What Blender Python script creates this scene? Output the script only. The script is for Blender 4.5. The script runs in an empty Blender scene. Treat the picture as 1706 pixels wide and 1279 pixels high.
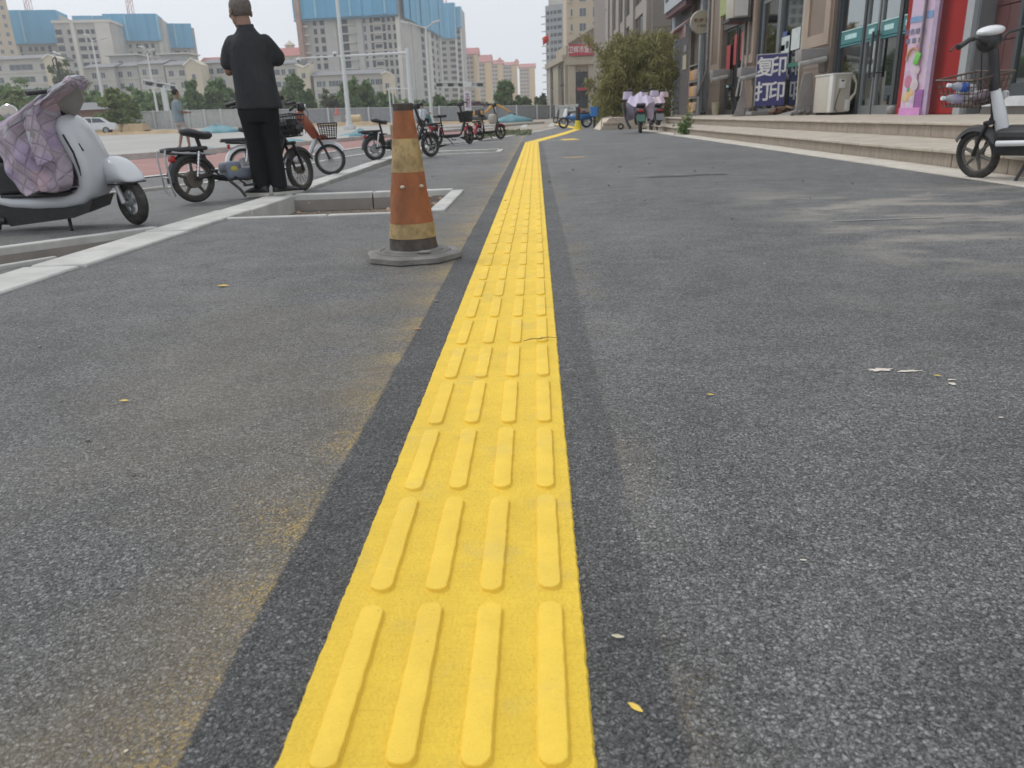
import bpy, bmesh, math, random
import numpy as np
from mathutils import Vector, Matrix, Euler

C = bpy.context.scene.collection
R = math.radians
PI = math.pi
# ------------------------------------------------------------------ camera, sky, sun, exposure
EYE = 0.6
F_PX = 1281.0
M3 = Matrix(((0.99892218, -0.02416107, -0.03963229),
             (0.02946584, -0.32964911, 0.94364359),
             (-0.03586418, -0.94379431, -0.32858188)))
cam_d = bpy.data.cameras.new('camera')
cam = bpy.data.objects.new('camera', cam_d)
C.objects.link(cam)
cam.matrix_world = Matrix(((M3[0][0], -M3[0][1], -M3[0][2], 0.0),
                           (M3[1][0], -M3[1][1], -M3[1][2], 0.0),
                           (M3[2][0], -M3[2][1], -M3[2][2], EYE),
                           (0, 0, 0, 1)))
cam_d.sensor_width = 36.0
cam_d.lens = 36.0 * F_PX / 1706.0
cam_d.clip_start = 0.02
cam_d.clip_end = 4000
cam_d.dof.use_dof = True
cam_d.dof.focus_distance = 2.0
cam_d.dof.aperture_fstop = 9.0
bpy.context.scene.camera = cam

SUN_EL, SUN_AZ = 55.0, -62.0      # azimuth measured from +Y towards +X
world = bpy.data.worlds.new('World')
bpy.context.scene.world = world
world.use_nodes = True
wn = world.node_tree
wn.nodes.clear()
w_out = wn.nodes.new('ShaderNodeOutputWorld')
w_bg = wn.nodes.new('ShaderNodeBackground')
w_sky = wn.nodes.new('ShaderNodeTexSky')
w_sky.sky_type = 'NISHITA'
w_sky.sun_disc = False
w_sky.sun_elevation = R(SUN_EL)
w_sky.sun_rotation = R(SUN_AZ)
w_sky.dust_density = 4.0
w_sky.air_density = 1.0
w_hs = wn.nodes.new('ShaderNodeHueSaturation')
w_hs.inputs['Saturation'].default_value = 0.25
w_mix = wn.nodes.new('ShaderNodeMix')
w_mix.data_type = 'RGBA'
w_mix.inputs[0].default_value = 0.80
w_mix.inputs[7].default_value = (7.6, 8.05, 8.7, 1)      # the even cloud sheet
wn.links.new(w_sky.outputs[0], w_hs.inputs['Color'])
wn.links.new(w_hs.outputs[0], w_mix.inputs[6])
w_no = wn.nodes.new('ShaderNodeTexNoise'); w_no.inputs['Scale'].default_value = 2.2; w_no.inputs['Detail'].default_value = 5
w_mr = wn.nodes.new('ShaderNodeMapRange'); w_mr.inputs[1].default_value = 0.3; w_mr.inputs[2].default_value = 0.7; w_mr.inputs[3].default_value = 0.95; w_mr.inputs[4].default_value = 1.04
w_vm = wn.nodes.new('ShaderNodeVectorMath'); w_vm.operation = 'SCALE'
wn.links.new(w_no.outputs[0], w_mr.inputs[0]); wn.links.new(w_mr.outputs[0], w_vm.inputs['Scale']); wn.links.new(w_mix.outputs[2], w_vm.inputs[0])
wn.links.new(w_vm.outputs[0], w_bg.inputs[0])
w_bg.inputs[1].default_value = 0.125
wn.links.new(w_bg.outputs[0], w_out.inputs[0])

sun_d = bpy.data.lights.new('sun', 'SUN')
sun_d.energy = 1.1
sun_d.angle = R(14)
sun_d.color = (1.0, 0.965, 0.91)
sun = bpy.data.objects.new('sun', sun_d)
C.objects.link(sun)
sdir = Vector((math.sin(R(SUN_AZ)) * math.cos(R(SUN_EL)), math.cos(R(SUN_AZ)) * math.cos(R(SUN_EL)), math.sin(R(SUN_EL))))
sun.rotation_euler = sdir.to_track_quat('Z', 'Y').to_euler()
sun.location = sdir * 60
vs = bpy.context.scene.view_settings
vs.view_transform = 'Standard'
vs.look = 'None'
vs.exposure = 0.0
vs.gamma = 1.0
vs.use_curve_mapping = False
cy = bpy.context.scene.cycles
cy.max_bounces = 8
cy.transparent_max_bounces = 12
cy.volume_bounces = 1

# ------------------------------------------------------------------ surveying helpers (a sight line of the photograph -> a point in the place)
def _ray(u, v):
    return M3 @ Vector(((u - 853.0) / F_PX, (v - 639.5) / F_PX, 1.0))
def P(u, v, Y):
    w = _ray(u, v); t = Y / w.y
    return Vector((w.x * t, Y, w.z * t + EYE))
def PX(u, v, X):
    w = _ray(u, v); t = X / w.x
    return Vector((X, w.y * t, w.z * t + EYE))
def PG(u, v, z=0.0):
    w = _ray(u, v); t = (z - EYE) / w.z
    return Vector((w.x * t, w.y * t, z))
def ground_z(x, y):
    t = min(max((y - 36) / 75.0, 0), 1); t = t * t * (3 - 2 * t)
    return t * min(max(0.02 + 0.0185 * (1.0 - x), 0), 0.8)

# ------------------------------------------------------------------ mesh helpers
class G:
    def __init__(s):
        s.v = []; s.f = []
    def add(s, vs, fs):
        k = len(s.v)
        s.v.extend([tuple(p) for p in vs]); s.f.extend([tuple(i + k for i in f) for f in fs])
        return s
    def box(s, c, d, rot=None):
        hx, hy, hz = d[0] / 2, d[1] / 2, d[2] / 2
        pts = [Vector((x, y, z)) for x in (-hx, hx) for y in (-hy, hy) for z in (-hz, hz)]
        if rot is not None:
            m = rot if isinstance(rot, Matrix) else Euler(rot).to_matrix()
            pts = [m @ p for p in pts]
        c = Vector(c)
        return s.add([p + c for p in pts], [(0, 1, 3, 2), (4, 6, 7, 5), (0, 4, 5, 1), (2, 3, 7, 6), (0, 2, 6, 4), (1, 5, 7, 3)])
    def rbox(s, c, d, r=0.01, seg=2, rot=None):
        bm = bmesh.new(); bmesh.ops.create_cube(bm, size=1.0)
        for v in bm.verts:
            v.co = Vector((v.co.x * d[0], v.co.y * d[1], v.co.z * d[2]))
        bmesh.ops.bevel(bm, geom=bm.edges[:], offset=min(r, min(d) * 0.49), segments=seg, affect='EDGES', profile=0.5)
        m = Matrix.Identity(3) if rot is None else (rot if isinstance(rot, Matrix) else Euler(rot).to_matrix())
        c = Vector(c)
        vs = [m @ v.co + c for v in bm.verts]; fs = [[v.index for v in f.verts] for f in bm.faces]
        bm.free()
        return s.add(vs, fs)
    def tube(s, pts, r, n=8, cap=True, sq=1.0):
        pts = [Vector(p) for p in pts]
        rs = r if isinstance(r, (list, tuple)) else [r] * len(pts)
        ring = []; up = None
        for i, p in enumerate(pts):
            if i == 0: t = pts[1] - p
            elif i == len(pts) - 1: t = p - pts[i - 1]
            else: t = (pts[i + 1] - p).normalized() + (p - pts[i - 1]).normalized()
            t = t.normalized()
            if up is None:
                up = Vector((0, 0, 1)) if abs(t.z) < 0.9 else Vector((0, 1, 0))
            a = t.cross(up)
            if a.length < 1e-5: a = t.orthogonal()
            a.normalize(); b = a.cross(t).normalized(); up = b
            ring.append([p + (a * math.cos(q) + b * math.sin(q) * sq) * rs[i] for q in (2 * PI * k / n for k in range(n))])
        vs = [q for rg in ring for q in rg]; fs = []
        for i in range(len(ring) - 1):
            for k in range(n):
                fs.append((i * n + k, i * n + (k + 1) % n, (i + 1) * n + (k + 1) % n, (i + 1) * n + k))
        if cap:
            fs.append(tuple(range(n))[::-1]); fs.append(tuple((len(ring) - 1) * n + k for k in range(n)))
        return s.add(vs, fs)
    def lathe(s, prof, n=24, o=(0, 0, 0), m=None):
        vs = []; fs = []
        o = Vector(o)
        for r_, z_ in prof:
            for k in range(n):
                p = Vector((r_ * math.cos(2 * PI * k / n), r_ * math.sin(2 * PI * k / n), z_))
                vs.append((m @ p if m else p) + o)
        for i in range(len(prof) - 1):
            for k in range(n):
                fs.append((i * n + k, i * n + (k + 1) % n, (i + 1) * n + (k + 1) % n, (i + 1) * n + k))
        if prof[0][0] > 1e-6: fs.append(tuple(range(n))[::-1])
        if prof[-1][0] > 1e-6: fs.append(tuple((len(prof) - 1) * n + k for k in range(n)))
        return s.add(vs, fs)
    def loft(s, rings, cap=True, closed=True):
        n = len(rings[0]); vs = [q for rg in rings for q in rg]; fs = []
        for i in range(len(rings) - 1):
            for k in range(n if closed else n - 1):
                fs.append((i * n + k, i * n + (k + 1) % n, (i + 1) * n + (k + 1) % n, (i + 1) * n + k))
        if cap:
            fs.append(tuple(range(n))[::-1]); fs.append(tuple((len(rings) - 1) * n + k for k in range(n)))
        return s.add(vs, fs)
    def ell(s, c, r, n=14, m=None):
        prof = []
        for i in range(n // 2 + 1):
            a = -PI / 2 + PI * i / (n // 2)
            prof.append((max(math.cos(a), 1e-4), math.sin(a)))
        k = len(s.v); s.lathe(prof, n)
        mm = m or Matrix.Identity(3); c = Vector(c)
        for i in range(k, len(s.v)):
            p = s.v[i]; s.v[i] = tuple(mm @ Vector((p[0] * r[0], p[1] * r[1], p[2] * r[2])) + c)
        return s
    def prism(s, poly, d, axis=1):
        """poly: 2-D outline; extruded from d[0] to d[1] along axis (0 x, 1 y, 2 z)"""
        def mk(p, t):
            return (t, p[0], p[1]) if axis == 0 else ((p[0], t, p[1]) if axis == 1 else (p[0], p[1], t))
        n = len(poly)
        vs = [mk(p, d[0]) for p in poly] + [mk(p, d[1]) for p in poly]
        fs = [tuple(range(n)), tuple(range(2 * n - 1, n - 1, -1))] + [(k, n + k, n + (k + 1) % n, (k + 1) % n) for k in range(n)]
        return s.add(vs, fs)
    def xf(s, m):
        s.v = [tuple(m @ Vector(p)) for p in s.v]; return s
    def wheel_ring(s, c, Rr, r, n=28, m=8, sx=1.0):
        """torus in the XZ plane"""
        rings = []
        for i in range(n):
            a = 2 * PI * i / n
            rings.append([(c[0] + (Rr + r * math.cos(b)) * math.cos(a), c[1] + r * sx * math.sin(b), c[2] + (Rr + r * math.cos(b)) * math.sin(a)) for b in (2 * PI * j / m for j in range(m))])
        rings.append(rings[0])
        return s.loft(rings, cap=False)

def make_mesh(name, g, mat=None, smooth=40):
    me = bpy.data.meshes.new(name)
    me.from_pydata([tuple(v) for v in g.v], [], [tuple(f) for f in g.f])
    me.validate()
    bm = bmesh.new(); bm.from_mesh(me)
    if len(bm.verts) < 60000:
        bmesh.ops.recalc_face_normals(bm, faces=bm.faces[:])
    bm.to_mesh(me); bm.free()
    if smooth:
        me.polygons.foreach_set('use_smooth', [True] * len(me.polygons))
        try: me.set_sharp_from_angle(angle=R(smooth))
        except Exception: pass
    if mat: me.materials.append(mat)
    return me
def link(name, me, parent=None, kind=None, label=None):
    o = bpy.data.objects.new(name, me); C.objects.link(o)
    if parent: o.parent = parent
    if kind: o['kind'] = kind
    if label: o['label'] = label
    return o
def part(name, g, mat, parent, smooth=40, kind=None, label=None):
    return link(name, make_mesh(name, g, mat, smooth), parent, kind, label)
def thing(name, label, cat, loc=(0, 0, 0), rot=(0, 0, 0), group=None):
    o = bpy.data.objects.new(name, None); C.objects.link(o)
    o.empty_display_size = 0.1
    o.location = loc; o.rotation_euler = rot; o['label'] = label; o['category'] = cat
    if group: o['group'] = group
    return o
def single(name, g, mat, label, cat, loc=(0, 0, 0), rot=(0, 0, 0), group=None, smooth=40):
    o = part(name, g, mat, None, smooth)
    o.location = loc; o.rotation_euler = rot; o['label'] = label; o['category'] = cat
    if group: o['group'] = group
    return o
def struct(name, g, mat, smooth=None):
    return part(name, g, mat, None, smooth, 'structure')
def copy_tree(root, loc, rotz=0.0, scale=1.0, label=None, group=None):
    r = root.copy(); C.objects.link(r); r.location = loc; r.rotation_euler = (0, 0, rotz)
    r.scale = (scale,) * 3 if not isinstance(scale, (tuple, list)) else scale
    if label: r['label'] = label
    if group: r['group'] = group
    for ch in list(root.children):
        c = ch.copy(); C.objects.link(c); c.parent = r
        for g_ in ch.children:
            d = g_.copy(); C.objects.link(d); d.parent = c
    return r

# ------------------------------------------------------------------ materials
MATS = {}
def nd(nt, t, **kw):
    n = nt.nodes.new(t)
    for k, v in kw.items():
        if hasattr(n, k): setattr(n, k, v)
    return n
def mat(name, col, rough=0.6, metal=0.0, var=0.12, scale=6.0, bump=0.0, bscale=40.0, dirt=0.0, dirtcol=(0.25, 0.21, 0.16), spec=0.5,
        island=0.0, world_pos=False, detail=4.0, trans=0.0, bdist=0.01, stretch=None, emit=0.0, sss=0.0):
    if name in MATS: return MATS[name]
    m = bpy.data.materials.new(name); m.use_nodes = True
    nt = m.node_tree; b = nt.nodes['Principled BSDF']
    b.inputs['Roughness'].default_value = rough
    b.inputs['Metallic'].default_value = metal
    b.inputs['Specular IOR Level'].default_value = spec
    if trans: b.inputs['Transmission Weight'].default_value = trans
    if emit:
        b.inputs['Emission Color'].default_value = (*col, 1); b.inputs['Emission Strength'].default_value = emit
    if world_pos:
        co = nd(nt, 'ShaderNodeNewGeometry').outputs['Position']
    else:
        co = nd(nt, 'ShaderNodeTexCoord').outputs['Object']
    if stretch:
        mp = nd(nt, 'ShaderNodeMapping'); mp.inputs['Scale'].default_value = stretch
        nt.links.new(co, mp.inputs[0]); co = mp.outputs[0]
    no = nd(nt, 'ShaderNodeTexNoise'); no.inputs['Scale'].default_value = scale; no.inputs['Detail'].default_value = detail
    nt.links.new(co, no.inputs['Vector'])
    rp = nd(nt, 'ShaderNodeMapRange'); rp.inputs[1].default_value = 0.3; rp.inputs[2].default_value = 0.7
    rp.inputs[3].default_value = 1 - var; rp.inputs[4].default_value = 1 + var
    nt.links.new(no.outputs[0], rp.inputs[0])
    fac = rp.outputs[0]
    if island:
        gi = nd(nt, 'ShaderNodeNewGeometry')
        r2 = nd(nt, 'ShaderNodeMapRange'); r2.inputs[3].default_value = 1 - island; r2.inputs[4].default_value = 1 + island
        nt.links.new(gi.outputs['Random Per Island'], r2.inputs[0])
        mu = nd(nt, 'ShaderNodeMath', operation='MULTIPLY'); nt.links.new(fac, mu.inputs[0]); nt.links.new(r2.outputs[0], mu.inputs[1]); fac = mu.outputs[0]
    vm = nd(nt, 'ShaderNodeVectorMath', operation='SCALE'); vm.inputs[0].default_value = col
    nt.links.new(fac, vm.inputs['Scale'])
    colout = vm.outputs[0]
    if dirt:
        n2 = nd(nt, 'ShaderNodeTexNoise'); n2.inputs['Scale'].default_value = scale * 2.3; n2.inputs['Detail'].default_value = 8; n2.inputs['Roughness'].default_value = 0.7
        nt.links.new(co, n2.inputs['Vector'])
        r3 = nd(nt, 'ShaderNodeMapRange'); r3.inputs[1].default_value = 0.45; r3.inputs[2].default_value = 0.75; r3.inputs[3].default_value = 0; r3.inputs[4].default_value = dirt
        nt.links.new(n2.outputs[0], r3.inputs[0])
        mx = nd(nt, 'ShaderNodeMix', data_type='RGBA'); nt.links.new(r3.outputs[0], mx.inputs[0]); nt.links.new(colout, mx.inputs[6]); mx.inputs[7].default_value = (*dirtcol, 1)
        colout = mx.outputs[2]
        r4 = nd(nt, 'ShaderNodeMapRange'); r4.inputs[3].default_value = rough; r4.inputs[4].default_value = 0.9
        nt.links.new(r3.outputs[0], r4.inputs[0]); nt.links.new(r4.outputs[0], b.inputs['Roughness'])
    nt.links.new(colout, b.inputs['Base Color'])
    if bump:
        n3 = nd(nt, 'ShaderNodeTexNoise'); n3.inputs['Scale'].default_value = bscale; n3.inputs['Detail'].default_value = 5
        nt.links.new(co, n3.inputs['Vector'])
        bp = nd(nt, 'ShaderNodeBump'); bp.inputs['Strength'].default_value = bump; bp.inputs['Distance'].default_value = bdist
        nt.links.new(n3.outputs[0], bp.inputs['Height']); nt.links.new(bp.outputs[0], b.inputs['Normal'])
    MATS[name] = m
    return m
def leaf_mat(name, col, col2, island=0.3):
    if name in MATS: return MATS[name]
    m = bpy.data.materials.new(name); m.use_nodes = True
    nt = m.node_tree; b = nt.nodes['Principled BSDF']; b.inputs['Roughness'].default_value = 0.6
    gi = nd(nt, 'ShaderNodeNewGeometry')
    no = nd(nt, 'ShaderNodeTexNoise'); no.inputs['Scale'].default_value = 0.9; nt.links.new(gi.outputs['Position'], no.inputs['Vector'])
    ad = nd(nt, 'ShaderNodeMath', operation='ADD'); nt.links.new(gi.outputs['Random Per Island'], ad.inputs[0]); nt.links.new(no.outputs[0], ad.inputs[1])
    mr = nd(nt, 'ShaderNodeMapRange'); mr.inputs[1].default_value = 0.3; mr.inputs[2].default_value = 1.2; nt.links.new(ad.outputs[0], mr.inputs[0])
    mx = nd(nt, 'ShaderNodeMix', data_type='RGBA'); mx.inputs[6].default_value = (*col, 1); mx.inputs[7].default_value = (*col2, 1)
    nt.links.new(mr.outputs[0], mx.inputs[0]); nt.links.new(mx.outputs[2], b.inputs['Base Color'])
    tr = nd(nt, 'ShaderNodeBsdfTranslucent'); nt.links.new(mx.outputs[2], tr.inputs[0])
    ms = nd(nt, 'ShaderNodeMixShader'); ms.inputs[0].default_value = 0.3
    nt.links.new(b.outputs[0], ms.inputs[1]); nt.links.new(tr.outputs[0], ms.inputs[2]); nt.links.new(ms.outputs[0], nt.nodes['Material Output'].inputs[0])
    MATS[name] = m
    return m

# ---- asphalt of the walkway: stones, dust, yellow over-spray, clean strips that had been masked
def mth(nt, op, a, b=None, c=None, clamp=False):
    n = nt.nodes.new('ShaderNodeMath'); n.operation = op; n.use_clamp = clamp
    for i, x in enumerate((a, b, c)):
        if x is None: continue
        if isinstance(x, (int, float)): n.inputs[i].default_value = x
        else: nt.links.new(x, n.inputs[i])
    return n.outputs[0]
def noise(nt, co, scale, detail=3, rough=0.5, w=None):
    n = nt.nodes.new('ShaderNodeTexNoise'); n.inputs['Scale'].default_value = scale; n.inputs['Detail'].default_value = detail; n.inputs['Roughness'].default_value = rough
    nt.links.new(co, n.inputs['Vector']); return n.outputs[0]
def mrange(nt, x, a, b, c=0.0, d=1.0, smooth=False):
    n = nt.nodes.new('ShaderNodeMapRange'); n.inputs[1].default_value = a; n.inputs[2].default_value = b; n.inputs[3].default_value = c; n.inputs[4].default_value = d
    if smooth: n.interpolation_type = 'SMOOTHSTEP'
    nt.links.new(x, n.inputs[0]); return n.outputs[0]
def mixc(nt, f, a, b):
    n = nt.nodes.new('ShaderNodeMix'); n.data_type = 'RGBA'
    if isinstance(f, (int, float)): n.inputs[0].default_value = f
    else: nt.links.new(f, n.inputs[0])
    for i, x in ((6, a), (7, b)):
        if isinstance(x, tuple): n.inputs[i].default_value = (*x[:3], 1)
        else: nt.links.new(x, n.inputs[i])
    return n.outputs[2]
def asphalt(name, walkway):
    m = bpy.data.materials.new(name); m.use_nodes = True
    nt = m.node_tree; b = nt.nodes['Principled BSDF']
    co = nd(nt, 'ShaderNodeNewGeometry').outputs['Position']
    sp = nd(nt, 'ShaderNodeSeparateXYZ'); nt.links.new(co, sp.inputs[0]); X, Y = sp.outputs[0], sp.outputs[1]
    wob = nd(nt, 'ShaderNodeTexNoise'); wob.inputs['Scale'].default_value = 110; wob.inputs['Detail'].default_value = 3
    nt.links.new(co, wob.inputs['Vector'])
    wo = nd(nt, 'ShaderNodeMix', data_type='RGBA', blend_type='LINEAR_LIGHT'); wo.inputs[0].default_value = 0.0055
    nt.links.new(co, wo.inputs[6]); nt.links.new(wob.outputs['Color'], wo.inputs[7])
    cw = wo.outputs[2]
    def vor(scale, feat='F1'):
        v = nd(nt, 'ShaderNodeTexVoronoi'); v.feature = feat; v.inputs['Scale'].default_value = scale; nt.links.new(cw, v.inputs['Vector']); return v
    v1 = vor(150); v2 = vor(330); ve = vor(150, 'DISTANCE_TO_EDGE')
    big = noise(nt, co, 0.7, 5, 0.6); mid = noise(nt, co, 5, 5, 0.65); fine = noise(nt, co, 700, 3)
    stone = nd(nt, 'ShaderNodeSeparateColor'); nt.links.new(v1.outputs['Color'], stone.inputs[0])
    stone2 = nd(nt, 'ShaderNodeSeparateColor'); nt.links.new(v2.outputs['Color'], stone2.inputs[0])
    val = mth(nt, 'ADD', mrange(nt, stone.outputs[0], 0, 1, 0.60, 1.34), mrange(nt, stone2.outputs[1], 0, 1, -0.22, 0.22))
    val = mth(nt, 'MULTIPLY', val, mrange(nt, ve.outputs[0], 0.0, 0.13, 0.42, 1.05))
    pits = noise(nt, co, 190, 5, 0.62)
    val = mth(nt, 'MULTIPLY', val, mrange(nt, pits, 0.36, 0.50, 0.32, 1.05, True))  # shade inside the pits multiplied into the colour
    val = mth(nt, 'MULTIPLY', val, mrange(nt, mid, 0.3, 0.7, 0.80, 1.18))
    val = mth(nt, 'MULTIPLY', val, mrange(nt, big, 0.3, 0.7, 0.80, 1.18))
    sc = nd(nt, 'ShaderNodeVectorMath', operation='SCALE'); nt.links.new(val, sc.inputs['Scale']); sc.inputs[0].default_value = (0.232, 0.230, 0.226)
    col = sc.outputs[0]
    # rare pale chips
    chip = mth(nt, 'GREATER_THAN', stone2.outputs[2], 0.992)
    col = mixc(nt, mth(nt, 'MULTIPLY', chip, 0.6), col, (0.42, 0.42, 0.40))
    # tan dust
    dn = noise(nt, co, 1.3, 8, 0.62); dn2 = noise(nt, co, 28, 4, 0.6)
    dust = mth(nt, 'MULTIPLY', mrange(nt, dn, 0.52, 0.72, 0, 1), mrange(nt, dn2, 0.35, 0.65, 0.35, 1))
    if walkway:
        # the dusty stretch beyond the middle of the walk
        dy = mth(nt, 'MULTIPLY', mrange(nt, Y, 2.6, 3.2, 0, 1, True), mrange(nt, Y, 5.0, 6.5, 1, 0, True))
        dx = mrange(nt, X, 1.0, 1.8, 0, 1, True)
        st = nd(nt, 'ShaderNodeMapping'); st.inputs['Scale'].default_value = (0.9, 1.5, 1); nt.links.new(co, st.inputs[0])
        pat = noise(nt, st.outputs[0], 1.7, 7, 0.62)
        patch = mth(nt, 'MULTIPLY', mth(nt, 'MULTIPLY', dy, dx), mrange(nt, pat, 0.45, 0.63, 0, 1, True))
        dust = mth(nt, 'ADD', mth(nt, 'MULTIPLY', dust, 0.22), mth(nt, 'MULTIPLY', patch, 0.62), clamp=True)
        col = mixc(nt, dust, col, (0.50, 0.455, 0.385))
        # yellow over-spray on both outer sides of the masked strips
        wv = mth(nt, 'MULTIPLY', mth(nt, 'SUBTRACT', noise(nt, co, 3, 3), 0.5), 0.02)
        xe = mth(nt, 'ADD', X, wv)
        lw = mrange(nt, noise(nt, co, 0.9, 2), 0.35, 0.65, 0.14, 0.46)
        left = mth(nt, 'MULTIPLY', mrange(nt, mth(nt, 'DIVIDE', mth(nt, 'SUBTRACT', -0.37, xe), lw), 0.0, 1.0, 1, 0), mth(nt, 'LESS_THAN', xe, -0.372))
        right = mth(nt, 'MULTIPLY', mrange(nt, mth(nt, 'DIVIDE', mth(nt, 'SUBTRACT', xe, 0.13), 0.16), 0.0, 1.0, 0.62, 0), mth(nt, 'GREATER_THAN', xe, 0.132))
        right = mth(nt, 'MULTIPLY', right, mrange(nt, noise(nt, co, 2.2, 3), 0.45, 0.62, 0.15, 1))
        sw = nd(nt, 'ShaderNodeMapping'); sw.inputs['Scale'].default_value = (1.1, 2.6, 1); sw.inputs['Rotation'].default_value = (0, 0, R(-22)); nt.links.new(co, sw.inputs[0])
        sweep = mrange(nt, noise(nt, sw.outputs[0], 1.9, 5, 0.55), 0.36, 0.66, 0.22, 1)
        spray = mth(nt, 'MULTIPLY', mth(nt, 'ADD', mth(nt, 'MULTIPLY', left, left), mth(nt, 'MULTIPLY', right, 0.75), clamp=True), sweep)
        grit = mth(nt, 'GREATER_THAN', mth(nt, 'ADD', stone2.outputs[0], mth(nt, 'MULTIPLY', spray, 0.55)), 1.02)
        gritm = mth(nt, 'MULTIPLY', grit, mth(nt, 'MULTIPLY', spray, 1.5), clamp=True)
        col = mixc(nt, mth(nt, 'MULTIPLY', spray, 0.42), col, (0.40, 0.295, 0.14))
        col = mixc(nt, mth(nt, 'MULTIPLY', gritm, 0.8), col, (0.62, 0.43, 0.13))
        # clean strips
        cl = mth(nt, 'MULTIPLY', mrange(nt, xe, -0.381, -0.371, 0, 1, True), mrange(nt, xe, 0.124, 0.144, 1, 0, True))
        cl = mth(nt, 'MULTIPLY', cl, mrange(nt, xe, -0.1, 0.0, 1.0, 0.72))
        wide = mth(nt, 'MULTIPLY', mrange(nt, xe, -1.6, -0.42, 0, 1, True), mth(nt, 'LESS_THAN', xe, -0.376))
        wide = mth(nt, 'MULTIPLY', wide, mrange(nt, noise(nt, co, 1.5, 6, 0.6), 0.36, 0.62, 0.0, 1, True))
        wide = mth(nt, 'MULTIPLY', wide, mrange(nt, Y, 0.8, 3.5, 1.0, 0.45))
        col = mixc(nt, mth(nt, 'MULTIPLY', wide, 0.40), col, (0.32, 0.255, 0.155))
        cl = mth(nt, 'MULTIPLY', cl, mth(nt, 'LESS_THAN', Y, 19.3))
        dk = nd(nt, 'ShaderNodeVectorMath', operation='SCALE'); nt.links.new(val, dk.inputs['Scale']); dk.inputs[0].default_value = (0.140, 0.138, 0.134)
        col = mixc(nt, mth(nt, 'MULTIPLY', cl, 0.9), col, dk.outputs[0])
    else:
        col = mixc(nt, mth(nt, 'ADD', mth(nt, 'MULTIPLY', dust, 0.4), 0.14), col, (0.30, 0.28, 0.25))
    nt.links.new(col, b.inputs['Base Color'])
    b.inputs['Roughness'].default_value = 0.66
    b.inputs['Specular IOR Level'].default_value = 0.5
    h = mth(nt, 'ADD', mth(nt, 'MULTIPLY', mrange(nt, ve.outputs[0], 0, 0.22, 0, 1, True), 1.4), mth(nt, 'MULTIPLY', stone.outputs[1], 0.7))
    h = mth(nt, 'ADD', h, mth(nt, 'MULTIPLY', fine, 0.35))
    h = mth(nt, 'ADD', h, mth(nt, 'MULTIPLY', mrange(nt, pits, 0.34, 0.58, 0, 1, True), 1.2))
    h = mth(nt, 'ADD', h, mth(nt, 'MULTIPLY', mid, 1.2))
    bp = nd(nt, 'ShaderNodeBump'); bp.inputs['Strength'].default_value = 0.85; bp.inputs['Distance'].default_value = 0.0021
    nt.links.new(h, bp.inputs['Height']); nt.links.new(bp.outputs[0], b.inputs['Normal'])
    return m
def yellow_paint(name, col, bar=False):
    m = bpy.data.materials.new(name); m.use_nodes = True
    nt = m.node_tree; b = nt.nodes['Principled BSDF']
    co = nd(nt, 'ShaderNodeNewGeometry').outputs['Position']
    mp = nd(nt, 'ShaderNodeMapping'); mp.inputs['Scale'].default_value = (14, 160, 1); nt.links.new(co, mp.inputs[0])
    strk = noise(nt, mp.outputs[0], 1.0, 4, 0.7)
    pit = noise(nt, co, 420, 4, 0.7); mid = noise(nt, co, 16, 5, 0.6); bigv = noise(nt, co, 2.1, 4, 0.6)
    vor = nd(nt, 'ShaderNodeTexVoronoi'); vor.inputs['Scale'].default_value = 170; nt.links.new(co, vor.inputs['Vector'])
    val = mth(nt, 'MULTIPLY', mrange(nt, mid, 0.3, 0.7, 0.93, 1.06), mrange(nt, bigv, 0.3, 0.7, 0.95, 1.05))
    val = mth(nt, 'MULTIPLY', val, mrange(nt, pit, 0.3, 0.5, 0.9, 1.0))
    s = nd(nt, 'ShaderNodeVectorMath', operation='SCALE'); s.inputs[0].default_value = col; nt.links.new(val, s.inputs['Scale'])
    cc = s.outputs[0]
    cc = mixc(nt, mth(nt, 'MULTIPLY', mrange(nt, noise(nt, co, 7, 8, 0.7), 0.54, 0.76, 0, 1), 0.42), cc, (0.50, 0.42, 0.20))
    cc = mixc(nt, mth(nt, 'MULTIPLY', mrange(nt, strk, 0.52, 0.72, 0, 1), 0.10 if bar else 0.26), cc, (0.60, 0.40, 0.05))
    dots = mth(nt, 'MULTIPLY', mth(nt, 'GREATER_THAN', noise(nt, co, 210, 2, 0.5), 0.745), 0.7)
    cc = mixc(nt, dots, cc, (0.28, 0.20, 0.05))
    nt.links.new(cc, b.inputs['Base Color'])
    b.inputs['Roughness'].default_value = 0.62
    b.inputs['Specular IOR Level'].default_value = 0.35
    h = mth(nt, 'ADD', mth(nt, 'MULTIPLY', pit, 1.3), mth(nt, 'MULTIPLY', strk, 0.4 if bar else 2.2))
    h = mth(nt, 'ADD', h, mth(nt, 'MULTIPLY', vor.outputs[0], 0.3 if bar else 0.9))
    bp = nd(nt, 'ShaderNodeBump'); bp.inputs['Strength'].default_value = 0.5 if bar else 1.0; bp.inputs['Distance'].default_value = 0.0016
    nt.links.new(h, bp.inputs['Height']); nt.links.new(bp.outputs[0], b.inputs['Normal'])
    return m
def striped_stone(name, col, jy=1.2, jz=None, axis=1, dark=0.6):
    """stone with fine vertical weather runs"""
    m = mat(name, col, 0.75, var=0.12, scale=1.6, bump=0.25, bscale=60, dirt=0.35, dirtcol=tuple(c * 0.6 for c in col), world_pos=True, stretch=(3, 3, 0.6))
    return m
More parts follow.
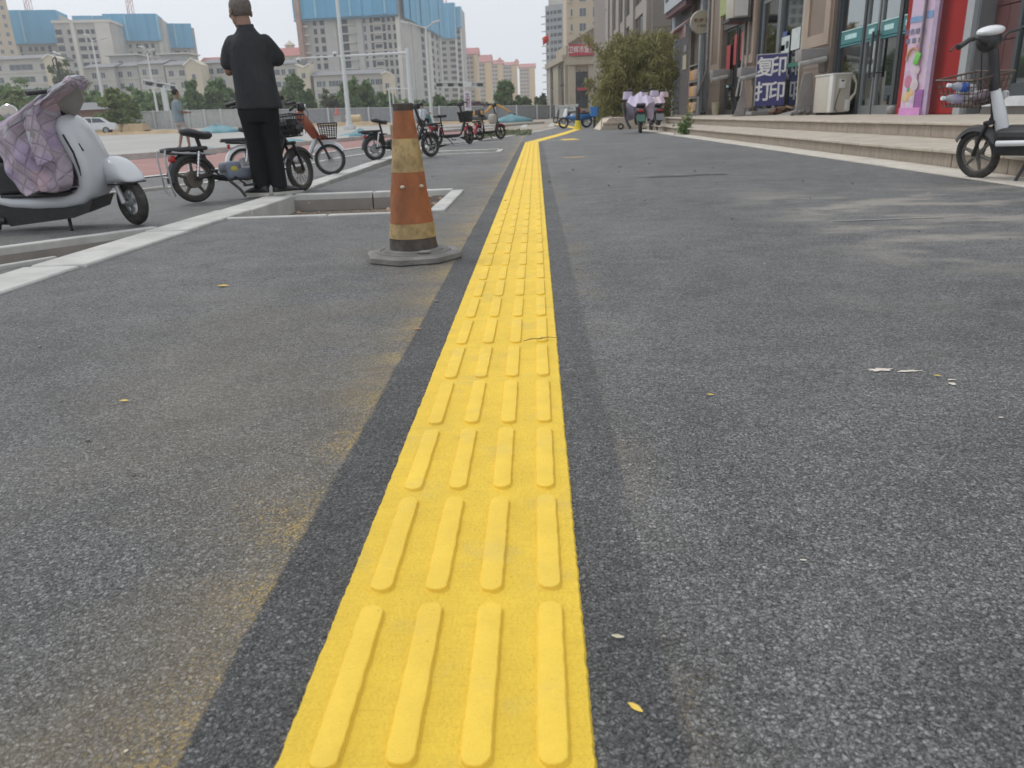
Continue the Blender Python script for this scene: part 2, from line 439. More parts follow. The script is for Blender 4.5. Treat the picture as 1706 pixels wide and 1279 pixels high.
# ================================================================== THE GROUND
from mathutils.geometry import tessellate_polygon
random.seed(7)
M_WALK = asphalt('asphalt_walkway', True)
M_PARK = asphalt('asphalt_parking', False)
M_KERB = mat('kerb_stone', (0.50, 0.495, 0.465), 0.8, var=0.14, scale=3, bump=0.3, bscale=130, dirt=0.6, dirtcol=(0.34, 0.315, 0.28), world_pos=True, bdist=0.003)
M_KERBD = mat('kerb_stone_dusty', (0.47, 0.45, 0.41), 0.8, var=0.12, scale=3, bump=0.3, bscale=90, dirt=0.4, dirtcol=(0.33, 0.28, 0.22), world_pos=True, bdist=0.003)
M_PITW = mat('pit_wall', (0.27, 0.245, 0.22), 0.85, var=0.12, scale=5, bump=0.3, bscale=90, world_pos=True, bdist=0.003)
M_SOIL = mat('soil', (0.24, 0.20, 0.155), 0.95, var=0.35, scale=22, bump=1.0, bscale=60, world_pos=True, bdist=0.03)
M_RED = mat('red_lane', (0.33, 0.175, 0.155), 0.85, var=0.12, scale=1.2, bump=0.3, bscale=200, dirt=0.5, dirtcol=(0.30, 0.24, 0.21), world_pos=True, bdist=0.003)
M_ROAD = mat('road_concrete', (0.37, 0.36, 0.335), 0.85, var=0.12, scale=0.35, bump=0.2, bscale=40, dirt=0.4, dirtcol=(0.34, 0.29, 0.23), world_pos=True, stretch=(1, 0.4, 1))
M_DIRT = mat('dusty_ground', (0.36, 0.31, 0.25), 0.95, var=0.2, scale=0.4, bump=0.5, bscale=14, dirt=0.5, dirtcol=(0.30, 0.27, 0.22), world_pos=True, bdist=0.03)
M_LINE = mat('road_line', (0.62, 0.62, 0.60), 0.7, var=0.12, scale=9, dirt=0.45, dirtcol=(0.25, 0.25, 0.25), world_pos=True)
M_YEL = yellow_paint('yellow_strip', (0.90, 0.615, 0.062))
M_YELB = yellow_paint('yellow_bar', (0.86, 0.588, 0.070), True)
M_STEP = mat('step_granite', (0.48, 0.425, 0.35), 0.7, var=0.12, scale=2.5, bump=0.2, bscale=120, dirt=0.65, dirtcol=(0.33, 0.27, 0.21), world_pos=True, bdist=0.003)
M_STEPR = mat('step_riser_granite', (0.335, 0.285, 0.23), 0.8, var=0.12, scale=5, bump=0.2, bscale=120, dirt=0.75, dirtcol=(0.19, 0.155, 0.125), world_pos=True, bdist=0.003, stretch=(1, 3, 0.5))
M_STEPW = mat('paving_band', (0.56, 0.52, 0.45), 0.8, var=0.12, scale=4, dirt=0.5, dirtcol=(0.36, 0.31, 0.25), world_pos=True)

def grid_sheet(name, xs, ys, zf, m):
    g = G(); nx = len(xs)
    g.v = [(x, y, zf(x, y)) for y in ys for x in xs]
    g.f = [(j * nx + i, j * nx + i + 1, (j + 1) * nx + i + 1, (j + 1) * nx + i) for j in range(len(ys) - 1) for i in range(nx - 1)]
    return struct(name, g, m, smooth=60)
def spaced(a, b, n, p=1.0):
    return [a + (b - a) * (i / n) ** p for i in range(n + 1)]
def terrain_z(x, y):
    if -4.3 < x < 9.5 and -3 < y < 34: return -0.35
    return ground_z(x, y) - 0.03 - (0.0 if y < 900 else 0)
xs = [-1500, -800, -400, -200, -120, -90, -70, -55, -45, -36, -28, -22, -17, -13, -10, -8, -6.5, -5.2, -4.4, -4.2, 0, 4, 9.4, 9.6, 14, 30, 60, 120, 400, 1500]
ys = [-40, -10, -3.1, -2.9, 3, 8, 14, 20, 27, 33.9, 34.1, 38, 44, 50, 56, 62, 70, 80, 90, 100, 112, 130, 160, 220, 400, 900, 2500]
grid_sheet('ground', xs, ys, terrain_z, M_DIRT)

def flat_poly(name, outline, holes, z, m):
    polys = [[Vector((x, y, 0)) for x, y in outline]] + [[Vector((x, y, 0)) for x, y in h] for h in holes]
    flat = [p for pl in polys for p in pl]
    tris = tessellate_polygon(polys)
    g = G(); g.v = [(p.x, p.y, z) for p in flat]; g.f = [tuple(t) for t in tris]
    return struct(name, g, m)
def strip(name, L, Rr, dz, m, n=8):
    g = G(); rows = []
    for i in range(len(L) - 1):
        for k in range(n):
            t = k / n
            rows.append(((L[i][0] * (1 - t) + L[i + 1][0] * t, L[i][1] * (1 - t) + L[i + 1][1] * t), (Rr[i][0] * (1 - t) + Rr[i + 1][0] * t, Rr[i][1] * (1 - t) + Rr[i + 1][1] * t)))
    rows.append((L[-1], Rr[-1]))
    for a, b in rows:
        for k in range(5):
            t = k / 4; x = a[0] * (1 - t) + b[0] * t; y = a[1] * (1 - t) + b[1] * t
            g.v.append((x, y, ground_z(x, y) + dz))
    for j in range(len(rows) - 1):
        for k in range(4): g.f.append((j * 5 + k, j * 5 + k + 1, (j + 1) * 5 + k + 1, (j + 1) * 5 + k))
    return struct(name, g, m)

PIT1 = [(-2.145, 5.33), (-0.74, 5.33), (-0.74, 6.85), (-2.145, 6.85)]
PIT3 = [(-1.9, 14.35), (-0.73, 14.35), (-0.73, 15.4), (-1.9, 15.4)]
PIT0 = [(-2.43, 3.80), (-2.43, 4.90), (-3.10, 4.04), (-4.1, 3.0), (-3.4, 2.1), (-2.62, 3.48)]
flat_poly('pavement', [(-2.15, -2), (3.42, -2), (3.42, 20), (3.62, 23), (3.85, 30.5), (9.3, 31), (9.3, 95), (2.4, 95), (1.35, 60), (0.98, 38.6), (-0.02, 30.7), (-1.06, 24.6), (-1.70, 21.35), (-2.15, 19.6)],
          [PIT1, PIT3], 0.0, M_WALK)
flat_poly('parking_ground', [(-2.42, -2), (-2.42, 19.6), (-1.76, 21.3), (-2.6, 27), (-2.2, 33), (-4.2, 27), (-4.9, 20.6), (-5.0, 13), (-5.6, 10.1), (-6.4, 8), (-7.5, 5), (-9, -2)], [PIT0], -0.002, M_PARK)
flat_poly('far_verge', [(-0.1, 30.7), (0.9, 38.6), (1.3, 60), (0.2, 60), (-1.5, 44), (-2.4, 33), (-2.2, 27), (-1.14, 24.7)], [], -0.006, M_DIRT)
strip('cycle_lane', [(-12.5, 9), (-9.5, 15.8), (-8.4, 18), (-7.4, 20.8), (-6.8, 24), (-6.1, 28.4), (-4.9, 34), (-3.5, 40)],
      [(-6.3, 8), (-5.46, 10.1), (-4.95, 12), (-4.72, 15), (-4.6, 18), (-4.35, 21), (-3.5, 27), (-2.3, 34)], 0.006, M_RED)
strip('road', [(-60, 5), (-60, 14), (-60, 20), (-56, 30), (-50, 45), (-44, 66), (-36, 84)],
      [(-12.7, 9.3), (-9.65, 16), (-8.6, 18.1), (-7, 24.2), (-5.1, 34.2), (-2.6, 46), (-0.5, 66)], 0.0, M_ROAD)
# painted lines on the parking asphalt
def line_strip(name, pts, w, z=0.006):
    g = G()
    for i, (x, y) in enumerate(pts):
        t = Vector(pts[min(i + 1, len(pts) - 1)]) - Vector(pts[max(i - 1, 0)]); nrm = Vector((-t.y, t.x)).normalized() * w / 2
        g.v += [(x - nrm.x, y - nrm.y, z), (x + nrm.x, y + nrm.y, z)]
    g.f = [(2 * i, 2 * i + 1, 2 * i + 3, 2 * i + 2) for i in range(len(pts) - 1)]
    return struct(name, g, M_LINE)
line_strip('lane_line', [(-5.3, 10.4), (-4.85, 12), (-4.6, 15), (-4.5, 18), (-4.25, 21)], 0.16, 0.012)
line_strip('parking_line', [(-3.85, 9.0), (-3.7, 12), (-3.58, 14.6), (-3.25, 17), (-2.9, 19.8)], 0.10)
line_strip('pavement_seam_line', [(-2.1, 19.5), (-1.0, 20.4), (0.15, 20.0), (0.62, 19.6)], 0.09, 0.006)

# ---- kerbs: each stone a part of its kerb
def kerb_run(label, pts, w, h, L, m, top, name='kerb', gap=0.008, jitter=0.004):
    root = bpy.data.objects.new(name, None); C.objects.link(root); root['kind'] = 'structure'
    if label: root['label'] = label
    pts = [Vector((p[0], p[1], 0)) for p in pts]
    cache = {}
    for i in range(len(pts) - 1):
        a, b = pts[i], pts[i + 1]; d = b - a; n = max(1, round(d.length / L)); l = d.length / n
        key = round(l, 2)
        if key not in cache:
            g = G().rbox((0, 0, -h / 2), (l - gap, w, h), 0.008, 1); cache[key] = make_mesh('kerb_stone', g, m, 40)
        for k in range(n):
            c = a + d * ((k + 0.5) / n)
            o = link('kerb_stone', cache[key], root)
            o.location = (c.x, c.y, top + ground_z(c.x, c.y) + random.uniform(-jitter, jitter))
            o.rotation_euler = (random.uniform(-.004, .004), random.uniform(-.004, .004), math.atan2(d.y, d.x) + random.uniform(-.003, .003))
    return root
kerb_run('wide pale flush kerb between walkway and scooter parking', [(-2.285, -0.5), (-2.285, 3.52)], 0.27, 0.16, 1.0, M_KERB, 0.014)
kerb_run(None, [(-2.265, 3.53), (-2.27, 6.9)], 0.27, 0.16, 1.0, M_KERB, 0.016)
kerb_run(None, [(-2.29, 6.95), (-2.42, 10.5), (-2.5, 13), (-2.50, 16.7), (-2.6, 19.0)], 0.2, 0.16, 1.0, M_KERB, 0.018)
kerb_run(None, [(-3.05, 20.35), (-1.72, 21.33), (-1.08, 24.6), (-0.04, 30.7), (0.95, 38.6)], 0.2, 0.16, 1.0, M_KERB, 0.02)
kerb_run('raised pale kerb between red lane and road', [(-12.6, 9.1), (-9.58, 15.9), (-8.5, 18), (-7.5, 20.8), (-6.9, 24), (-6.2, 28.4), (-5.0, 34), (-3.6, 40)], 0.18, 0.25, 1.0, M_KERB, 0.13)
kerb_run('dusty broken low kerb behind the scooters', [(-5.0, 6.55), (-4.36, 7.66), (-3.97, 8.35), (-3.9, 8.9)], 0.07, 0.1, 0.75, M_KERBD, 0.03, jitter=0.012)
kerb_run(None, [(-9, 52), (-2.5, 52), (0.5, 62)], 0.3, 0.2, 2.0, M_KERBD, 0.12)
# ---- tree pits
def pit(label, poly, wall_idx, depth, border, skip=(), fill=M_SOIL):
    root = bpy.data.objects.new('tree_pit', None); C.objects.link(root); root['kind'] = 'structure'; root['label'] = label
    g = G(); n = len(poly)
    g.v = [(x, y, -depth) for x, y in poly]; g.f = [tuple(range(n))]
    part('soil_bed', g, fill, root, None)
    cx = sum(p[0] for p in poly) / n; cyy = sum(p[1] for p in poly) / n
    for i in range(n):
        if i in skip: continue
        a = Vector((*poly[i], 0)); b = Vector((*poly[(i + 1) % n], 0)); d = b - a; nrm = Vector((-d.y, d.x, 0)).normalized()
        mid = (a + b) / 2
        if (mid + nrm * 0.1 - Vector((cx, cyy, 0))).length < (mid - nrm * 0.1 - Vector((cx, cyy, 0))).length: nrm = -nrm
        w = border[i] if isinstance(border, (list, tuple)) else border
        k = max(1, round(d.length / 0.75))
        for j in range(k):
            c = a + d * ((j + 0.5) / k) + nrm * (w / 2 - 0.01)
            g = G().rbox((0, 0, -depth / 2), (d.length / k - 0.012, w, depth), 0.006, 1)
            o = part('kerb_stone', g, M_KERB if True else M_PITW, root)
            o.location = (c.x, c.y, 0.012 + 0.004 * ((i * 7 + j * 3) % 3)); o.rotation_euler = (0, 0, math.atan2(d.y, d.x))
            # darker inner face
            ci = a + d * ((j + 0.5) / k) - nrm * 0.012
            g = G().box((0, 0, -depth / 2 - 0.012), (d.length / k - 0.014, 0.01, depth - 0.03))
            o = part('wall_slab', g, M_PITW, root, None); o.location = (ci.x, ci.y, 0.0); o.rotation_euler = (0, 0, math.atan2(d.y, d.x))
    return root
pit('square tree pit edged with pale stone beside the cone', PIT1, None, 0.125, [0.055, 0.11, 0.12, 0.02], skip=(3,))
pit('small far tree pit before the red bikes', PIT3, None, 0.10, [0.10, 0.10, 0.16, 0.10])
pit('slanting tree pit in front of the white scooter', PIT0, None, 0.14, [0.02, 0.075, 0.075, 0.05, 0.03, 0.03], skip=(0,))
pit('grassy planting bed with angled pale kerb near the tarp', [(-0.55, 44), (0.6, 43), (1.05, 60), (-0.6, 58)], None, 0.12, 0.35)
# rubble in the pit
g = G()
for _ in range(70):
    x = random.uniform(-1.25, -0.8); y = random.uniform(5.9, 6.7); s = random.uniform(0.008, 0.032)
    g.rbox((x, y, -0.12 + s * 0.6 + random.uniform(0, 0.09) * (x > -1.1)), (s * 2, s * 1.5, s), s * 0.3, 1, rot=(random.random(), random.random(), random.random() * 3))
for _ in range(120):
    x = random.uniform(-2.1, -0.8); y = random.uniform(5.4, 6.8); s = random.uniform(0.004, 0.014)
    g.box((x, y, -0.123 + s * 0.5), (s * 2, s * 1.5, s), rot=(random.random(), random.random(), random.random() * 3))
r_ = single('rubble', g, mat('rubble_tan', (0.36, 0.26, 0.19), 0.9, var=0.3, scale=12, island=0.4), 'broken tan rubble lying in the tree pit behind the cone', 'rubble', smooth=None)
r_['kind'] = 'stuff'

# ---- the raised guidance strip
strip_root = thing('tactile_strip', 'long yellow tactile guidance strip with raised bars running down the walkway', 'tactile paving')
g = G()
N = 1500; y0, y1 = 0.18, 19.2
rng = random.Random(3)
jl = jr = 0
for i in range(N + 1):
    y = y0 + (y1 - y0) * (i / N) ** 1.7
    jl = jl * 0.4 + rng.uniform(-1, 1) * 0.0009; jr = jr * 0.4 + rng.uniform(-1, 1) * 0.0009
    xl, xr = -0.272 + jl, 0.042 + jr
    g.v += [(xl - 0.0015, y, 0.0005), (xl + 0.001, y, 0.0042), (xr - 0.001, y, 0.0042), (xr + 0.0015, y, 0.0005)]
for i in range(N):
    for k in range(3):
        g.f.append((i * 4 + k, i * 4 + k + 1, (i + 1) * 4 + k + 1, (i + 1) * 4 + k))
part('strip_base', g, M_YEL, strip_root, 50)
def bar_mesh(seed):
    """a long bar with rounded ends, chamfered shoulders and slightly ragged outline"""
    rg = random.Random(seed); g = G(); w, L = 0.0142, 0.1325
    out = []
    for k in range(9):
        a = -PI + PI * k / 8
        out.append((w * math.cos(a), -L + w + w * 0.95 * math.sin(a)))
    for k in range(1, 22): out.append((w, -L + w + (2 * L - 2 * w) * k / 22))
    for k in range(9):
        a = PI * k / 8
        out.append((w * math.cos(a), L - w + w * 0.95 * math.sin(a)))
    for k in range(1, 22): out.append((-w, L - w - (2 * L - 2 * w) * k / 22))
    n = len(out); rings = []
    js = [rg.uniform(-1, 1) for _ in out]
    for ex, z, jit in ((0.0022, 0.0, 0.0006), (0.0012, 0.0008, 0.0006), (0.0004, 0.0052, 0.0006), (-0.0006, 0.0060, 0.0005), (-0.0022, 0.0063, 0.0)):
        rg2 = []
        for i, (x, y) in enumerate(out):
            a = Vector(out[(i + 1) % n]) - Vector(out[i - 1]); nn = Vector((a.y, -a.x)).normalized()
            e = ex + js[i] * jit
            rg2.append((x + nn.x * e, y + nn.y * e, z))
        rings.append(rg2)
    g.loft(rings, cap=False)
    g.f.append(tuple(4 * n + k for k in range(n)))
    return make_mesh('raised_bar', g, M_YELB, 28)
BARS = [bar_mesh(k) for k in range(8)]
for row in range(64):
    yc = 0.577 - 0.2955 + 0.2955 * row + 0.132
    if yc + 0.135 > 19.2: break
    for bx in (-0.2235, -0.1485, -0.0735, 0.0015):
        o = link('raised_bar', BARS[rng.randrange(8)], strip_root)
        o.location = (bx + rng.uniform(-.0012, .0012), yc + rng.uniform(-.003, .003), 0.0042); o.rotation_euler = (0, 0, rng.uniform(-.006, .006))
# the turn at the far end
def paint_band(label, pts, w, bars=True, name='tactile_strip'):
    g = G()
    for i, (x, y) in enumerate(pts):
        t = Vector(pts[min(i + 1, len(pts) - 1)]) - Vector(pts[max(i - 1, 0)]); n_ = Vector((-t.y, t.x)).normalized() * w / 2
        g.v += [(x - n_.x, y - n_.y, 0.0005), (x - n_.x * .98, y - n_.y * .98, 0.0042 + 0.01 * 0), (x + n_.x * .98, y + n_.y * .98, 0.0042), (x + n_.x, y + n_.y, 0.0005)]
    for i in range(len(pts) - 1):
        for k in range(3): g.f.append((i * 4 + k, i * 4 + k + 1, (i + 1) * 4 + k + 1, (i + 1) * 4 + k))
    return single(name, g, M_YEL, label, 'tactile paving')
paint_band('yellow guidance strip bending diagonally towards the far bollard', [(-0.12, 19.215), (0.75, 25.5), (1.66, 33.2)], 0.31)
paint_band('short yellow stub of guidance strip off to one side at the bend', [(0.62, 20.25), (1.0, 20.3)], 0.85)
paint_band('far yellow guidance strip beyond the black and yellow bollard', [(1.8, 33.9), (1.66, 42), (1.3, 56)], 0.35)

# ---- steps and shop platform
plat = bpy.data.objects.new('shop_steps', None); C.objects.link(plat); plat['kind'] = 'structure'; plat['label'] = 'two long granite steps up to the shop platform'
def slab_row(name, x, w, z, h, y0, y1, L, m, ofs=0.0, jz=0.002):
    n = round((y1 - y0) / L); l = (y1 - y0) / n
    me = make_mesh(name, G().rbox((0, 0, 0), (w, l - 0.006, h), 0.004 if h > 0.06 else 0.008, 1), m, 40)
    for k in range(n):
        o = link(name, me, plat); o.location = (x + random.uniform(-.002, .002), y0 + l * (k + 0.5), z + random.uniform(-jz, jz))
YE = 31.0
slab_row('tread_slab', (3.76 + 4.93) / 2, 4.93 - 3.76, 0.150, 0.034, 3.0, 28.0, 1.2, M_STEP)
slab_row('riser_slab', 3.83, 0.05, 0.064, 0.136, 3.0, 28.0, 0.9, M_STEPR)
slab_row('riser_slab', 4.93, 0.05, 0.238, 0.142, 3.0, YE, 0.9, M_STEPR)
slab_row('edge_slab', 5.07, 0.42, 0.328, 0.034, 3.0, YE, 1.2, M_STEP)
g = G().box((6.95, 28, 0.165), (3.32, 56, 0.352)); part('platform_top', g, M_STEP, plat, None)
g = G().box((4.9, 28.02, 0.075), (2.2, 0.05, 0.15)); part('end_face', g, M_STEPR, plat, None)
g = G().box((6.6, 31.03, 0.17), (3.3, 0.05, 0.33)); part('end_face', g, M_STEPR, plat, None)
band = bpy.data.objects.new('paving_band', None); C.objects.link(band); band['kind'] = 'structure'
me = make_mesh('band_slab', G().rbox((0, 0, 0), (0.38, 0.992, 0.05), 0.004, 1), M_STEPW, 40)
for k in range(26):
    o = link('band_slab', me, band); o.location = (3.605 + max(0, k - 17) * 0.008, 2.5 + k, -0.014 + random.uniform(-.002, .002)); o.rotation_euler = (random.uniform(-.004, .004), 0, 0)
# pale sloping ramp wall at the far end of the steps
g = G().prism([(2.35, 0.0), (4.7, 0.0), (4.7, 0.40), (3.1, 0.42), (2.7, 0.40)], (30.2, 33.5), axis=1)
single('ramp_wall', g, mat('ramp_tan', (0.55, 0.46, 0.37), 0.8, var=0.08, scale=1.5, world_pos=True), 'plain beige stone ramp wall behind the covered mopeds', 'ramp', smooth=None)

# ---- things lying on the asphalt
M_LEAF = mat('dry_leaf', (0.78, 0.55, 0.10), 0.6, var=0.15, scale=90)
M_LEAF2 = mat('pale_leaf', (0.55, 0.50, 0.36), 0.7, var=0.2, scale=90)
def leaf_mesh(L, W, m, curl):
    g = G(); n = 7
    for i in range(n):
        t = i / (n - 1); w = W * math.sin(PI * min(max(t, 0.03), 0.97)) ** 0.8; x = (t - 0.5) * L
        z = curl * (4 * (t - 0.5) ** 2)
        g.v += [(x, -w, z + w * 0.5), (x, 0, z), (x, w, z + w * 0.5)]
    for i in range(n - 1):
        for k in range(2): g.f.append((i * 3 + k, i * 3 + k + 1, (i + 1) * 3 + k + 1, (i + 1) * 3 + k))
    return make_mesh('fallen_leaf', g, m, 60)
for (x, y, L, rz, mm, lab) in [
        (0.090, 0.66, 0.019, -0.75, M_LEAF, 'bright yellow slender leaf lying on dark asphalt close beside the yellow strip'),
        (0.083, 0.778, 0.016, -0.15, M_LEAF2, 'pale crumpled leaf scrap beside the yellow strip above the yellow leaf'),
        (-1.26, 2.98, 0.045, 0.15, M_LEAF, 'yellowish leaf on grey asphalt between white kerb and cone'),
        (-0.375, 2.24, 0.028, 0.1, mat('brown_leaf', (0.45, 0.27, 0.14), 0.7, var=0.2, scale=90), 'brown leaf at the edge of the dark band below the cone'),
        (-0.98, 1.66, 0.022, 0.1, M_LEAF, 'small golden leaf on open asphalt far from the yellow strip'),
        (0.37, 1.61, 0.016, -0.1, M_LEAF, 'tiny golden leaf on the asphalt between strip and pale splash'),
        (0.905, 1.70, 0.016, -0.2, M_LEAF, 'small yellow leaf fragment next to the pale paint splash')]:
    o = link('fallen_leaf', leaf_mesh(L, L * 0.2, mm, L * 0.08)); o.location = (x, y, 0.003); o.rotation_euler = (0.05, 0.05, rz)
    o['label'] = lab; o['category'] = 'leaf'
g = G().tube([(-0.05, 2.045, 0.0125), (-0.03, 2.055, 0.0155), (-0.005, 2.068, 0.0125), (0.018, 2.078, 0.0135), (0.045, 2.082, 0.009)], [0.0012, 0.0016, 0.0014, 0.0012, 0.0006], 6)
g.tube([(-0.005, 2.068, 0.0125), (0.004, 2.079, 0.014)], [0.001, 0.0005], 5)
single('twig', g, mat('twig_brown', (0.30, 0.2, 0.08), 0.8), 'thin brown twig lying across the yellow raised bars', 'twig')
# spilled pale paint or plaster flecks (flat dried splashes)
def splash(cx, cyy, rx, ry, seed, n=26, z=0.0022):
    rg = random.Random(seed); g = G(); pts = []
    for k in range(n):
        a = 2 * PI * k / n; r = rg.uniform(0.55, 1.1)
        pts.append((cx + rx * r * math.cos(a), cyy + ry * r * math.sin(a), z))
    g.v = [(cx, cyy, z + 0.0012)] + pts; g.f = [(0, 1 + k, 1 + (k + 1) % n) for k in range(n)]
    return g
M_SPL = mat('dried_plaster', (0.62, 0.56, 0.48), 0.85, var=0.15, scale=60, world_pos=True)
g = splash(0.80, 1.757, 0.034, 0.013, 1); g2 = splash(0.86, 1.742, 0.030, 0.008, 2); g.add(g2.v, g2.f)
single('plaster_splash', g, M_SPL, 'elongated splash of dried cream plaster on the grey asphalt', 'splash', smooth=None)
g = splash(0.914, 1.648, 0.009, 0.010, 3); g2 = splash(0.925, 1.675, 0.012, 0.004, 4); g.add(g2.v, g2.f)
single('plaster_splash', g, M_SPL, 'small cream plaster spot past the end of the long splash', 'splash', smooth=None)
g = G(); rg = random.Random(11)
for _ in range(80):
    y = 0.6 + 9 * rg.random() ** 1.6; x = rg.uniform(-2.0, 3.2)
    if -0.3 < x < 0.07: continue
    s = rg.uniform(0.0008, 0.003) * (1 + y * 0.35)
    q = splash(x, y, s * rg.uniform(1, 2), s, rg.random(), 7, 0.0015); g.add(q.v, q.f)
o = single('plaster_flecks', g, M_SPL, 'scattered pale flecks and crumbs over the asphalt', 'flecks', smooth=None); o['kind'] = 'stuff'
g = G()
for _ in range(60):
    y = 0.6 + 9 * rg.random() ** 1.3; x = rg.uniform(-2.0, 3.2)
    s = rg.uniform(0.0015, 0.004) * (1 + y * 0.3)
    g.ell((x, y, s * 0.5), (s * 1.3, s, s * 0.7), 6)
o = single('pebbles', g, mat('pebble', (0.22, 0.2, 0.18), 0.9, island=0.5), 'loose small pebbles scattered over the asphalt', 'pebbles'); o['kind'] = 'stuff'
# faint tar marks far down the walk
M_TAR = mat('tar_mark', (0.045, 0.045, 0.047), 0.6)
for i, (u, v, rx, ry) in enumerate([(1115, 294, .30, .035), (1178, 291, .22, .04), (940, 262, .0, .0)]):
    if rx == 0: continue
    p = PG(u, v)
    single('tar_mark', splash(p.x, p.y, rx, ry * 3, 20 + i, 22, 0.003), M_TAR, ['thin dark tar streak across the far walkway', 'shorter dark tar streak nearer the steps'][i], 'tar mark', smooth=None)
p = PG(958, 262); single('paint_mark', splash(p.x, p.y, 0.22, 0.16, 31, 24, 0.003), mat('ochre_paint', (0.45, 0.31, 0.14), 0.8), 'faded ochre paint smear beside the far end of the strip', 'paint mark', smooth=None)
g = G().prism([(-0.30, -0.012), (0.30, -0.006), (0.30, 0.006), (-0.30, 0.002)], (0.0025, 0.006), axis=2)
p = PG(1480, 366); single('plank', g, mat('pale_batten', (0.36, 0.34, 0.31), 0.8), 'thin pale batten line lying on the walkway before the steps', 'batten', loc=(p.x, p.y, 0), rot=(0, 0, 0.02), smooth=None)
# brick bits and weeds by the steps
for i, (u, v, z, s, lab) in enumerate([(1286, 211, 0.17, (0.35, 0.22, 0.12), 'dark brick lying on the lower step'), (1335, 211, 0.17, (0.07, 0.07, 0.17), 'small dark upright bottle stump on the lower step'), (1333, 244, 0.02, (0.09, 0.09, 0.07), 'small dark stone at the foot of the steps')]):
    p = PG(u, v, z)
    single('brick' if i == 0 else 'stone', G().rbox((0, 0, s[2] / 2), s, 0.02, 2), mat('dark_brick', (0.14, 0.12, 0.11), 0.9, bump=0.4), lab, 'brick' if i == 0 else 'stone', loc=(p.x, p.y, z), rot=(0, 0, 0.5))
# ================================================================== TRAFFIC CONE
cone = thing('traffic_cone', 'old orange and tan banded traffic cone on a grey octagonal base', 'traffic cone', (-0.575, 3.52, 0.0), (0, 0, 0.25))
M_ORG = mat('cone_orange', (0.34, 0.115, 0.040), 0.65, var=0.3, scale=9, dirt=0.75, dirtcol=(0.13, 0.075, 0.045), bump=0.25, bscale=60, stretch=(1, 1, 0.5))
M_TAN = mat('cone_tan', (0.40, 0.285, 0.125), 0.55, var=0.25, scale=10, dirt=0.85, dirtcol=(0.15, 0.10, 0.055), bump=0.2, bscale=60)
M_CBLK = mat('cone_black', (0.055, 0.045, 0.04), 0.7, var=0.3, scale=10, dirt=0.5, dirtcol=(0.2, 0.16, 0.12))
M_CBASE = mat('cone_base', (0.20, 0.19, 0.175), 0.8, var=0.3, scale=9, dirt=0.6, dirtcol=(0.13, 0.11, 0.095), bump=0.3, bscale=80)
def cr(z): return 0.112 + (0.040 - 0.112) * ((z - 0.045) / (0.665 - 0.045))
for nm, z0, z1, mm, off in [('black_band', 0.03, 0.100, M_CBLK, -0.0015), ('tan_band', 0.100, 0.165, M_TAN, 0.0012), ('orange_band', 0.165, 0.385, M_ORG, 0), ('tan_band', 0.385, 0.525, M_TAN, 0.0012), ('orange_band', 0.525, 0.640, M_ORG, 0)]:
    g = G(); prof = [(cr(z0) + off, z0)]
    for k in range(1, 9): prof.append((cr(z0 + (z1 - z0) * k / 8) + off, z0 + (z1 - z0) * k / 8))
    g.lathe([(prof[0][0] - 0.01, z0)] + prof + [(prof[-1][0] - 0.01, z1)], 40)
    rg = random.Random(int(z0 * 100))
    for i, p in enumerate(g.v):    # knocks and dents
        a = math.atan2(p[1], p[0]); f = 1 + 0.018 * math.sin(3 * a + z0 * 30) * math.sin(p[2] * 25) + 0.012 * math.sin(5 * a + p[2] * 60)
        g.v[i] = (p[0] * f, p[1] * f, p[2])
    part(nm, g, mm, cone, 60)
g = G().lathe([(0.038, 0.638), (0.0435, 0.640), (0.0445, 0.668), (0.038, 0.671), (0.030, 0.668), (0.029, 0.60)], 32)
part('top_rim', g, M_CBLK, cone, 50)
g = G()
def octo(r, z, sq=0.86): return [(r * math.cos(PI / 8 + k * PI / 4) * (1.02 if k % 2 else 1), r * math.sin(PI / 8 + k * PI / 4), z) for k in range(8)]
g.loft([octo(0.215, 0.0), octo(0.222, 0.006), octo(0.220, 0.026), octo(0.206, 0.033), octo(0.18, 0.035), octo(0.12, 0.036)])
part('base', g, M_CBASE, cone, 25)
g = G().lathe([(0.172, 0.033), (0.168, 0.041), (0.155, 0.041), (0.150, 0.036), (0.138, 0.036), (0.133, 0.046), (0.10, 0.05)], 40)
part('base_ring', g, M_CBASE, cone, 40)
for a in (-2.0, -0.95):  # pale scuffs: torn reflective flakes
    z = 0.325; r = cr(z) + 0.003
    g = G().ell((r * math.cos(a), r * math.sin(a), z), (0.011, 0.011, 0.008), 8)
    part('torn_flake', g, mat('flake', (0.5, 0.45, 0.36), 0.6), cone)
g = G().ell((0.15 * math.cos(-1.35), 0.15 * math.sin(-1.35), 0.048), (0.035, 0.02, 0.008), 10)
part('mud_lump', g, M_CBASE, cone)

# ================================================================== E-BIKES
M_TYRE = mat('tyre_rubber', (0.035, 0.033, 0.031), 0.8, var=0.2, scale=12, dirt=0.55, dirtcol=(0.16, 0.135, 0.105), bump=0.2, bscale=120)
M_ALLOY = mat('alloy_dull', (0.36, 0.36, 0.36), 0.45, 0.7, dirt=0.4)
M_BLKP = mat('black_plastic', (0.028, 0.028, 0.030), 0.45, var=0.15, scale=8, dirt=0.3, dirtcol=(0.12, 0.11, 0.10))
M_BLKM = mat('black_metal', (0.030, 0.030, 0.032), 0.35, 0.3, dirt=0.25, dirtcol=(0.12, 0.1, 0.09))
M_SEAT = mat('seat_vinyl', (0.045, 0.045, 0.048), 0.42, var=0.1, scale=6, bump=0.15, bscale=140, dirt=0.2, dirtcol=(0.14, 0.13, 0.12))
M_CHROME = mat('chrome', (0.75, 0.75, 0.76), 0.18, 1.0)
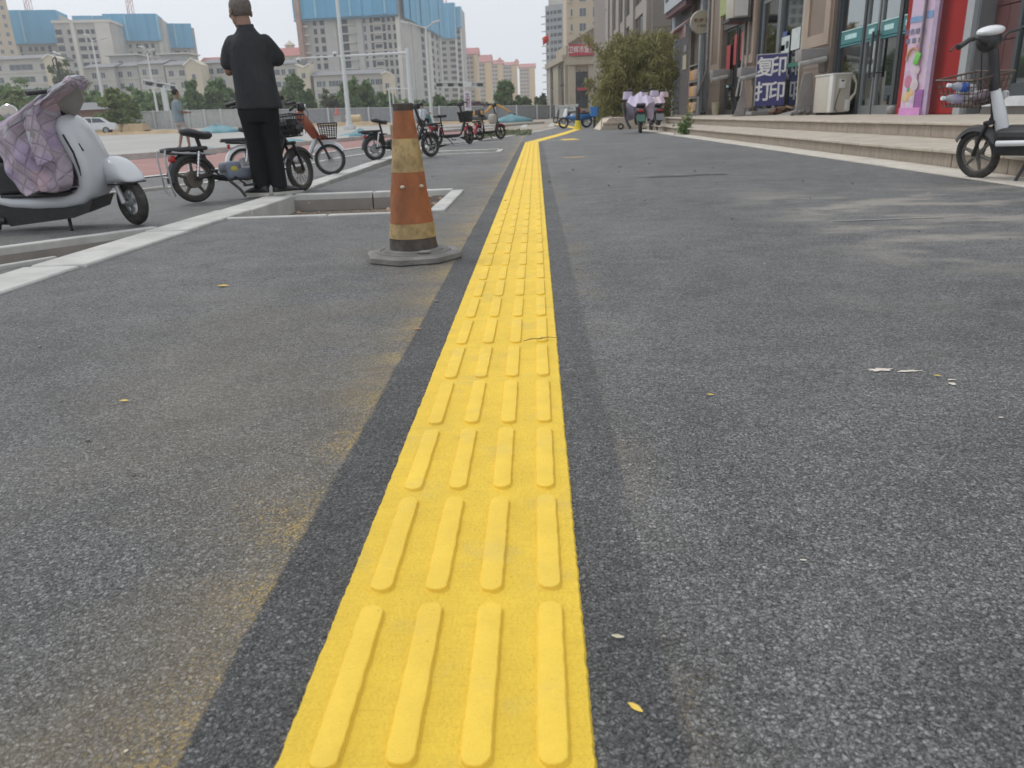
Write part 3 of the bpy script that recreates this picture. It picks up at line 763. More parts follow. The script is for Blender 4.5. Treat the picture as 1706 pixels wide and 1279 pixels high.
M_WHITE = mat('white_paint_gloss', (0.72, 0.73, 0.74), 0.22, var=0.03, scale=3, dirt=0.15, dirtcol=(0.35, 0.33, 0.3))
M_REFL = mat('red_lens', (0.45, 0.02, 0.02), 0.25)
M_AMBER = mat('amber_lens', (0.75, 0.30, 0.03), 0.3)
def wheel(root, cx, r, tw, spokes=5, rimmat=None, hub=0.03, steer=None, axis=None, name='wheel', wide=False, rimr=0.70):
    """tyre > rim; steer turns the front wheel about its steering axis"""
    m = Matrix.Identity(4)
    if steer:
        m = Matrix.Translation((cx, 0, r)) @ Matrix.Rotation(steer, 4, 'Z') @ Matrix.Translation((-cx, 0, -r))
    g = G().wheel_ring((cx, 0, r), r - tw * 0.5, tw * 0.5, 36, 10, 1.0)
    g.xf(m)
    ty = part(name, g, M_TYRE, root, 60)
    g = G()
    rr = r - tw
    g.wheel_ring((cx, 0, r), rr, 0.010, 36, 6, 1.2)
    if spokes > 12:
        for k in range(spokes):
            a = 2 * PI * k / spokes; s = 0.012 if k % 2 else -0.012
            g.tube([(cx + hub * math.cos(a), s, r + hub * math.sin(a)), (cx + rr * math.cos(a + .25), 0, r + rr * math.sin(a + .25))], 0.0018, 4, False)
        g.tube([(cx, -0.03, r), (cx, 0.03, r)], hub, 14)
    else:
        for k in range(spokes):
            a = 2 * PI * k / spokes + 0.3
            g.tube([(cx + hub * .8 * math.cos(a), 0, r + hub * .8 * math.sin(a)), (cx + rr * math.cos(a), 0, r + rr * math.sin(a))], [0.016, 0.011], 6, True)
        g.tube([(cx, -0.035, r), (cx, 0.035, r)], hub, 16)
    g.tube([(cx, -0.055, r), (cx, 0.055, r)], 0.009, 8)
    g.xf(m)
    part('rim', g, rimmat or M_ALLOY, ty, 40)
    return ty, m
def arc_fender(cx, r, a0, a1, w, gap=0.02, th=0.004, drop=0.03):
    rings = []; n = 16
    for i in range(n + 1):
        a = a0 + (a1 - a0) * i / n; R1 = r + gap
        pr = []
        for (yy, dr) in ((-w / 2, -drop), (-w / 2 * .85, 0), (0, .012), (w / 2 * .85, 0), (w / 2, -drop), (w / 2 - th, -drop), (w / 2 * .8, -th), (0, .012 - th), (-w / 2 * .8, -th), (-w / 2 + th, -drop)):
            pr.append((cx + (R1 + dr) * math.cos(a), yy, r + (R1 + dr) * math.sin(a)))
        rings.append(pr)
    return G().loft(rings)
def saddle(c, L, W, H, nose=0.4):
    """bicycle style saddle: broad padded back, narrow nose (+x)"""
    rings = []; n = 11
    for i in range(n):
        t = i / (n - 1); x = c[0] - L / 2 + L * t
        w = W / 2 * (math.sin(PI * min(t + 0.12, 0.5)) if t < 0.38 else (1 - (1 - nose) * ((t - 0.38) / 0.62) ** 0.8))
        w *= 0.35 if i == 0 else (0.5 if i == n - 1 else 1); h = H * (0.5 if i in (0, n - 1) else 1)
        zt = c[2] + 0.02 * math.cos(t * PI * 1.2)
        rings.append([(x, w * math.cos(a), zt + h * 0.5 * math.sin(a) * (1.0 if math.sin(a) > 0 else 0.8)) for a in (2 * PI * k / 14 for k in range(14))])
    return G().loft(rings)
def wire_basket(c, L, W, H, rr=0.0024, mesh_rows=4, cols=7):
    """c = centre of the bottom; flares upward"""
    g = G(); cx, cy_, cz = c
    def ring(t):
        f = 0.78 + 0.22 * t
        return [(cx + sx * L / 2 * f, cy_ + sy * W / 2 * f, cz + H * t) for sx, sy in ((1, 1), (-1, 1), (-1, -1), (1, -1))]
    for k in range(mesh_rows + 1):
        q = ring(k / mesh_rows); r = rr * (2.0 if k == mesh_rows else 1)
        for i in range(4): g.tube([q[i], q[(i + 1) % 4]], r, 5, False)
    q0, q1 = ring(0), ring(1)
    for i in range(4):
        for k in range(cols):
            t = k / cols
            a = Vector(q0[i]).lerp(Vector(q0[(i + 1) % 4]), t); b = Vector(q1[i]).lerp(Vector(q1[(i + 1) % 4]), t)
            g.tube([a, b], rr, 4, False)
    for k in range(1, cols):
        t = k / cols
        g.tube([Vector(q0[0]).lerp(Vector(q0[1]), t), Vector(q0[3]).lerp(Vector(q0[2]), t)], rr, 4, False)
        g.tube([Vector(q0[1]).lerp(Vector(q0[2]), t), Vector(q0[0]).lerp(Vector(q0[3]), t)], rr, 4, False)
    return g
def ebike(label, rear, front, cfg):
    d = Vector((front[0] - rear[0], front[1] - rear[1])); wb = d.length
    root = thing('electric_bike', label, 'electric bike', (rear[0], rear[1], 0.003), (cfg.get('lean', R(-5)), 0, 0), 'electric bikes parked along the walkway')
    root.rotation_mode = 'XYZ'
    root.rotation_euler = (cfg.get('lean', R(-5)), 0, math.atan2(d.y, d.x))
    r = cfg.get('r', 0.19); tw = cfg.get('tw', 0.055); fr = cfg.get('frame', M_BLKM); acc = cfg.get('accent', M_BLKP); acc2 = cfg.get('accent2', acc)
    rimm = cfg.get('rim', M_ALLOY); sp = cfg.get('spokes', 5)
    wheel(root, 0, r, tw, cfg.get('rspokes', sp), rimm, cfg.get('rhub', 0.075), name='rear_wheel')
    steer = cfg.get('steer', 0.12)
    rf = cfg.get('rf', r)
    wheel(root, wb, rf, tw, sp, rimm, 0.032, steer, name='front_wheel')
    # fenders
    part('rear_fender', arc_fender(0, r, R(cfg.get('rf0', 20)), R(185), tw + 0.03), cfg.get('rfender', acc), root)
    ms = Matrix.Translation((wb, 0, rf)) @ Matrix.Rotation(steer, 4, 'Z') @ Matrix.Translation((-wb, 0, -rf))
    part('front_fender', arc_fender(wb, rf, R(28), R(150), tw + 0.028).xf(ms), cfg.get('ffender', acc), root)
    hz = cfg.get('hz', 0.80)                       # handlebar height
    hx = wb - cfg.get('rake', 0.22)                # handlebar x
    crown = Vector((wb - 0.10, 0, rf * 2 + 0.055))
    top = Vector((hx, 0, hz - 0.05))
    # fork
    g = G()
    for s in (-1, 1):
        g.tube([(wb, s * (tw * 0.5 + 0.022), rf), (wb - 0.05, s * (tw * 0.5 + 0.022), rf * 1.7), (crown.x, s * 0.045, crown.z - 0.01)], 0.014, 8)
    g.rbox((crown.x, 0, crown.z), (0.05, 0.13, 0.03), 0.008)
    part('fork', g.xf(ms) if steer else g, cfg.get('forkmat', M_BLKM), root)
    part('steering_column', G().tube([crown, crown.lerp(top, 0.5), top], [0.026, 0.024, 0.018], 12), cfg.get('colmat', fr), root)
    # lower frame
    low = r + cfg.get('deck', -0.015)
    seatx, seatz = cfg.get('seat', (0.30, 0.60))
    post0 = Vector((seatx + 0.06, 0, low + 0.05))
    g = G()
    g.tube([crown.lerp(top, 0.12), (wb - 0.25, 0, low + 0.06), (wb - 0.36, 0, low + 0.01), (0.30, 0, low), (0.12, 0, r + 0.02)], [0.03, 0.028, 0.026, 0.026, 0.022], 10)
    for s in (-1, 1):
        g.tube([(0.30, s * 0.02, low), (0.15, s * (tw * .5 + 0.03), r + 0.02), (0, s * (tw * .5 + 0.028), r)], 0.013, 6)
    g.tube([(0.02, 0.04, r * 2 + 0.06), (seatx + 0.04, 0.0, low + 0.18)], 0.014, 6); g.tube([(0.02, -0.04, r * 2 + 0.06), (seatx + 0.04, 0.0, low + 0.18)], 0.014, 6)
    part('frame', g, fr, root)
    for s in (-1, 1):
        g = G().tube([(0.01, s * (tw * .5 + 0.045), r + 0.02), (0.06, s * (tw * .5 + 0.05), r * 2 + 0.03)], 0.012, 8)
        for k in range(7):
            t = k / 7 + 0.1; g.wheel_ring((0, 0, 0), 0.017, 0.004, 10, 5)
            n_ = 50; v = g.v[-55:]; c0 = Vector((0.01, s * (tw * .5 + 0.045), r + 0.02)).lerp(Vector((0.06, s * (tw * .5 + 0.05), r * 2 + 0.03)), t)
            for q in range(len(g.v) - 55, len(g.v)):
                p = g.v[q]; g.v[q] = (p[0] + c0.x, p[2] * 0.9 + c0.y, p[1] + c0.z)
        part('shock_absorber', g, cfg.get('shock', M_CHROME), root)
    # battery / foot deck
    g = G(); bx0, bx1 = cfg.get('batt', (0.24, wb - 0.34)); bh = cfg.get('bh', 0.10)
    g.rbox(((bx0 + bx1) / 2, 0, low + bh * 0.35), (bx1 - bx0, cfg.get('bw', 0.16), bh), 0.03, 3)
    if cfg.get('hump', True): g.rbox((bx0 + 0.07, 0, low + bh * 0.9), (0.16, cfg.get('bw', 0.16) * 0.95, bh * 1.0), 0.035, 3)
    bt = part('battery_case', g, cfg.get('battmat', acc), root)
    if cfg.get('sticker'):
        g = G().ell((bx0 + 0.07, -cfg.get('bw', 0.16) / 2 * 0.97, low + bh * 0.75), (0.035, 0.004, 0.022), 12); part('sticker', g, mat('yellow_sticker', (0.5, 0.42, 0.06), 0.5), bt)
    # seat
    part('seat_post', G().tube([post0, (seatx, 0, seatz - 0.03)], 0.017, 10), cfg.get('postmat', M_BLKM), root)
    if cfg.get('seatkind', 'saddle') == 'saddle':
        part('seat', saddle((seatx, 0, seatz), 0.27, 0.20, 0.075), M_SEAT, root, 60)
    else:
        part('seat', G().rbox((seatx, 0, seatz), (0.30, 0.19, 0.065), 0.03, 3), M_SEAT, root, 60)
    if cfg.get('backrest'):
        part('backrest', G().rbox((seatx - 0.17, 0, seatz + 0.1), (0.045, 0.18, 0.14), 0.02, 3), M_SEAT, root)
    rz = cfg.get('rackz', r * 2 + 0.085)
    if cfg.get('rack', True):
        g = G().rbox((cfg.get('rackx', -0.06), 0, rz), (cfg.get('rackl', 0.34), 0.15, 0.035), 0.015, 2)
        rk = part('rear_rack', g, cfg.get('rackmat', M_SEAT), root)
        g = G()
        for s in (-1, 1): g.tube([(-0.17, s * 0.07, rz - 0.02), (-0.10, s * 0.07, rz - 0.03), (0.22, s * 0.05, rz - 0.05)], 0.009, 6)
        if cfg.get('guard'):
            for s in (-1, 1): g.tube([(-0.22, s * 0.07, rz), (-0.235, s * 0.07, rz - 0.06), (-0.225, s * 0.07, 0.12), (-0.2, s * 0.05, 0.07)], 0.008, 6)
            g.tube([(-0.225, -0.07, 0.22), (-0.225, 0.07, 0.22)], 0.008, 6)
        part('rack_frame', g, cfg.get('guardmat', M_BLKM), rk)
    part('tail_light', G().rbox((-0.15, 0, rz - 0.07), (0.03, 0.09, 0.05), 0.01, 2), M_REFL, root)
    # handlebar (turned with the wheel)
    mh = Matrix.Translation((hx, 0, 0)) @ Matrix.Rotation(steer, 4, 'Z') @ Matrix.Translation((-hx, 0, 0))
    hw = cfg.get('hw', 0.27)
    pts = [(hx - 0.10, -hw, hz + 0.0), (hx - 0.035, -hw * .62, hz + 0.025), (hx + 0.01, -hw * .33, hz + 0.012), (hx, -0.05, hz - 0.045), (hx, 0.05, hz - 0.045), (hx + 0.01, hw * .33, hz + 0.012), (hx - 0.035, hw * .62, hz + 0.025), (hx - 0.10, hw, hz + 0.0)]
    hb = part('handlebar', G().tube(pts, 0.011, 8).xf(mh), cfg.get('barmat', M_BLKM), root)
    for s in (-1, 1):
        part('grip', G().tube([(hx - 0.045, s * hw * .66, hz + 0.024), (hx - 0.112, s * hw * 1.04, hz - 0.002)], 0.018, 10).xf(mh), M_BLKP, hb)
        g = G().rbox((hx - 0.03, s * hw * .58, hz + 0.024), (0.045, 0.04, 0.032), 0.01, 2)
        g.tube([(hx - 0.01, s * hw * .6, hz + 0.02), (hx + 0.01, s * hw * .8, hz - 0.002), (hx - 0.05, s * hw * 1.06, hz - 0.022)], 0.006, 6)
        part('brake_lever', g.xf(mh), M_BLKM, hb)
    g = G().rbox((hx + 0.035, 0, hz - 0.005), (0.09, 0.13, 0.10), 0.035, 3)
    hl = part('headlight', g.xf(mh), cfg.get('lampmat', M_BLKP), root, 60)
    part('lamp_lens', G().ell((hx + 0.08, 0, hz - 0.01), (0.014, 0.042, 0.035), 14).xf(mh), M_CHROME, hl)
    g = G().tube([(hx + 0.04, 0.03, hz + 0.02), (hx + 0.07, 0.02, hz - 0.10), (hx + 0.05, 0.015, rf * 2 + 0.12)], 0.004, 5)
    g.tube([(hx + 0.03, -0.04, hz + 0.02), (hx + 0.10, -0.05, hz - 0.08), (hx + 0.06, -0.02, rf * 2 + 0.14)], 0.004, 5)
    part('cable', g, M_BLKP, root)
    if cfg.get('basket'):
        bk = cfg['basket']   # (L, W, H, z)
        g = wire_basket((crown.x + 0.11, 0, bk[3]), bk[0], bk[1], bk[2], rr=bk[4] if len(bk) > 4 else 0.0024).xf(mh)
        b_ = part('basket', g, cfg.get('basketmat', M_BLKM), root, 60)
        if cfg.get('load'):
            g = G()
            rg = random.Random(5)
            for _ in range(9): g.ell((crown.x + 0.11 + rg.uniform(-.06, .06), rg.uniform(-.08, .08), bk[3] + bk[2] * rg.uniform(.2, .6)), (rg.uniform(.04, .08), rg.uniform(.04, .08), bk[2] * .3), 8)
            part('basket_lining', g.xf(mh), M_BLKP, b_, 30)
    if cfg.get('mirror'):
        for s in (-1, 1):
            g = G().tube([(hx - 0.02, s * hw * .6, hz + 0.03), (hx - 0.02, s * hw * .9, hz + 0.14)], 0.005, 6)
            mo = part('mirror_stem', g.xf(mh), M_BLKM, hb); part('mirror_glass', G().ell((hx - 0.02, s * hw * .95, hz + 0.17), (0.01, 0.055, 0.035), 12).xf(mh), M_CHROME, mo)
    # kickstand, cranks and pedals
    kx, ks = cfg.get('kick', (0.30, -1))
    part('kickstand', G().tube([(kx, ks * 0.05, low - 0.02), (kx + 0.045, ks * 0.13, 0.07), (kx + 0.06, ks * 0.165, 0.012)], [0.013, 0.012, 0.014], 6), M_BLKM, root)
    g = G().tube([(0.34, -0.10, low), (0.34, 0.10, low)], 0.012, 8)
    g.tube([(0.34, -0.10, low), (0.42, -0.11, low - 0.07)], 0.008, 6); g.tube([(0.34, 0.10, low), (0.26, 0.11, low + 0.07)], 0.008, 6)
    ck = part('crank', g, M_BLKM, root)
    part('pedal', G().rbox((0.42, -0.155, low - 0.07), (0.08, 0.08, 0.022), 0.005, 1), M_BLKP, ck); part('pedal', G().rbox((0.26, 0.155, low + 0.07), (0.08, 0.08, 0.022), 0.005, 1), M_BLKP, ck)
    return root, mh, dict(wb=wb, hx=hx, hz=hz, low=low, crown=crown, rz=rz, seat=(seatx, seatz), rf=rf)

M_SLATE = mat('slate_blue_plastic', (0.16, 0.185, 0.235), 0.5, dirt=0.5, dirtcol=(0.25, 0.22, 0.18), scale=6)
M_FRED = mat('orange_red_panel', (0.28, 0.07, 0.035), 0.4, dirt=0.2, scale=8)
M_CRED = mat('crimson_panel', (0.34, 0.03, 0.055), 0.3, dirt=0.1)
M_SILV = mat('silver_paint', (0.45, 0.46, 0.47), 0.35, 0.4, dirt=0.3)
M_DUSTW = mat('dusty_wheel', (0.10, 0.085, 0.07), 0.8, dirt=0.5, dirtcol=(0.2, 0.165, 0.125))
# the bike behind the man
b1, mh1, _k = ebike('black and slate blue electric bike parked right behind the man in black', (-2.90, 6.62), (-2.22, 7.42), dict(
    r=0.19, tw=0.05, seat=(0.10, 0.555), rackz=0.435, rackx=-0.03, rackl=0.36, battmat=M_SLATE, rim=M_DUSTW, rspokes=5, rhub=0.07, guard=True, guardmat=M_SILV, sticker=True, hz=0.80, rake=0.28,
    steer=0.35, basket=(0.22, 0.27, 0.19, 0.50, 0.004), load=True, spokes=24, hw=0.30, lean=R(-4), batt=(0.28, 0.74)))
# its neighbour with the orange-red column
b2, mh2, k2 = ebike('electric bike with orange-red column and wire basket, parked past the man in black', (-3.38, 9.15), (-2.50, 9.62), dict(
    r=0.185, tw=0.045, spokes=28, frame=M_SILV, battmat=M_SILV, ffender=M_WHITE, rfender=M_WHITE, hz=0.80, rake=0.30, steer=-0.25, basket=(0.22, 0.28, 0.16, 0.42, 0.0042), seat=(0.12, 0.55), hw=0.30, lean=R(-5)))
cr2, tp2 = k2['crown'], Vector((k2['hx'], 0, k2['hz'] - 0.05))
g = G(); rings = []
for t, w, dpt in ((0.0, 0.03, 0.04), (0.15, 0.05, 0.05), (0.45, 0.07, 0.06), (0.75, 0.085, 0.06), (0.92, 0.06, 0.05), (1.0, 0.03, 0.03)):
    c = cr2.lerp(tp2, t)
    rings.append([(c.x - 0.02 + dpt * math.cos(a), w * math.sin(a), c.z + 0.02 * math.cos(a)) for a in (2 * PI * k / 14 for k in range(14))])
part('leg_shield', G().loft(rings), M_FRED, b2, 60)
g = G().ell((k2['wb'] - 0.06, 0, 0.44), (0.05, 0.035, 0.035), 12); part('basket_lamp', g.xf(mh2), M_FRED, b2)
# behind the cone
b3, mh3, k3 = ebike('black electric bike behind the cone with a cardboard box between seat and bars', (-2.60, 12.85), (-1.78, 13.45), dict(
    r=0.19, tw=0.06, seat=(0.13, 0.60), rackx=-0.06, rackz=0.45, rackl=0.34, hz=0.82, steer=0.2, lean=R(-3), hw=0.27))
bx = single('cardboard_box', G().rbox((0, 0, 0.14), (0.34, 0.26, 0.26), 0.006, 1), mat('cardboard', (0.36, 0.27, 0.15), 0.85, bump=0.15, bscale=30), 'brown cardboard box riding on the black electric bike behind the cone', 'box', loc=(-2.17, 13.14, 0.27), rot=(0, 0, 0.63))
# the two red ones
ebike('red and black electric bike, nearer one of the red pair past the cone', (-2.33, 18.7), (-1.62, 19.45), dict(
    r=0.205, tw=0.06, rfender=M_CRED, ffender=M_CRED, seat=(0.18, 0.66), rackx=-0.02, rackz=0.50, rackl=0.36, hz=0.92, basket=(0.24, 0.28, 0.22, 0.52, 0.012), basketmat=M_BLKP, load=True, lean=R(-3), steer=0.3, battmat=M_BLKP, seatkind='flat', rim=M_BLKM, bh=0.07, hump=False))
ebike('red and black electric bike, farther one of the red pair past the cone', (-1.53, 21.9), (-1.00, 22.75), dict(
    r=0.20, tw=0.06, rfender=M_CRED, ffender=M_CRED, seat=(0.18, 0.64), rackx=-0.04, rackz=0.50, rackl=0.34, hz=0.92, lean=R(-4), steer=-0.2, battmat=M_BLKP, rim=M_BLKM, bh=0.07, hump=False, backrest=True, mirror=False))
bag = single('shopping_bag', G().rbox((0, 0, 0.13), (0.2, 0.2, 0.26), 0.06, 2), mat('pale_bag', (0.5, 0.46, 0.40), 0.7, bump=0.5, bscale=8), 'pale bag hung on the farther red electric bike', 'bag', loc=(-1.20, 22.42, 0.42), rot=(0, 0, 1.0))
# the large one by the steps
b6, mh6, k6 = ebike('white and black electric bike with bottles in its wire basket by the steps', (4.22, 5.46), (3.47, 6.40), dict(
    r=0.190, tw=0.058, spokes=6, hz=1.03, rake=0.045, kick=(0.80, 1), steer=-0.30, hw=0.44, lean=R(-9), seat=(0.70, 0.74), frame=M_BLKP, battmat=M_BLKP, batt=(0.30, 1.05), bh=0.19, bw=0.25, hump=False, deck=0.04,
    rim=mat('grey_rim', (0.20, 0.19, 0.17), 0.6, 0.3, dirt=0.6, dirtcol=(0.22, 0.19, 0.15)), colmat=M_BLKP, ffender=mat('dusty_fender', (0.09, 0.09, 0.092), 0.55, dirt=0.5, dirtcol=(0.2, 0.18, 0.15)),
    rackz=0.46, rackx=0.0, seatkind='saddle'))
wb6, cr6, hx6, hz6, low6 = k6['wb'], k6['crown'], k6['hx'], k6['hz'], k6['low']
top6 = Vector((hx6, 0, hz6 - 0.05))
# white lower tube of the head and rail along the deck
c0 = Vector((wb6 - 0.155, 0, 0.40))
g = G().tube([(wb6 - 0.17, 0, 0.34), (wb6 - 0.125, 0, 0.52), (wb6 - 0.08, 0, 0.68)], [0.048, 0.044, 0.034], 16)
part('white_tube', g, M_WHITE, b6)
g = G()
for s in (-1, 1):
    g.tube([(wb6 - 0.19, s * 0.145, 0.30), (wb6 - 0.45, s * 0.16, 0.31), (0.12, s * 0.15, 0.34), (-0.10, s * 0.09, 0.44)], [0.022, 0.020, 0.018, 0.014], 10)
part('side_rail', g, M_WHITE, b6)
part('deck_cover', G().rbox((wb6 - 0.44, 0, 0.345), (0.52, 0.27, 0.035), 0.014, 2), M_BLKP, b6)
part('lamp_pod', G().ell((hx6 + 0.045, 0, hz6 - 0.02), (0.075, 0.10, 0.085), 18).xf(mh6), M_BLKP, b6)
part('column_cover', G().tube([(wb6 - 0.08, 0, 0.66), (hx6 - 0.0, 0, hz6 - 0.08)], [0.040, 0.034], 14), M_BLKP, b6)
part('lamp_hood', G().ell((hx6 + 0.035, 0, hz6 + 0.045), (0.085, 0.105, 0.038), 18).xf(mh6), M_WHITE, b6)
g = G().lathe([(0.001, 0), (0.028, 0.004), (0.03, 0.012), (0.001, 0.014)], 20, (0, 0, 0), Matrix.Rotation(PI / 2, 3, 'X'))
g.xf(Matrix.Translation((wb6 - 0.13, -0.05, 0.62))); part('horn', g, M_CHROME, b6)
part('reflector', G().ell((wb6 + 0.015, -0.065, 0.30), (0.022, 0.008, 0.022), 12), M_AMBER, b6)
bz = 0.565
g = wire_basket((wb6 + 0.09, 0, bz), 0.34, 0.40, 0.20, rr=0.0042, cols=8)
g.xf(mh6); part('basket', g, mat('rusty_wire', (0.13, 0.10, 0.085), 0.6, 0.5, dirt=0.4, dirtcol=(0.25, 0.15, 0.09)), b6)
part('basket_strut', G().tube([(wb6 - 0.07, -0.06, bz), (wb6 - 0.02, -0.04, 0.40)], 0.006, 6).xf(mh6), M_BLKM, b6)
def bottle(label, loc, rot, colm, lab):
    t = thing('drink_bottle', label, 'bottle', loc, rot, 'bottles in the wire basket')
    g = G().lathe([(0.001, 0), (0.028, 0.002), (0.032, 0.02), (0.030, 0.04), (0.032, 0.06), (0.032, 0.13), (0.028, 0.155), (0.014, 0.185), (0.013, 0.20), (0.001, 0.20)], 20)
    part('bottle_body', g, colm, t)
    part('bottle_label', G().lathe([(0.0326, 0.062), (0.0328, 0.122)], 24), lab, t)
    part('bottle_cap', G().lathe([(0.001, 0.222), (0.015, 0.222), (0.016, 0.198), (0.001, 0.198)], 16), mat('cap_white', (0.75, 0.76, 0.8), 0.4), t)
    return t
M_PET = mat('clear_plastic', (0.70, 0.72, 0.76), 0.15, trans=0.55)
w6 = b6.matrix_basis.copy()
def on6(p): return Matrix.LocRotScale(b6.location, b6.rotation_euler, None) @ (mh6 @ Vector(p))
bottle('water bottle with a blue label in the wire basket', on6((wb6 + 0.0, 0.10, bz + 0.125)), (R(82), 0.0, math.atan2(0.94, -0.75) + 2.6), M_PET, mat('label_blue', (0.05, 0.13, 0.5), 0.4))
bottle('water bottle with a lilac label lying lower in the wire basket', on6((wb6 + 0.05, 0.12, bz + 0.05)), (R(86), 0.0, math.atan2(0.94, -0.75) + 2.75), M_PET, mat('label_lilac', (0.42, 0.36, 0.55), 0.4))
rg = random.Random(4)
g = G()
g.ell((0, 0, 0), (0.11, 0.07, 0.045), 20)
g.v = [(p[0] + 0.012 * math.sin(p[1] * 80 + p[0] * 50), p[1] + 0.01 * math.sin(p[0] * 90), p[2] + 0.008 * math.sin(p[0] * 70 + p[1] * 60)) for p in g.v]
pp = on6((wb6 + 0.02, -0.02, bz + 0.05)); single('plastic_bag', g, mat('mauve_bag', (0.28, 0.23, 0.27), 0.35, bump=0.4, bscale=30), 'crumpled mauve plastic bag in the wire basket of the white bike', 'bag', loc=pp)
# ================================================================== WHITE SCOOTER UNDER A QUILTED COVER
M_SCW = mat('scooter_white', (0.54, 0.555, 0.57), 0.20, var=0.03, scale=2, dirt=0.10, dirtcol=(0.4, 0.38, 0.35))
sc = thing('motor_scooter', 'white retro electric scooter half hidden by a lilac quilted cover', 'scooter', (-3.895, 5.12, 0.0), (R(3), 0, R(3)), None)
# local x forward; world X = x - 3.93
WB = 1.19
wheel(sc, 0, 0.15, 0.075, 5, M_ALLOY, 0.05, name='rear_wheel')
wheel(sc, WB, 0.152, 0.070, 6, mat('bright_alloy', (0.55, 0.56, 0.57), 0.35, 0.8), 0.03, -0.62, name='front_wheel')
msf = Matrix.Translation((WB, 0, 0)) @ Matrix.Rotation(-0.62, 4, 'Z') @ Matrix.Translation((-WB, 0, 0))
g = G()
for s in (-1, 1): g.tube([(WB + 0.005, s * 0.062, 0.15), (WB - 0.035, s * 0.062, 0.25), (WB - 0.075, s * 0.05, 0.36)], [0.018, 0.017, 0.02], 10)
g.tube([(WB, -0.065, 0.152), (WB, 0.065, 0.152)], 0.011, 8)
part('fork', g.xf(msf), M_SILV, sc)
# front fender: rounded cap over the tyre, skirted down to the shield
rings = []
for x, zt, zb, w in ((0.985, 0.36, 0.27, 0.03), (1.00, 0.425, 0.235, 0.085), (1.05, 0.445, 0.235, 0.105), (1.11, 0.435, 0.255, 0.105), (1.18, 0.40, 0.275, 0.095), (1.24, 0.355, 0.285, 0.085), (1.285, 0.315, 0.285, 0.065), (1.30, 0.30, 0.288, 0.03)):
    ring = []
    for k in range(16):
        a = 2 * PI * k / 16; ca, sa = math.cos(a), math.sin(a)
        ring.append((x, w * (abs(ca) ** 0.7) * (1 if ca > 0 else -1), (zt + zb) / 2 + (zt - zb) / 2 * (abs(sa) ** 0.8) * (1 if sa > 0 else -1)))
    rings.append(ring)
part('front_fender', G().loft(rings).xf(msf), M_SCW, sc, 60)
part('fender_lip', G().tube([(1.10, 0.09, 0.27), (1.22, 0.085, 0.278), (1.31, 0.05, 0.288), (1.315, 0, 0.289), (1.31, -0.05, 0.288), (1.22, -0.085, 0.278), (1.10, -0.09, 0.27)], 0.006, 6).xf(msf), M_BLKP, sc)
# leg shield / body sweep: sections along a path (centre x, z, half thickness, half width)
def shell(secs, n=20, p=0.75):
    rings = []
    for i, (x, z, th, w) in enumerate(secs):
        a0 = secs[max(i - 1, 0)]; a1 = secs[min(i + 1, len(secs) - 1)]
        t = Vector((a1[0] - a0[0], 0, a1[1] - a0[1])).normalized(); nn = Vector((t.z, 0, -t.x))
        ring = []
        for k in range(n):
            a = 2 * PI * k / n; ca, sa = math.cos(a), math.sin(a)
            ca2 = abs(ca) ** p * (1 if ca > 0 else -1); sa2 = abs(sa) ** p * (1 if sa > 0 else -1)
            ring.append(tuple(Vector((x, 0, z)) + nn * th * ca2 + Vector((0, w * sa2, 0))))
        rings.append(ring)
    return G().loft(rings)
g = shell([(0.870, 0.70, 0.012, 0.06), (0.885, 0.69, 0.042, 0.12), (0.905, 0.655, 0.06, 0.16), (0.93, 0.59, 0.068, 0.18), (0.958, 0.51, 0.07, 0.185), (0.985, 0.43, 0.07, 0.18), (0.995, 0.34, 0.07, 0.178), (0.98, 0.265, 0.068, 0.175), (0.93, 0.21, 0.065, 0.17), (0.82, 0.185, 0.052, 0.168), (0.65, 0.178, 0.048, 0.168), (0.48, 0.19, 0.045, 0.165), (0.34, 0.225, 0.04, 0.16), (0.25, 0.27, 0.03, 0.14)], 24)
bodyw = part('leg_shield', g, M_SCW, sc, 60)
g = G().prism([(0.930, 0.60), (0.938, 0.605), (0.978, 0.50), (0.99, 0.40), (0.985, 0.35), (0.978, 0.41), (0.968, 0.49)], (-0.186, -0.10), axis=1)
part('shield_seam', g, M_BLKP, bodyw, 20)
g = G().prism([(0.995, 0.545), (1.003, 0.545), (1.020, 0.50), (1.013, 0.498)], (-0.150, -0.13), axis=1)
part('turn_signal', g, M_BLKP, bodyw, 20)
# black underbody
g = G().prism([(0.18, 0.20), (0.30, 0.245), (0.5, 0.165), (0.8, 0.15), (0.95, 0.17), (1.01, 0.20), (0.965, 0.12), (0.86, 0.085), (0.44, 0.045), (0.40, 0.10)], (-0.155, 0.155), axis=1)
part('underbody', g, M_BLKP, sc, 20)
part('floor_board', G().rbox((0.67, 0, 0.235), (0.50, 0.30, 0.02), 0.008, 2), M_BLKP, sc)
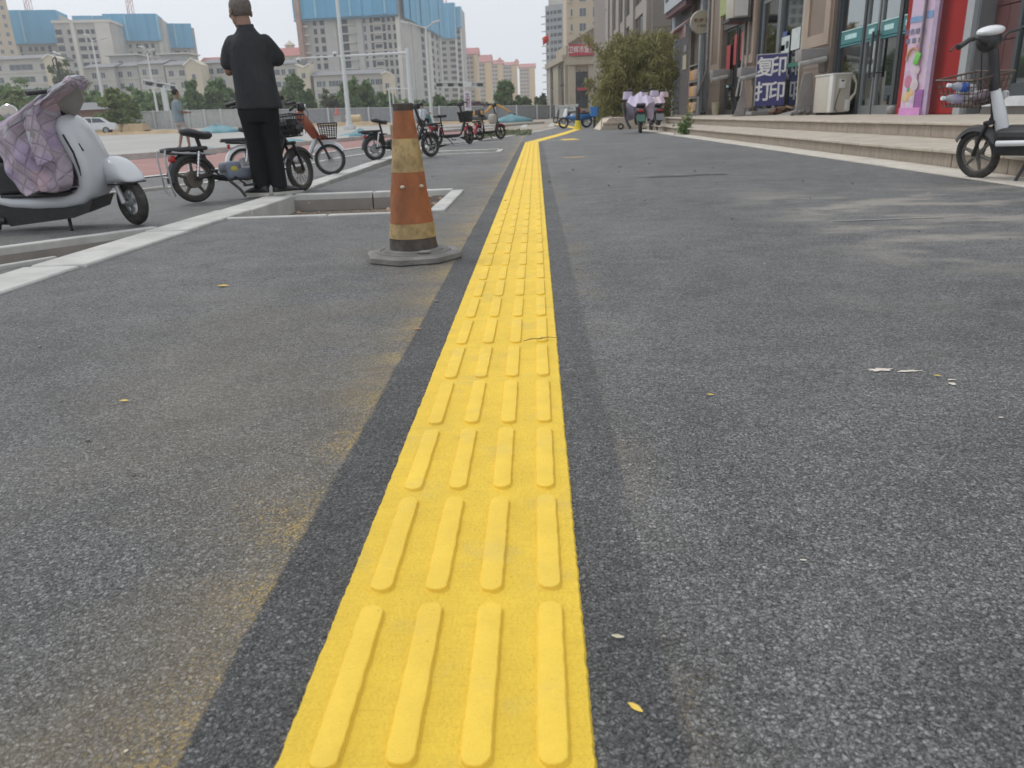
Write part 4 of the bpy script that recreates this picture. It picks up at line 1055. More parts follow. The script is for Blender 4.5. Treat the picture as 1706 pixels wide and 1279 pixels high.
# rear body and seat
g = shell([(-0.25, 0.36, 0.03, 0.06), (-0.18, 0.38, 0.09, 0.12), (-0.02, 0.375, 0.125, 0.155), (0.14, 0.365, 0.12, 0.165), (0.27, 0.36, 0.10, 0.165), (0.345, 0.36, 0.05, 0.14)], 22)
part('rear_body', g, M_SCW, sc, 60)
g = G().prism([(0.20, 0.24), (0.62, 0.245), (0.615, 0.44), (0.20, 0.46)], (-0.135, 0.135), axis=1)
bx_ = part('seat_box', g, M_BLKP, sc, 30)
bx_.modifiers.new('b', 'BEVEL').width = 0.025; bx_.modifiers['b'].segments = 3
rings = []
for i in range(13):
    t = i / 12; x = -0.26 + 0.90 * t; w = 0.15 * (1 - 0.25 * t) * (0.35 if i in (0, 12) else (0.82 if i in (1, 11) else 1)); h = 0.052 * (0.4 if i in (0, 12) else 1); zc = 0.505 - 0.018 * math.sin(t * PI) - 0.02 * t
    rings.append([(x, w * math.cos(a), zc + h * math.sin(a)) for a in (2 * PI * k / 18 for k in range(18))])
part('seat', G().loft(rings), M_SEAT, sc, 60)
part('kickstand', G().tube([(0.80, -0.10, 0.10), (0.835, -0.17, 0.02), (0.845, -0.185, 0.006)], [0.011, 0.011, 0.014], 8), M_BLKM, sc)
g = G().tube([(0.20, -0.12, 0.16), (0.30, -0.14, 0.09), (0.42, -0.145, 0.085)], 0.03, 8); g.tube([(0.10, -0.13, 0.12), (0.36, -0.14, 0.035)], 0.016, 8)
part('swing_arm', g, M_BLKM, sc); part('footrest', G().tube([(0.36, -0.13, 0.055), (0.36, -0.23, 0.055)], 0.012, 8), M_CHROME, sc)
part('steering_column', G().tube([(0.98, 0, 0.40), (0.86, 0, 0.70), (0.90, 0, 0.80)], 0.022, 10), M_BLKM, sc)
hb = part('handlebar', G().tube([(0.84, -0.30, 0.85), (0.93, -0.15, 0.86), (0.95, 0, 0.82), (0.93, 0.12, 0.82), (0.86, 0.2, 0.74)], 0.014, 8), M_BLKM, sc)
part('mirror_stem', G().tube([(0.86, 0.2, 0.70), (0.60, 0.26, 0.725), (0.42, 0.28, 0.715)], 0.007, 6), M_BLKM, hb)
part('mirror_glass', G().lathe([(0.001, -0.006), (0.058, -0.004), (0.062, 0.0), (0.058, 0.005), (0.001, 0.006)], 28, (0, 0, 0), Matrix.Rotation(R(90), 3, 'X') @ Matrix.Scale(0.8, 3, (0, 1, 0))).xf(Matrix.Translation((0.375, 0.27, 0.735))), mat('mirror_sky', (0.8, 0.83, 0.88), 0.05, 1.0), hb)

# the quilt: lilac diamonds, pale and yellow patches
mq = bpy.data.materials.new('quilt'); mq.use_nodes = True
nt = mq.node_tree; b = nt.nodes['Principled BSDF']; b.inputs['Roughness'].default_value = 0.9
co = nd(nt, 'ShaderNodeAttribute'); co.attribute_name = 'cloth'; co = co.outputs['Vector']
sp = nd(nt, 'ShaderNodeSeparateXYZ'); nt.links.new(co, sp.inputs[0])
wq = mth(nt, 'MULTIPLY', mth(nt, 'SUBTRACT', noise(nt, co, 6, 2), 0.5), 0.25)
def tri(a):
    f = mth(nt, 'FRACT', mth(nt, 'ADD', mth(nt, 'MULTIPLY', a, 9.5), wq)); return mth(nt, 'ABSOLUTE', mth(nt, 'SUBTRACT', f, 0.5))
d1 = tri(mth(nt, 'ADD', sp.outputs[0], sp.outputs[1])); d2 = tri(mth(nt, 'SUBTRACT', sp.outputs[0], sp.outputs[1]))
seam = mth(nt, 'MAXIMUM', d1, d2)                # 0.5 at a seam
sm = mrange(nt, seam, 0.44, 0.5, 0, 1, True)
v = nd(nt, 'ShaderNodeTexVoronoi'); v.inputs['Scale'].default_value = 9; nt.links.new(co, v.inputs['Vector'])
cr_ = nd(nt, 'ShaderNodeValToRGB'); cr_.color_ramp.interpolation = 'CONSTANT'
se = nd(nt, 'ShaderNodeSeparateColor'); nt.links.new(v.outputs['Color'], se.inputs[0]); nt.links.new(se.outputs[0], cr_.inputs[0])
els = cr_.color_ramp.elements; els[0].position = 0; els[0].color = (0.36, 0.30, 0.34, 1); els[1].position = 0.30; els[1].color = (0.40, 0.34, 0.38, 1)
for p_, c_ in ((0.52, (0.40, 0.41, 0.46, 1)), (0.62, (0.47, 0.33, 0.36, 1)), (0.70, (0.36, 0.29, 0.41, 1)), (0.84, (0.55, 0.42, 0.08, 1)), (0.88, (0.50, 0.52, 0.56, 1)), (0.93, (0.42, 0.33, 0.42, 1))):
    e = els.new(p_); e.color = c_
soft = mixc(nt, 0.25, cr_.outputs[0], (0.42, 0.35, 0.42))
vv = nd(nt, 'ShaderNodeVectorMath', operation='SCALE'); nt.links.new(soft, vv.inputs[0]); nt.links.new(mrange(nt, noise(nt, co, 12, 5), 0.3, 0.7, 0.82, 1.14), vv.inputs['Scale'])
cq = mixc(nt, mth(nt, 'MULTIPLY', sm, 0.30), vv.outputs[0], (0.16, 0.11, 0.15))
geo = nd(nt, 'ShaderNodeNewGeometry')
cq = mixc(nt, mth(nt, 'MULTIPLY', geo.outputs['Backfacing'], 0.85), cq, (0.30, 0.27, 0.25))
nt.links.new(cq, b.inputs['Base Color'])
bh_ = mth(nt, 'SUBTRACT', mth(nt, 'MULTIPLY', noise(nt, co, 34, 4), 0.35), mrange(nt, seam, 0.36, 0.5, 0, 1, True))
bp = nd(nt, 'ShaderNodeBump'); bp.inputs['Strength'].default_value = 0.8; bp.inputs['Distance'].default_value = 0.007
nt.links.new(bh_, bp.inputs['Height']); nt.links.new(bp.outputs[0], b.inputs['Normal'])
M_QUILT = mq
def cloth(name, fn, nu, nv, m, thick=0.008, parent=None, su=0.5, sv=0.7):
    """fn(u, v) -> point; a thick sheet with its own cloth coordinates"""
    me = bpy.data.meshes.new(name)
    vs = [fn(i / nu, j / nv) for j in range(nv + 1) for i in range(nu + 1)]
    fs = [(j * (nu + 1) + i, j * (nu + 1) + i + 1, (j + 1) * (nu + 1) + i + 1, (j + 1) * (nu + 1) + i) for j in range(nv) for i in range(nu)]
    me.from_pydata([tuple(p) for p in vs], [], fs)
    at = me.attributes.new('cloth', 'FLOAT_VECTOR', 'POINT')
    at.data.foreach_set('vector', [c for j in range(nv + 1) for i in range(nu + 1) for c in (i / nu * su, j / nv * sv, 0.0)])
    me.polygons.foreach_set('use_smooth', [True] * len(me.polygons)); me.materials.append(m)
    o = bpy.data.objects.new(name, me); C.objects.link(o)
    if parent: o.parent = parent
    so = o.modifiers.new('t', 'SOLIDIFY'); so.thickness = thick; so.offset = 0
    ss = o.modifiers.new('s', 'SUBSURF'); ss.levels = ss.render_levels = 1
    return o
cov = thing('quilted_cover', 'lilac quilted windshield cover draped over the handlebar of the white scooter', 'scooter cover', (-3.93, 5.12, 0))
# near face of the cover: rows from the top tip down, each row from the back edge (towards the seat) to the front edge
ROWS = [(0.905, 1.03, 1.095), (0.885, 0.985, 1.10), (0.855, 0.93, 1.07), (0.82, 0.86, 1.01), (0.78, 0.79, 0.95), (0.73, 0.70, 0.925), (0.68, 0.60, 0.925), (0.635, 0.525, 0.93), (0.58, 0.49, 0.94),
        (0.52, 0.545, 0.955), (0.46, 0.585, 0.975), (0.40, 0.60, 0.985), (0.34, 0.625, 0.99), (0.29, 0.66, 0.985), (0.255, 0.72, 0.93)]
def cov_near(u, v):
    t = v * (len(ROWS) - 1); i = min(int(t), len(ROWS) - 2); f = t - i
    z = ROWS[i][0] * (1 - f) + ROWS[i + 1][0] * f; xa = ROWS[i][1] * (1 - f) + ROWS[i + 1][1] * f; xb = ROWS[i][2] * (1 - f) + ROWS[i + 1][2] * f
    x = xa + (xb - xa) * u
    y = -0.235 - 0.05 * math.sin(PI * u) * (0.4 + v) + 0.10 * (1 - v) ** 1.5
    y += (0.022 * math.sin(u * 8 + v * 3.1) + 0.016 * math.sin(u * 15 - v * 6 + 1) + 0.012 * math.sin(v * 21 + u * 5)) * (0.4 + v)
    y += 0.006 * math.sin(47 * x + 31 * z) + 0.005 * math.sin(39 * x - 43 * z + 2)
    if u < 0.07: y += (0.07 - u) * 1.9
    if u > 0.9: y += (u - 0.9) * 1.2
    z += -0.012 * math.sin(u * 9) * (v > 0.93) + 0.02 * (u - 0.5) * (v > 0.9)
    return (x, y, z)
cloth('near_panel', cov_near, 40, 56, M_QUILT, 0.009, cov, 0.55, 0.75)
def cov_far(u, v):
    p = cov_near(u, v); return (p[0] + 0.01 * math.sin(v * 13), 0.02 - p[1] * 0.75 - 0.09 * (1 - v), p[2] + 0.012)
cloth('far_panel', cov_far, 24, 30, M_QUILT, 0.009, cov, 0.5, 0.7)
def cov_top(u, v):   # saddles over the bars between the two faces
    p = cov_near(u, 0.02); q = cov_far(u, 0.02); w = v
    return (p[0] * (1 - w) + q[0] * w, p[1] * (1 - w) + q[1] * w, p[2] * (1 - w) + q[2] * w + 0.03 * math.sin(PI * w))
cloth('top_panel', cov_top, 12, 10, M_QUILT, 0.009, cov, 0.2, 0.3)
def cov_flap(u, v):  # the corner that juts forward from the grip, showing its grey lining
    a = Vector((0.90, -0.20, 0.80)).lerp(Vector((1.115, -0.16, 0.915)), u); b_ = Vector((0.885, -0.25, 0.765)).lerp(Vector((1.03, -0.28, 0.845)), u)
    p = a.lerp(b_, v); return (p.x + 0.01 * math.sin(u * 9), p.y, p.z - 0.02 * math.sin(PI * u) * v)
cloth('front_flap', cov_flap, 14, 8, M_QUILT, 0.009, cov, 0.2, 0.15)
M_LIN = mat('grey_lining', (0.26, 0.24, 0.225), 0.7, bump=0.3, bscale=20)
def cov_lin(u, v):
    a = Vector((0.905, -0.16, 0.79)).lerp(Vector((1.11, -0.12, 0.90)), u); b_ = Vector((0.94, 0.03, 0.70)).lerp(Vector((1.04, 0.05, 0.80)), u)
    p = a.lerp(b_, v); return (p.x, p.y, p.z - 0.03 * math.sin(PI * u) * v)
cloth('lining', cov_lin, 10, 10, M_LIN, 0.006, cov)
# the folded-over hand pocket: a rolled tube of quilt with the dark mouth
def cov_pocket(u, v):
    a = -0.25 + u * PI * 1.5; z = 0.70 - 0.27 * v; rx = 0.035 + 0.018 * v
    return (0.865 + 0.055 * v + rx * math.cos(a), -0.285 - 0.02 * v - 0.032 * math.sin(a), z + 0.035 * math.cos(a) * (1 - v) + 0.012 * math.sin(9 * u))
cloth('hand_pocket', cov_pocket, 24, 20, M_QUILT, 0.007, cov, 0.3, 0.35)
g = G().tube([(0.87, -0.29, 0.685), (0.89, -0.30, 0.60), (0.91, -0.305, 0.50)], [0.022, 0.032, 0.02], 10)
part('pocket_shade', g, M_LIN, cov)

# ================================================================== COVERED MOPEDS (seen from behind)
def cloth_skin(fn, n1, n2): pass
M_LCOV = mat('lavender_cover', (0.56, 0.49, 0.62), 0.6, var=0.06, scale=5, bump=0.4, bscale=12, dirt=0.12, dirtcol=(0.25, 0.2, 0.35), bdist=0.03)
M_PCOV = mat('pink_cover', (0.62, 0.50, 0.56), 0.6, var=0.06, scale=5, bump=0.4, bscale=12, bdist=0.03)
def moped(label, loc, yaw, plate_col, cov_m, cov_label, wide=1.0, apron=True):
    t = thing('moped', label, 'moped', loc, (0, R(4), yaw), 'covered mopeds at the far end of the steps')
    # local: forward = +x
    wheel(t, 0, 0.22, 0.09, 5, M_BLKM, 0.06, name='rear_wheel'); wheel(t, 1.2, 0.22, 0.08, 5, M_BLKM, 0.05, name='front_wheel')
    g = shell([(-0.28, 0.62, 0.03, 0.07), (-0.2, 0.60, 0.10, 0.14), (0.0, 0.56, 0.17, 0.17), (0.25, 0.53, 0.18, 0.18), (0.42, 0.50, 0.12, 0.16)], 18)
    part('rear_body', g, M_BLKP, t, 60)
    part('seat', G().rbox((0.12, 0, 0.77), (0.66, 0.27, 0.09), 0.04, 3), M_SEAT, t, 60)
    part('floor_board', G().rbox((0.62, 0, 0.33), (0.5, 0.30, 0.10), 0.03, 2), M_BLKP, t)
    part('leg_shield', shell([(1.0, 0.35, 0.05, 0.16), (0.98, 0.6, 0.06, 0.2), (0.93, 0.85, 0.05, 0.17), (0.90, 0.98, 0.03, 0.1)], 16), M_BLKP, t)
    part('rear_fender', arc_fender(0, 0.22, R(70), R(175), 0.13), M_BLKP, t)
    pf = part('plate_holder', G().rbox((-0.30, 0, 0.40), (0.03, 0.20, 0.26), 0.008, 1, rot=(0, R(18), 0)), M_BLKP, t)
    part('number_plate', G().rbox((-0.323, 0, 0.40), (0.008, 0.24, 0.20), 0.003, 1, rot=(0, R(18), 0)), plate_col, pf)
    part('tail_light', G().rbox((-0.295, 0, 0.60), (0.04, 0.16, 0.06), 0.015, 2), M_REFL, t)
    g = G().tube([(0.80, -0.33, 1.07), (0.88, -0.15, 1.08), (0.90, 0, 1.03), (0.88, 0.15, 1.08), (0.80, 0.33, 1.07)], 0.014, 8)
    hb_ = part('handlebar', g, M_BLKM, t)
    for s in (-1, 1):
        part('mirror_stem', G().tube([(0.86, s * 0.2, 1.08), (0.84, s * 0.27, 1.24)], 0.007, 6), M_BLKM, hb_)
        part('mirror', G().ell((0.83, s * 0.30, 1.27), (0.02, 0.075, 0.05), 14), M_BLKP, hb_)
    g = G()
    for s in (-1, 1): g.tube([(0.0, s * 0.07, 0.22), (-0.05, s * 0.12, 0.52)], 0.02, 8)
    part('shock_absorber', g, M_CHROME, t)
    cv = thing('quilted_cover', cov_label, 'moped cover', loc, (0, R(4), yaw), 'quilted covers on the far mopeds')
    rg = random.Random(len(label))
    def back(u, v):   # the apron hanging in front of the rider, seen from behind over the bars
        y = (u - 0.5) * (0.62 + 0.12 * math.sin(PI * min(v * 1.1, 1)) + 0.04 * math.sin(v * 9)) * wide; z = 1.16 - 0.66 * v + 0.05 * math.sin(u * 7 + 1) * v + 0.05 * math.cos((u - 0.5) * 2 * PI)
        z -= 0.10 * abs(u - 0.5) * 2; x = 0.82 + 0.06 * math.sin(u * 11 + v * 3) + 0.03 * math.sin(u * 23) - 0.28 * math.sin(PI * v) * (1 - abs(2 * u - 1))
        return (x, y, z)
    cloth('apron', back, 30, 26, cov_m, 0.012, cv)
    def hood(u, v):
        a = u * PI * 2; r = 0.145 * (1 - 0.25 * v) + 0.02 * math.sin(3 * a)
        return (0.80 + r * math.cos(a) * .9, -0.34 * wide + r * math.sin(a), 1.06 + 0.26 * v - 0.1 * v * v)
    cloth('hand_muff', hood, 18, 8, cov_m, 0.01, cv)
    def hood2(u, v):
        a = u * PI * 2; r = 0.15 * (1 - 0.2 * v) + 0.02 * math.sin(3 * a + 1)
        return (0.80 + r * math.cos(a) * .9, 0.33 * wide + r * math.sin(a), 1.00 + 0.22 * v)
    cloth('hand_muff', hood2, 18, 8, cov_m, 0.01, cv)
    def lap(u, v):
        a = (u - 0.5) * PI * 1.25; r = 0.29 * wide + 0.035 * math.sin(u * 17)
        return (0.60 - 0.42 * math.cos(a) * v, r * math.sin(a) * (0.8 + 0.3 * v), 1.08 - 0.28 * v - 0.10 * math.cos(a * 2) * v + 0.02 * math.sin(u * 25))
    cloth('lap_cover', lap, 28, 14, cov_m, 0.012, cv)
    if apron:
        def drop(u, v):
            return (0.62 + 0.1 * math.sin(v * 3), 0.36 + 0.06 * math.sin(v * 5) - 0.12 * v + 0.03 * u, 0.0 + 0.85 - 0.74 * v) if False else (0.30 + 0.55 * u, 0.44 * wide - 0.22 * v * v + 0.03 * math.sin(u * 14), 0.88 - 0.76 * v * (1 - 0.15 * u))
        cloth('side_drop', drop, 14, 14, mat('dark_lining', (0.12, 0.115, 0.125), 0.8, bump=0.4, bscale=14), 0.012, cv)
    return t
moped('dark moped with green plate under a lavender quilt at the far end of the steps', (3.02, 23.6, 0.0), R(84), mat('green_plate', (0.06, 0.16, 0.12), 0.4), M_LCOV, 'lavender quilted cover with dark lining on the moped nearer the strip', 1.15)
moped('dark moped with grey plate beside the ramp under a pink quilt', (3.82, 25.6, 0.0), R(92), mat('grey_plate', (0.25, 0.25, 0.26), 0.4), M_PCOV, 'pale pink quilted cover on the moped nearest the granite steps', 0.95, apron=False)
# ================================================================== PEOPLE
def fuse(name, g, mat_, voxel=0.010, smooth_it=6, parent=None, fac=0.5):
    """overlapping closed shells -> one continuous skin"""
    me = bpy.data.meshes.new(name); me.from_pydata([tuple(v) for v in g.v], [], [tuple(f) for f in g.f])
    bm = bmesh.new(); bm.from_mesh(me); bmesh.ops.recalc_face_normals(bm, faces=bm.faces[:]); bm.to_mesh(me); bm.free()
    o = bpy.data.objects.new(name + '_tmp', me); C.objects.link(o)
    r = o.modifiers.new('r', 'REMESH'); r.mode = 'VOXEL'; r.voxel_size = voxel; r.use_smooth_shade = True
    s = o.modifiers.new('s', 'SMOOTH'); s.factor = fac; s.iterations = smooth_it
    dg = bpy.context.evaluated_depsgraph_get(); dg.update()
    m2 = bpy.data.meshes.new_from_object(o.evaluated_get(dg)); m2.name = name
    bpy.data.objects.remove(o); m2.materials.clear(); m2.materials.append(mat_)
    m2.polygons.foreach_set('use_smooth', [True] * len(m2.polygons))
    return link(name, m2, parent)
def limb(g, pts, rs, n=14, sq=1.0):
    pts = [Vector(p) for p in pts]
    # subdivide for smooth joints, closed rounded ends
    P2, R2 = [], []
    for i in range(len(pts) - 1):
        for k in range(4):
            t = k / 4; P2.append(pts[i].lerp(pts[i + 1], t)); R2.append(rs[i] * (1 - t) + rs[i + 1] * t)
    P2.append(pts[-1]); R2.append(rs[-1])
    g.tube(P2, R2, n, True, sq)
    g.ell(P2[0], (R2[0],) * 3, 10); g.ell(P2[-1], (R2[-1],) * 3, 10)
    return g
def oval_loft(g, secs, n=28, p=0.9):
    """(z, cx, cy, rx, ry)"""
    rings = []
    for z, cx, cyy, rx, ry in secs:
        rings.append([(cx + rx * (abs(math.cos(a)) ** p) * (1 if math.cos(a) > 0 else -1), cyy + ry * (abs(math.sin(a)) ** p) * (1 if math.sin(a) > 0 else -1), z) for a in (2 * PI * k / n for k in range(n))])
    return g.loft(rings)
def hand(g, wrist, palm_dir, up, side, curl=0.6, s=1.0):
    """palm, four unequal bent fingers and a thumb from the side of the palm"""
    d = Vector(palm_dir).normalized(); u = Vector(up).normalized(); sd = d.cross(u).normalized() * side
    w = Vector(wrist)
    for k in range(4):
        off = sd * (0.028 - 0.019 * k) * s
        limb(g, [w + off * 0.5 + d * 0.005, w + off + d * 0.075 * s], [0.016 * s, 0.013 * s], 8)
        L = (0.068, 0.078, 0.072, 0.058)[k] * s; b0 = w + off * 1.05 + d * 0.08 * s
        b1 = b0 + (d * math.cos(curl * .6) - u * math.sin(curl * .6)) * L * .45; b2 = b1 + (d * math.cos(curl * 1.6) - u * math.sin(curl * 1.6)) * L * .32; b3 = b2 + (d * math.cos(curl * 2.4) - u * math.sin(curl * 2.4)) * L * .25
        limb(g, [b0, b1, b2, b3], [0.0095 * s, 0.0088 * s, 0.008 * s, 0.007 * s], 8)
    t0 = w + sd * 0.03 * s + d * 0.025 * s
    limb(g, [t0, t0 + sd * 0.028 * s + d * 0.03 * s - u * 0.008, t0 + sd * 0.03 * s + d * 0.062 * s - u * 0.022], [0.013 * s, 0.0105 * s, 0.009 * s], 8)
def head(g, c, yaw, s=1.0, pitch=0.0):
    """skull, jaw, nose, brow, lips, ears; looks along +y turned by yaw"""
    k = len(g.v)
    g.ell((0, -0.012, 0.035), (0.077, 0.095, 0.088), 20)
    g.ell((0, 0.022, -0.035), (0.060, 0.070, 0.072), 16)
    g.ell((0, 0.050, -0.082), (0.034, 0.034, 0.028), 12)
    g.ell((0, 0.082, 0.022), (0.050, 0.016, 0.012), 12)
    limb(g, [(0, 0.088, 0.012), (0, 0.104, -0.022)], [0.009, 0.015], 8)
    g.ell((0, 0.086, -0.052), (0.024, 0.010, 0.009), 10)
    for sx in (-1, 1):
        g.ell((sx * 0.040, 0.066, -0.012), (0.026, 0.020, 0.022), 10)
        g.ell((sx * 0.030, 0.078, 0.006), (0.013, 0.008, 0.008), 8)
        g.ell((sx * 0.083, -0.008, -0.004), (0.010, 0.018, 0.032), 12, Matrix.Rotation(sx * 0.35, 3, 'Z'))
    m = Matrix.Translation(c) @ Matrix.Rotation(yaw, 4, 'Z') @ Matrix.Rotation(pitch, 4, 'X') @ Matrix.Scale(s, 4)
    for i in range(k, len(g.v)): g.v[i] = tuple(m @ Vector(g.v[i]))
    return m
M_SKIN = mat('skin', (0.27, 0.155, 0.105), 0.55, var=0.08, scale=30)
M_HAIRB = mat('hair_black', (0.022, 0.018, 0.016), 0.75, var=0.3, scale=60, bump=0.6, bscale=220)
M_HAIRG = mat('hair_grizzled', (0.15, 0.13, 0.115), 0.85, var=0.35, scale=70, bump=0.5, bscale=260)
def hair_cap(parent, m, mt, scale=1.04, low=-0.045):
    g = G(); prof = []
    g.ell((0, -0.016, 0.037), (0.080 * scale, 0.096 * scale, 0.090 * scale), 28)
    g.v = [tuple(m @ (Vector(v) if v[2] > low + 1.15 * max(v[1] + 0.01, 0) else Vector((v[0] * .8, v[1] * .8, v[2] * .8 + .01)))) for v in g.v]
    o = part('hair', g, mt, parent, 60)
    return o
def shoe(parent, ankle, yaw, m, sole_m, L=0.27):
    x0, y0, z0 = ankle
    g = G(); rings = []
    for t, w, h in ((0.0, 0.022, 0.05), (0.06, 0.035, 0.075), (0.2, 0.040, 0.085), (0.42, 0.040, 0.075), (0.6, 0.047, 0.058), (0.8, 0.048, 0.045), (0.93, 0.038, 0.035), (1.0, 0.02, 0.025)):
        y = -0.075 + L * t
        rings.append([(w * math.cos(a), y, 0.022 + max(h * (0.5 + 0.5 * math.sin(a)), 0.0)) for a in (2 * PI * k / 14 for k in range(14))])
    mx = Matrix.Translation((x0, y0, 0)) @ Matrix.Rotation(yaw, 4, 'Z')
    sh = part('shoe', g.loft(rings).xf(mx), m, parent, 60)
    out = []
    for k in range(20):
        a = 2 * PI * k / 20; t = 0.5 + 0.5 * math.sin(a); w = 0.046 if t > 0.5 else 0.040
        out.append((w * math.cos(a), -0.08 + (L + 0.01) * t))
    part('sole', G().prism(out, (0.0, 0.028), axis=2).xf(mx), sole_m, sh, 40)
    return sh
# ---- the man in black, back to the viewer, arms folded in front of him
def stretch_man(): pass
S = 0.925
man = thing('person', 'man in black short sleeved shirt and black trousers standing with his back turned', 'person', (-2.385, 6.95, 0.016), (0, 0, R(6)))
man.scale = (0.92, 0.92, 0.928)
M_SHIRT = mat('black_shirt', (0.036, 0.038, 0.041), 0.85, var=0.25, scale=5, bump=1.0, bscale=9, bdist=0.035, spec=0.3, stretch=(1.4, 1.4, 0.6))
M_TROU = mat('black_trousers', (0.016, 0.016, 0.018), 0.9, var=0.25, scale=5, bump=1.0, bscale=9, bdist=0.03, spec=0.25, stretch=(1.6, 1.6, 0.5))
g = G()
HM = head(g, (-0.05, 0.03, 1.592), R(38), 1.17, R(-6))
limb(g, [(-0.005, -0.01, 1.42), (-0.03, 0.01, 1.56)], [0.062, 0.060])
oval_loft(g, [(0.90, 0, 0, 0.15, 0.10), (1.1, 0, 0, 0.15, 0.10), (1.3, 0, 0, 0.14, 0.09), (1.38, 0, 0, 0.07, 0.06)])
for s in (-1, 1):
    limb(g, [(s * 0.15, 0, 1.36), (s * (0.222 if s < 0 else 0.20), 0.03 if s < 0 else 0.08, 1.12 if s < 0 else 1.19)], [0.044, 0.043])
limb(g, [(-0.222, 0.03, 1.115), (-0.17, 0.16, 1.17), (-0.10, 0.24, 1.22)], [0.046, 0.036, 0.027])
limb(g, [(0.20, 0.08, 1.19), (0.16, 0.22, 1.20), (0.06, 0.28, 1.22)], [0.046, 0.036, 0.027])
hand(g, (-0.10, 0.24, 1.22), (0.8, 0.35, 0.35), (0.2, 0.8, -0.2), 1, 0.8)
hand(g, (0.06, 0.28, 1.22), (-0.8, 0.3, 0.3), (-0.2, 0.8, -0.2), -1, 0.8)
for s in (-1, 1):
    limb(g, [(s * 0.085, 0, 0.90), (s * 0.08, 0.01, 0.5), (s * 0.075, -0.01, 0.09)], [0.075, 0.052, 0.036])
body = fuse('body', g, M_SKIN, 0.0075, 4, man)
g = G()   # close cropped hair: a thin cap over the skull
hair_cap(man, HM, M_HAIRG, 1.015, -0.055)
g = G()
oval_loft(g, [(0.775, 0.015, 0.0, 0.208, 0.135), (0.80, 0.015, 0.0, 0.209, 0.138), (0.90, 0.01, 0.0, 0.198, 0.138), (1.0, 0.005, 0.005, 0.190, 0.140), (1.12, 0.0, 0.005, 0.188, 0.138), (1.24, -0.005, 0, 0.190, 0.132), (1.31, -0.005, -0.003, 0.182, 0.122), (1.36, -0.005, -0.005, 0.160, 0.108), (1.40, -0.006, -0.005, 0.125, 0.09), (1.435, -0.008, -0.002, 0.092, 0.075), (1.47, -0.012, 0.002, 0.075, 0.066)], p=0.85)
limb(g, [(-0.145, -0.005, 1.345), (-0.190, 0.008, 1.27), (-0.217, 0.02, 1.18)], [0.068, 0.070, 0.073])
limb(g, [(0.145, -0.005, 1.345), (0.185, 0.03, 1.28), (0.215, 0.07, 1.215)], [0.068, 0.072, 0.080])
fuse('shirt', g, M_SHIRT, 0.011, 5, man)
g = G().lathe([(0.070, 1.445), (0.076, 1.46), (0.072, 1.500), (0.066, 1.505), (0.062, 1.46)], 24)
g.v = [(p[0] - 0.012, p[1] * 0.92 + 0.0, p[2] - 0.012 + p[1] * 0.12) for p in g.v]
part('collar', g, M_SHIRT, man, 60)
g = G().rbox((0.01, -0.158, 0.865), (0.15, 0.02, 0.12), 0.01, 2)
g = G()
oval_loft(g, [(0.66, 0, 0.0, 0.165, 0.115), (0.74, 0, 0.0, 0.188, 0.125), (0.82, 0, 0.0, 0.185, 0.125), (0.95, 0, 0, 0.165, 0.11)])
limb(g, [(-0.085, 0, 0.78), (-0.07, 0.012, 0.50), (-0.070, -0.005, 0.30), (-0.060, -0.01, 0.085)], [0.105, 0.086, 0.080, 0.076], 18)
limb(g, [(0.085, 0, 0.78), (0.085, 0.012, 0.50), (0.095, 0.0, 0.30), (0.105, 0.0, 0.085)], [0.105, 0.084, 0.078, 0.074], 18)
g.v = [(p[0], p[1], max(p[2], 0.055)) for p in g.v]
fuse('trousers', g, M_TROU, 0.011, 4, man)
M_SOLE = mat('pale_sole', (0.5, 0.48, 0.42), 0.7)
shoe(man, (-0.062, -0.03, 0), R(62), M_BLKP, M_SOLE); shoe(man, (0.11, 0.0, 0), R(-48), M_BLKP, M_SOLE)

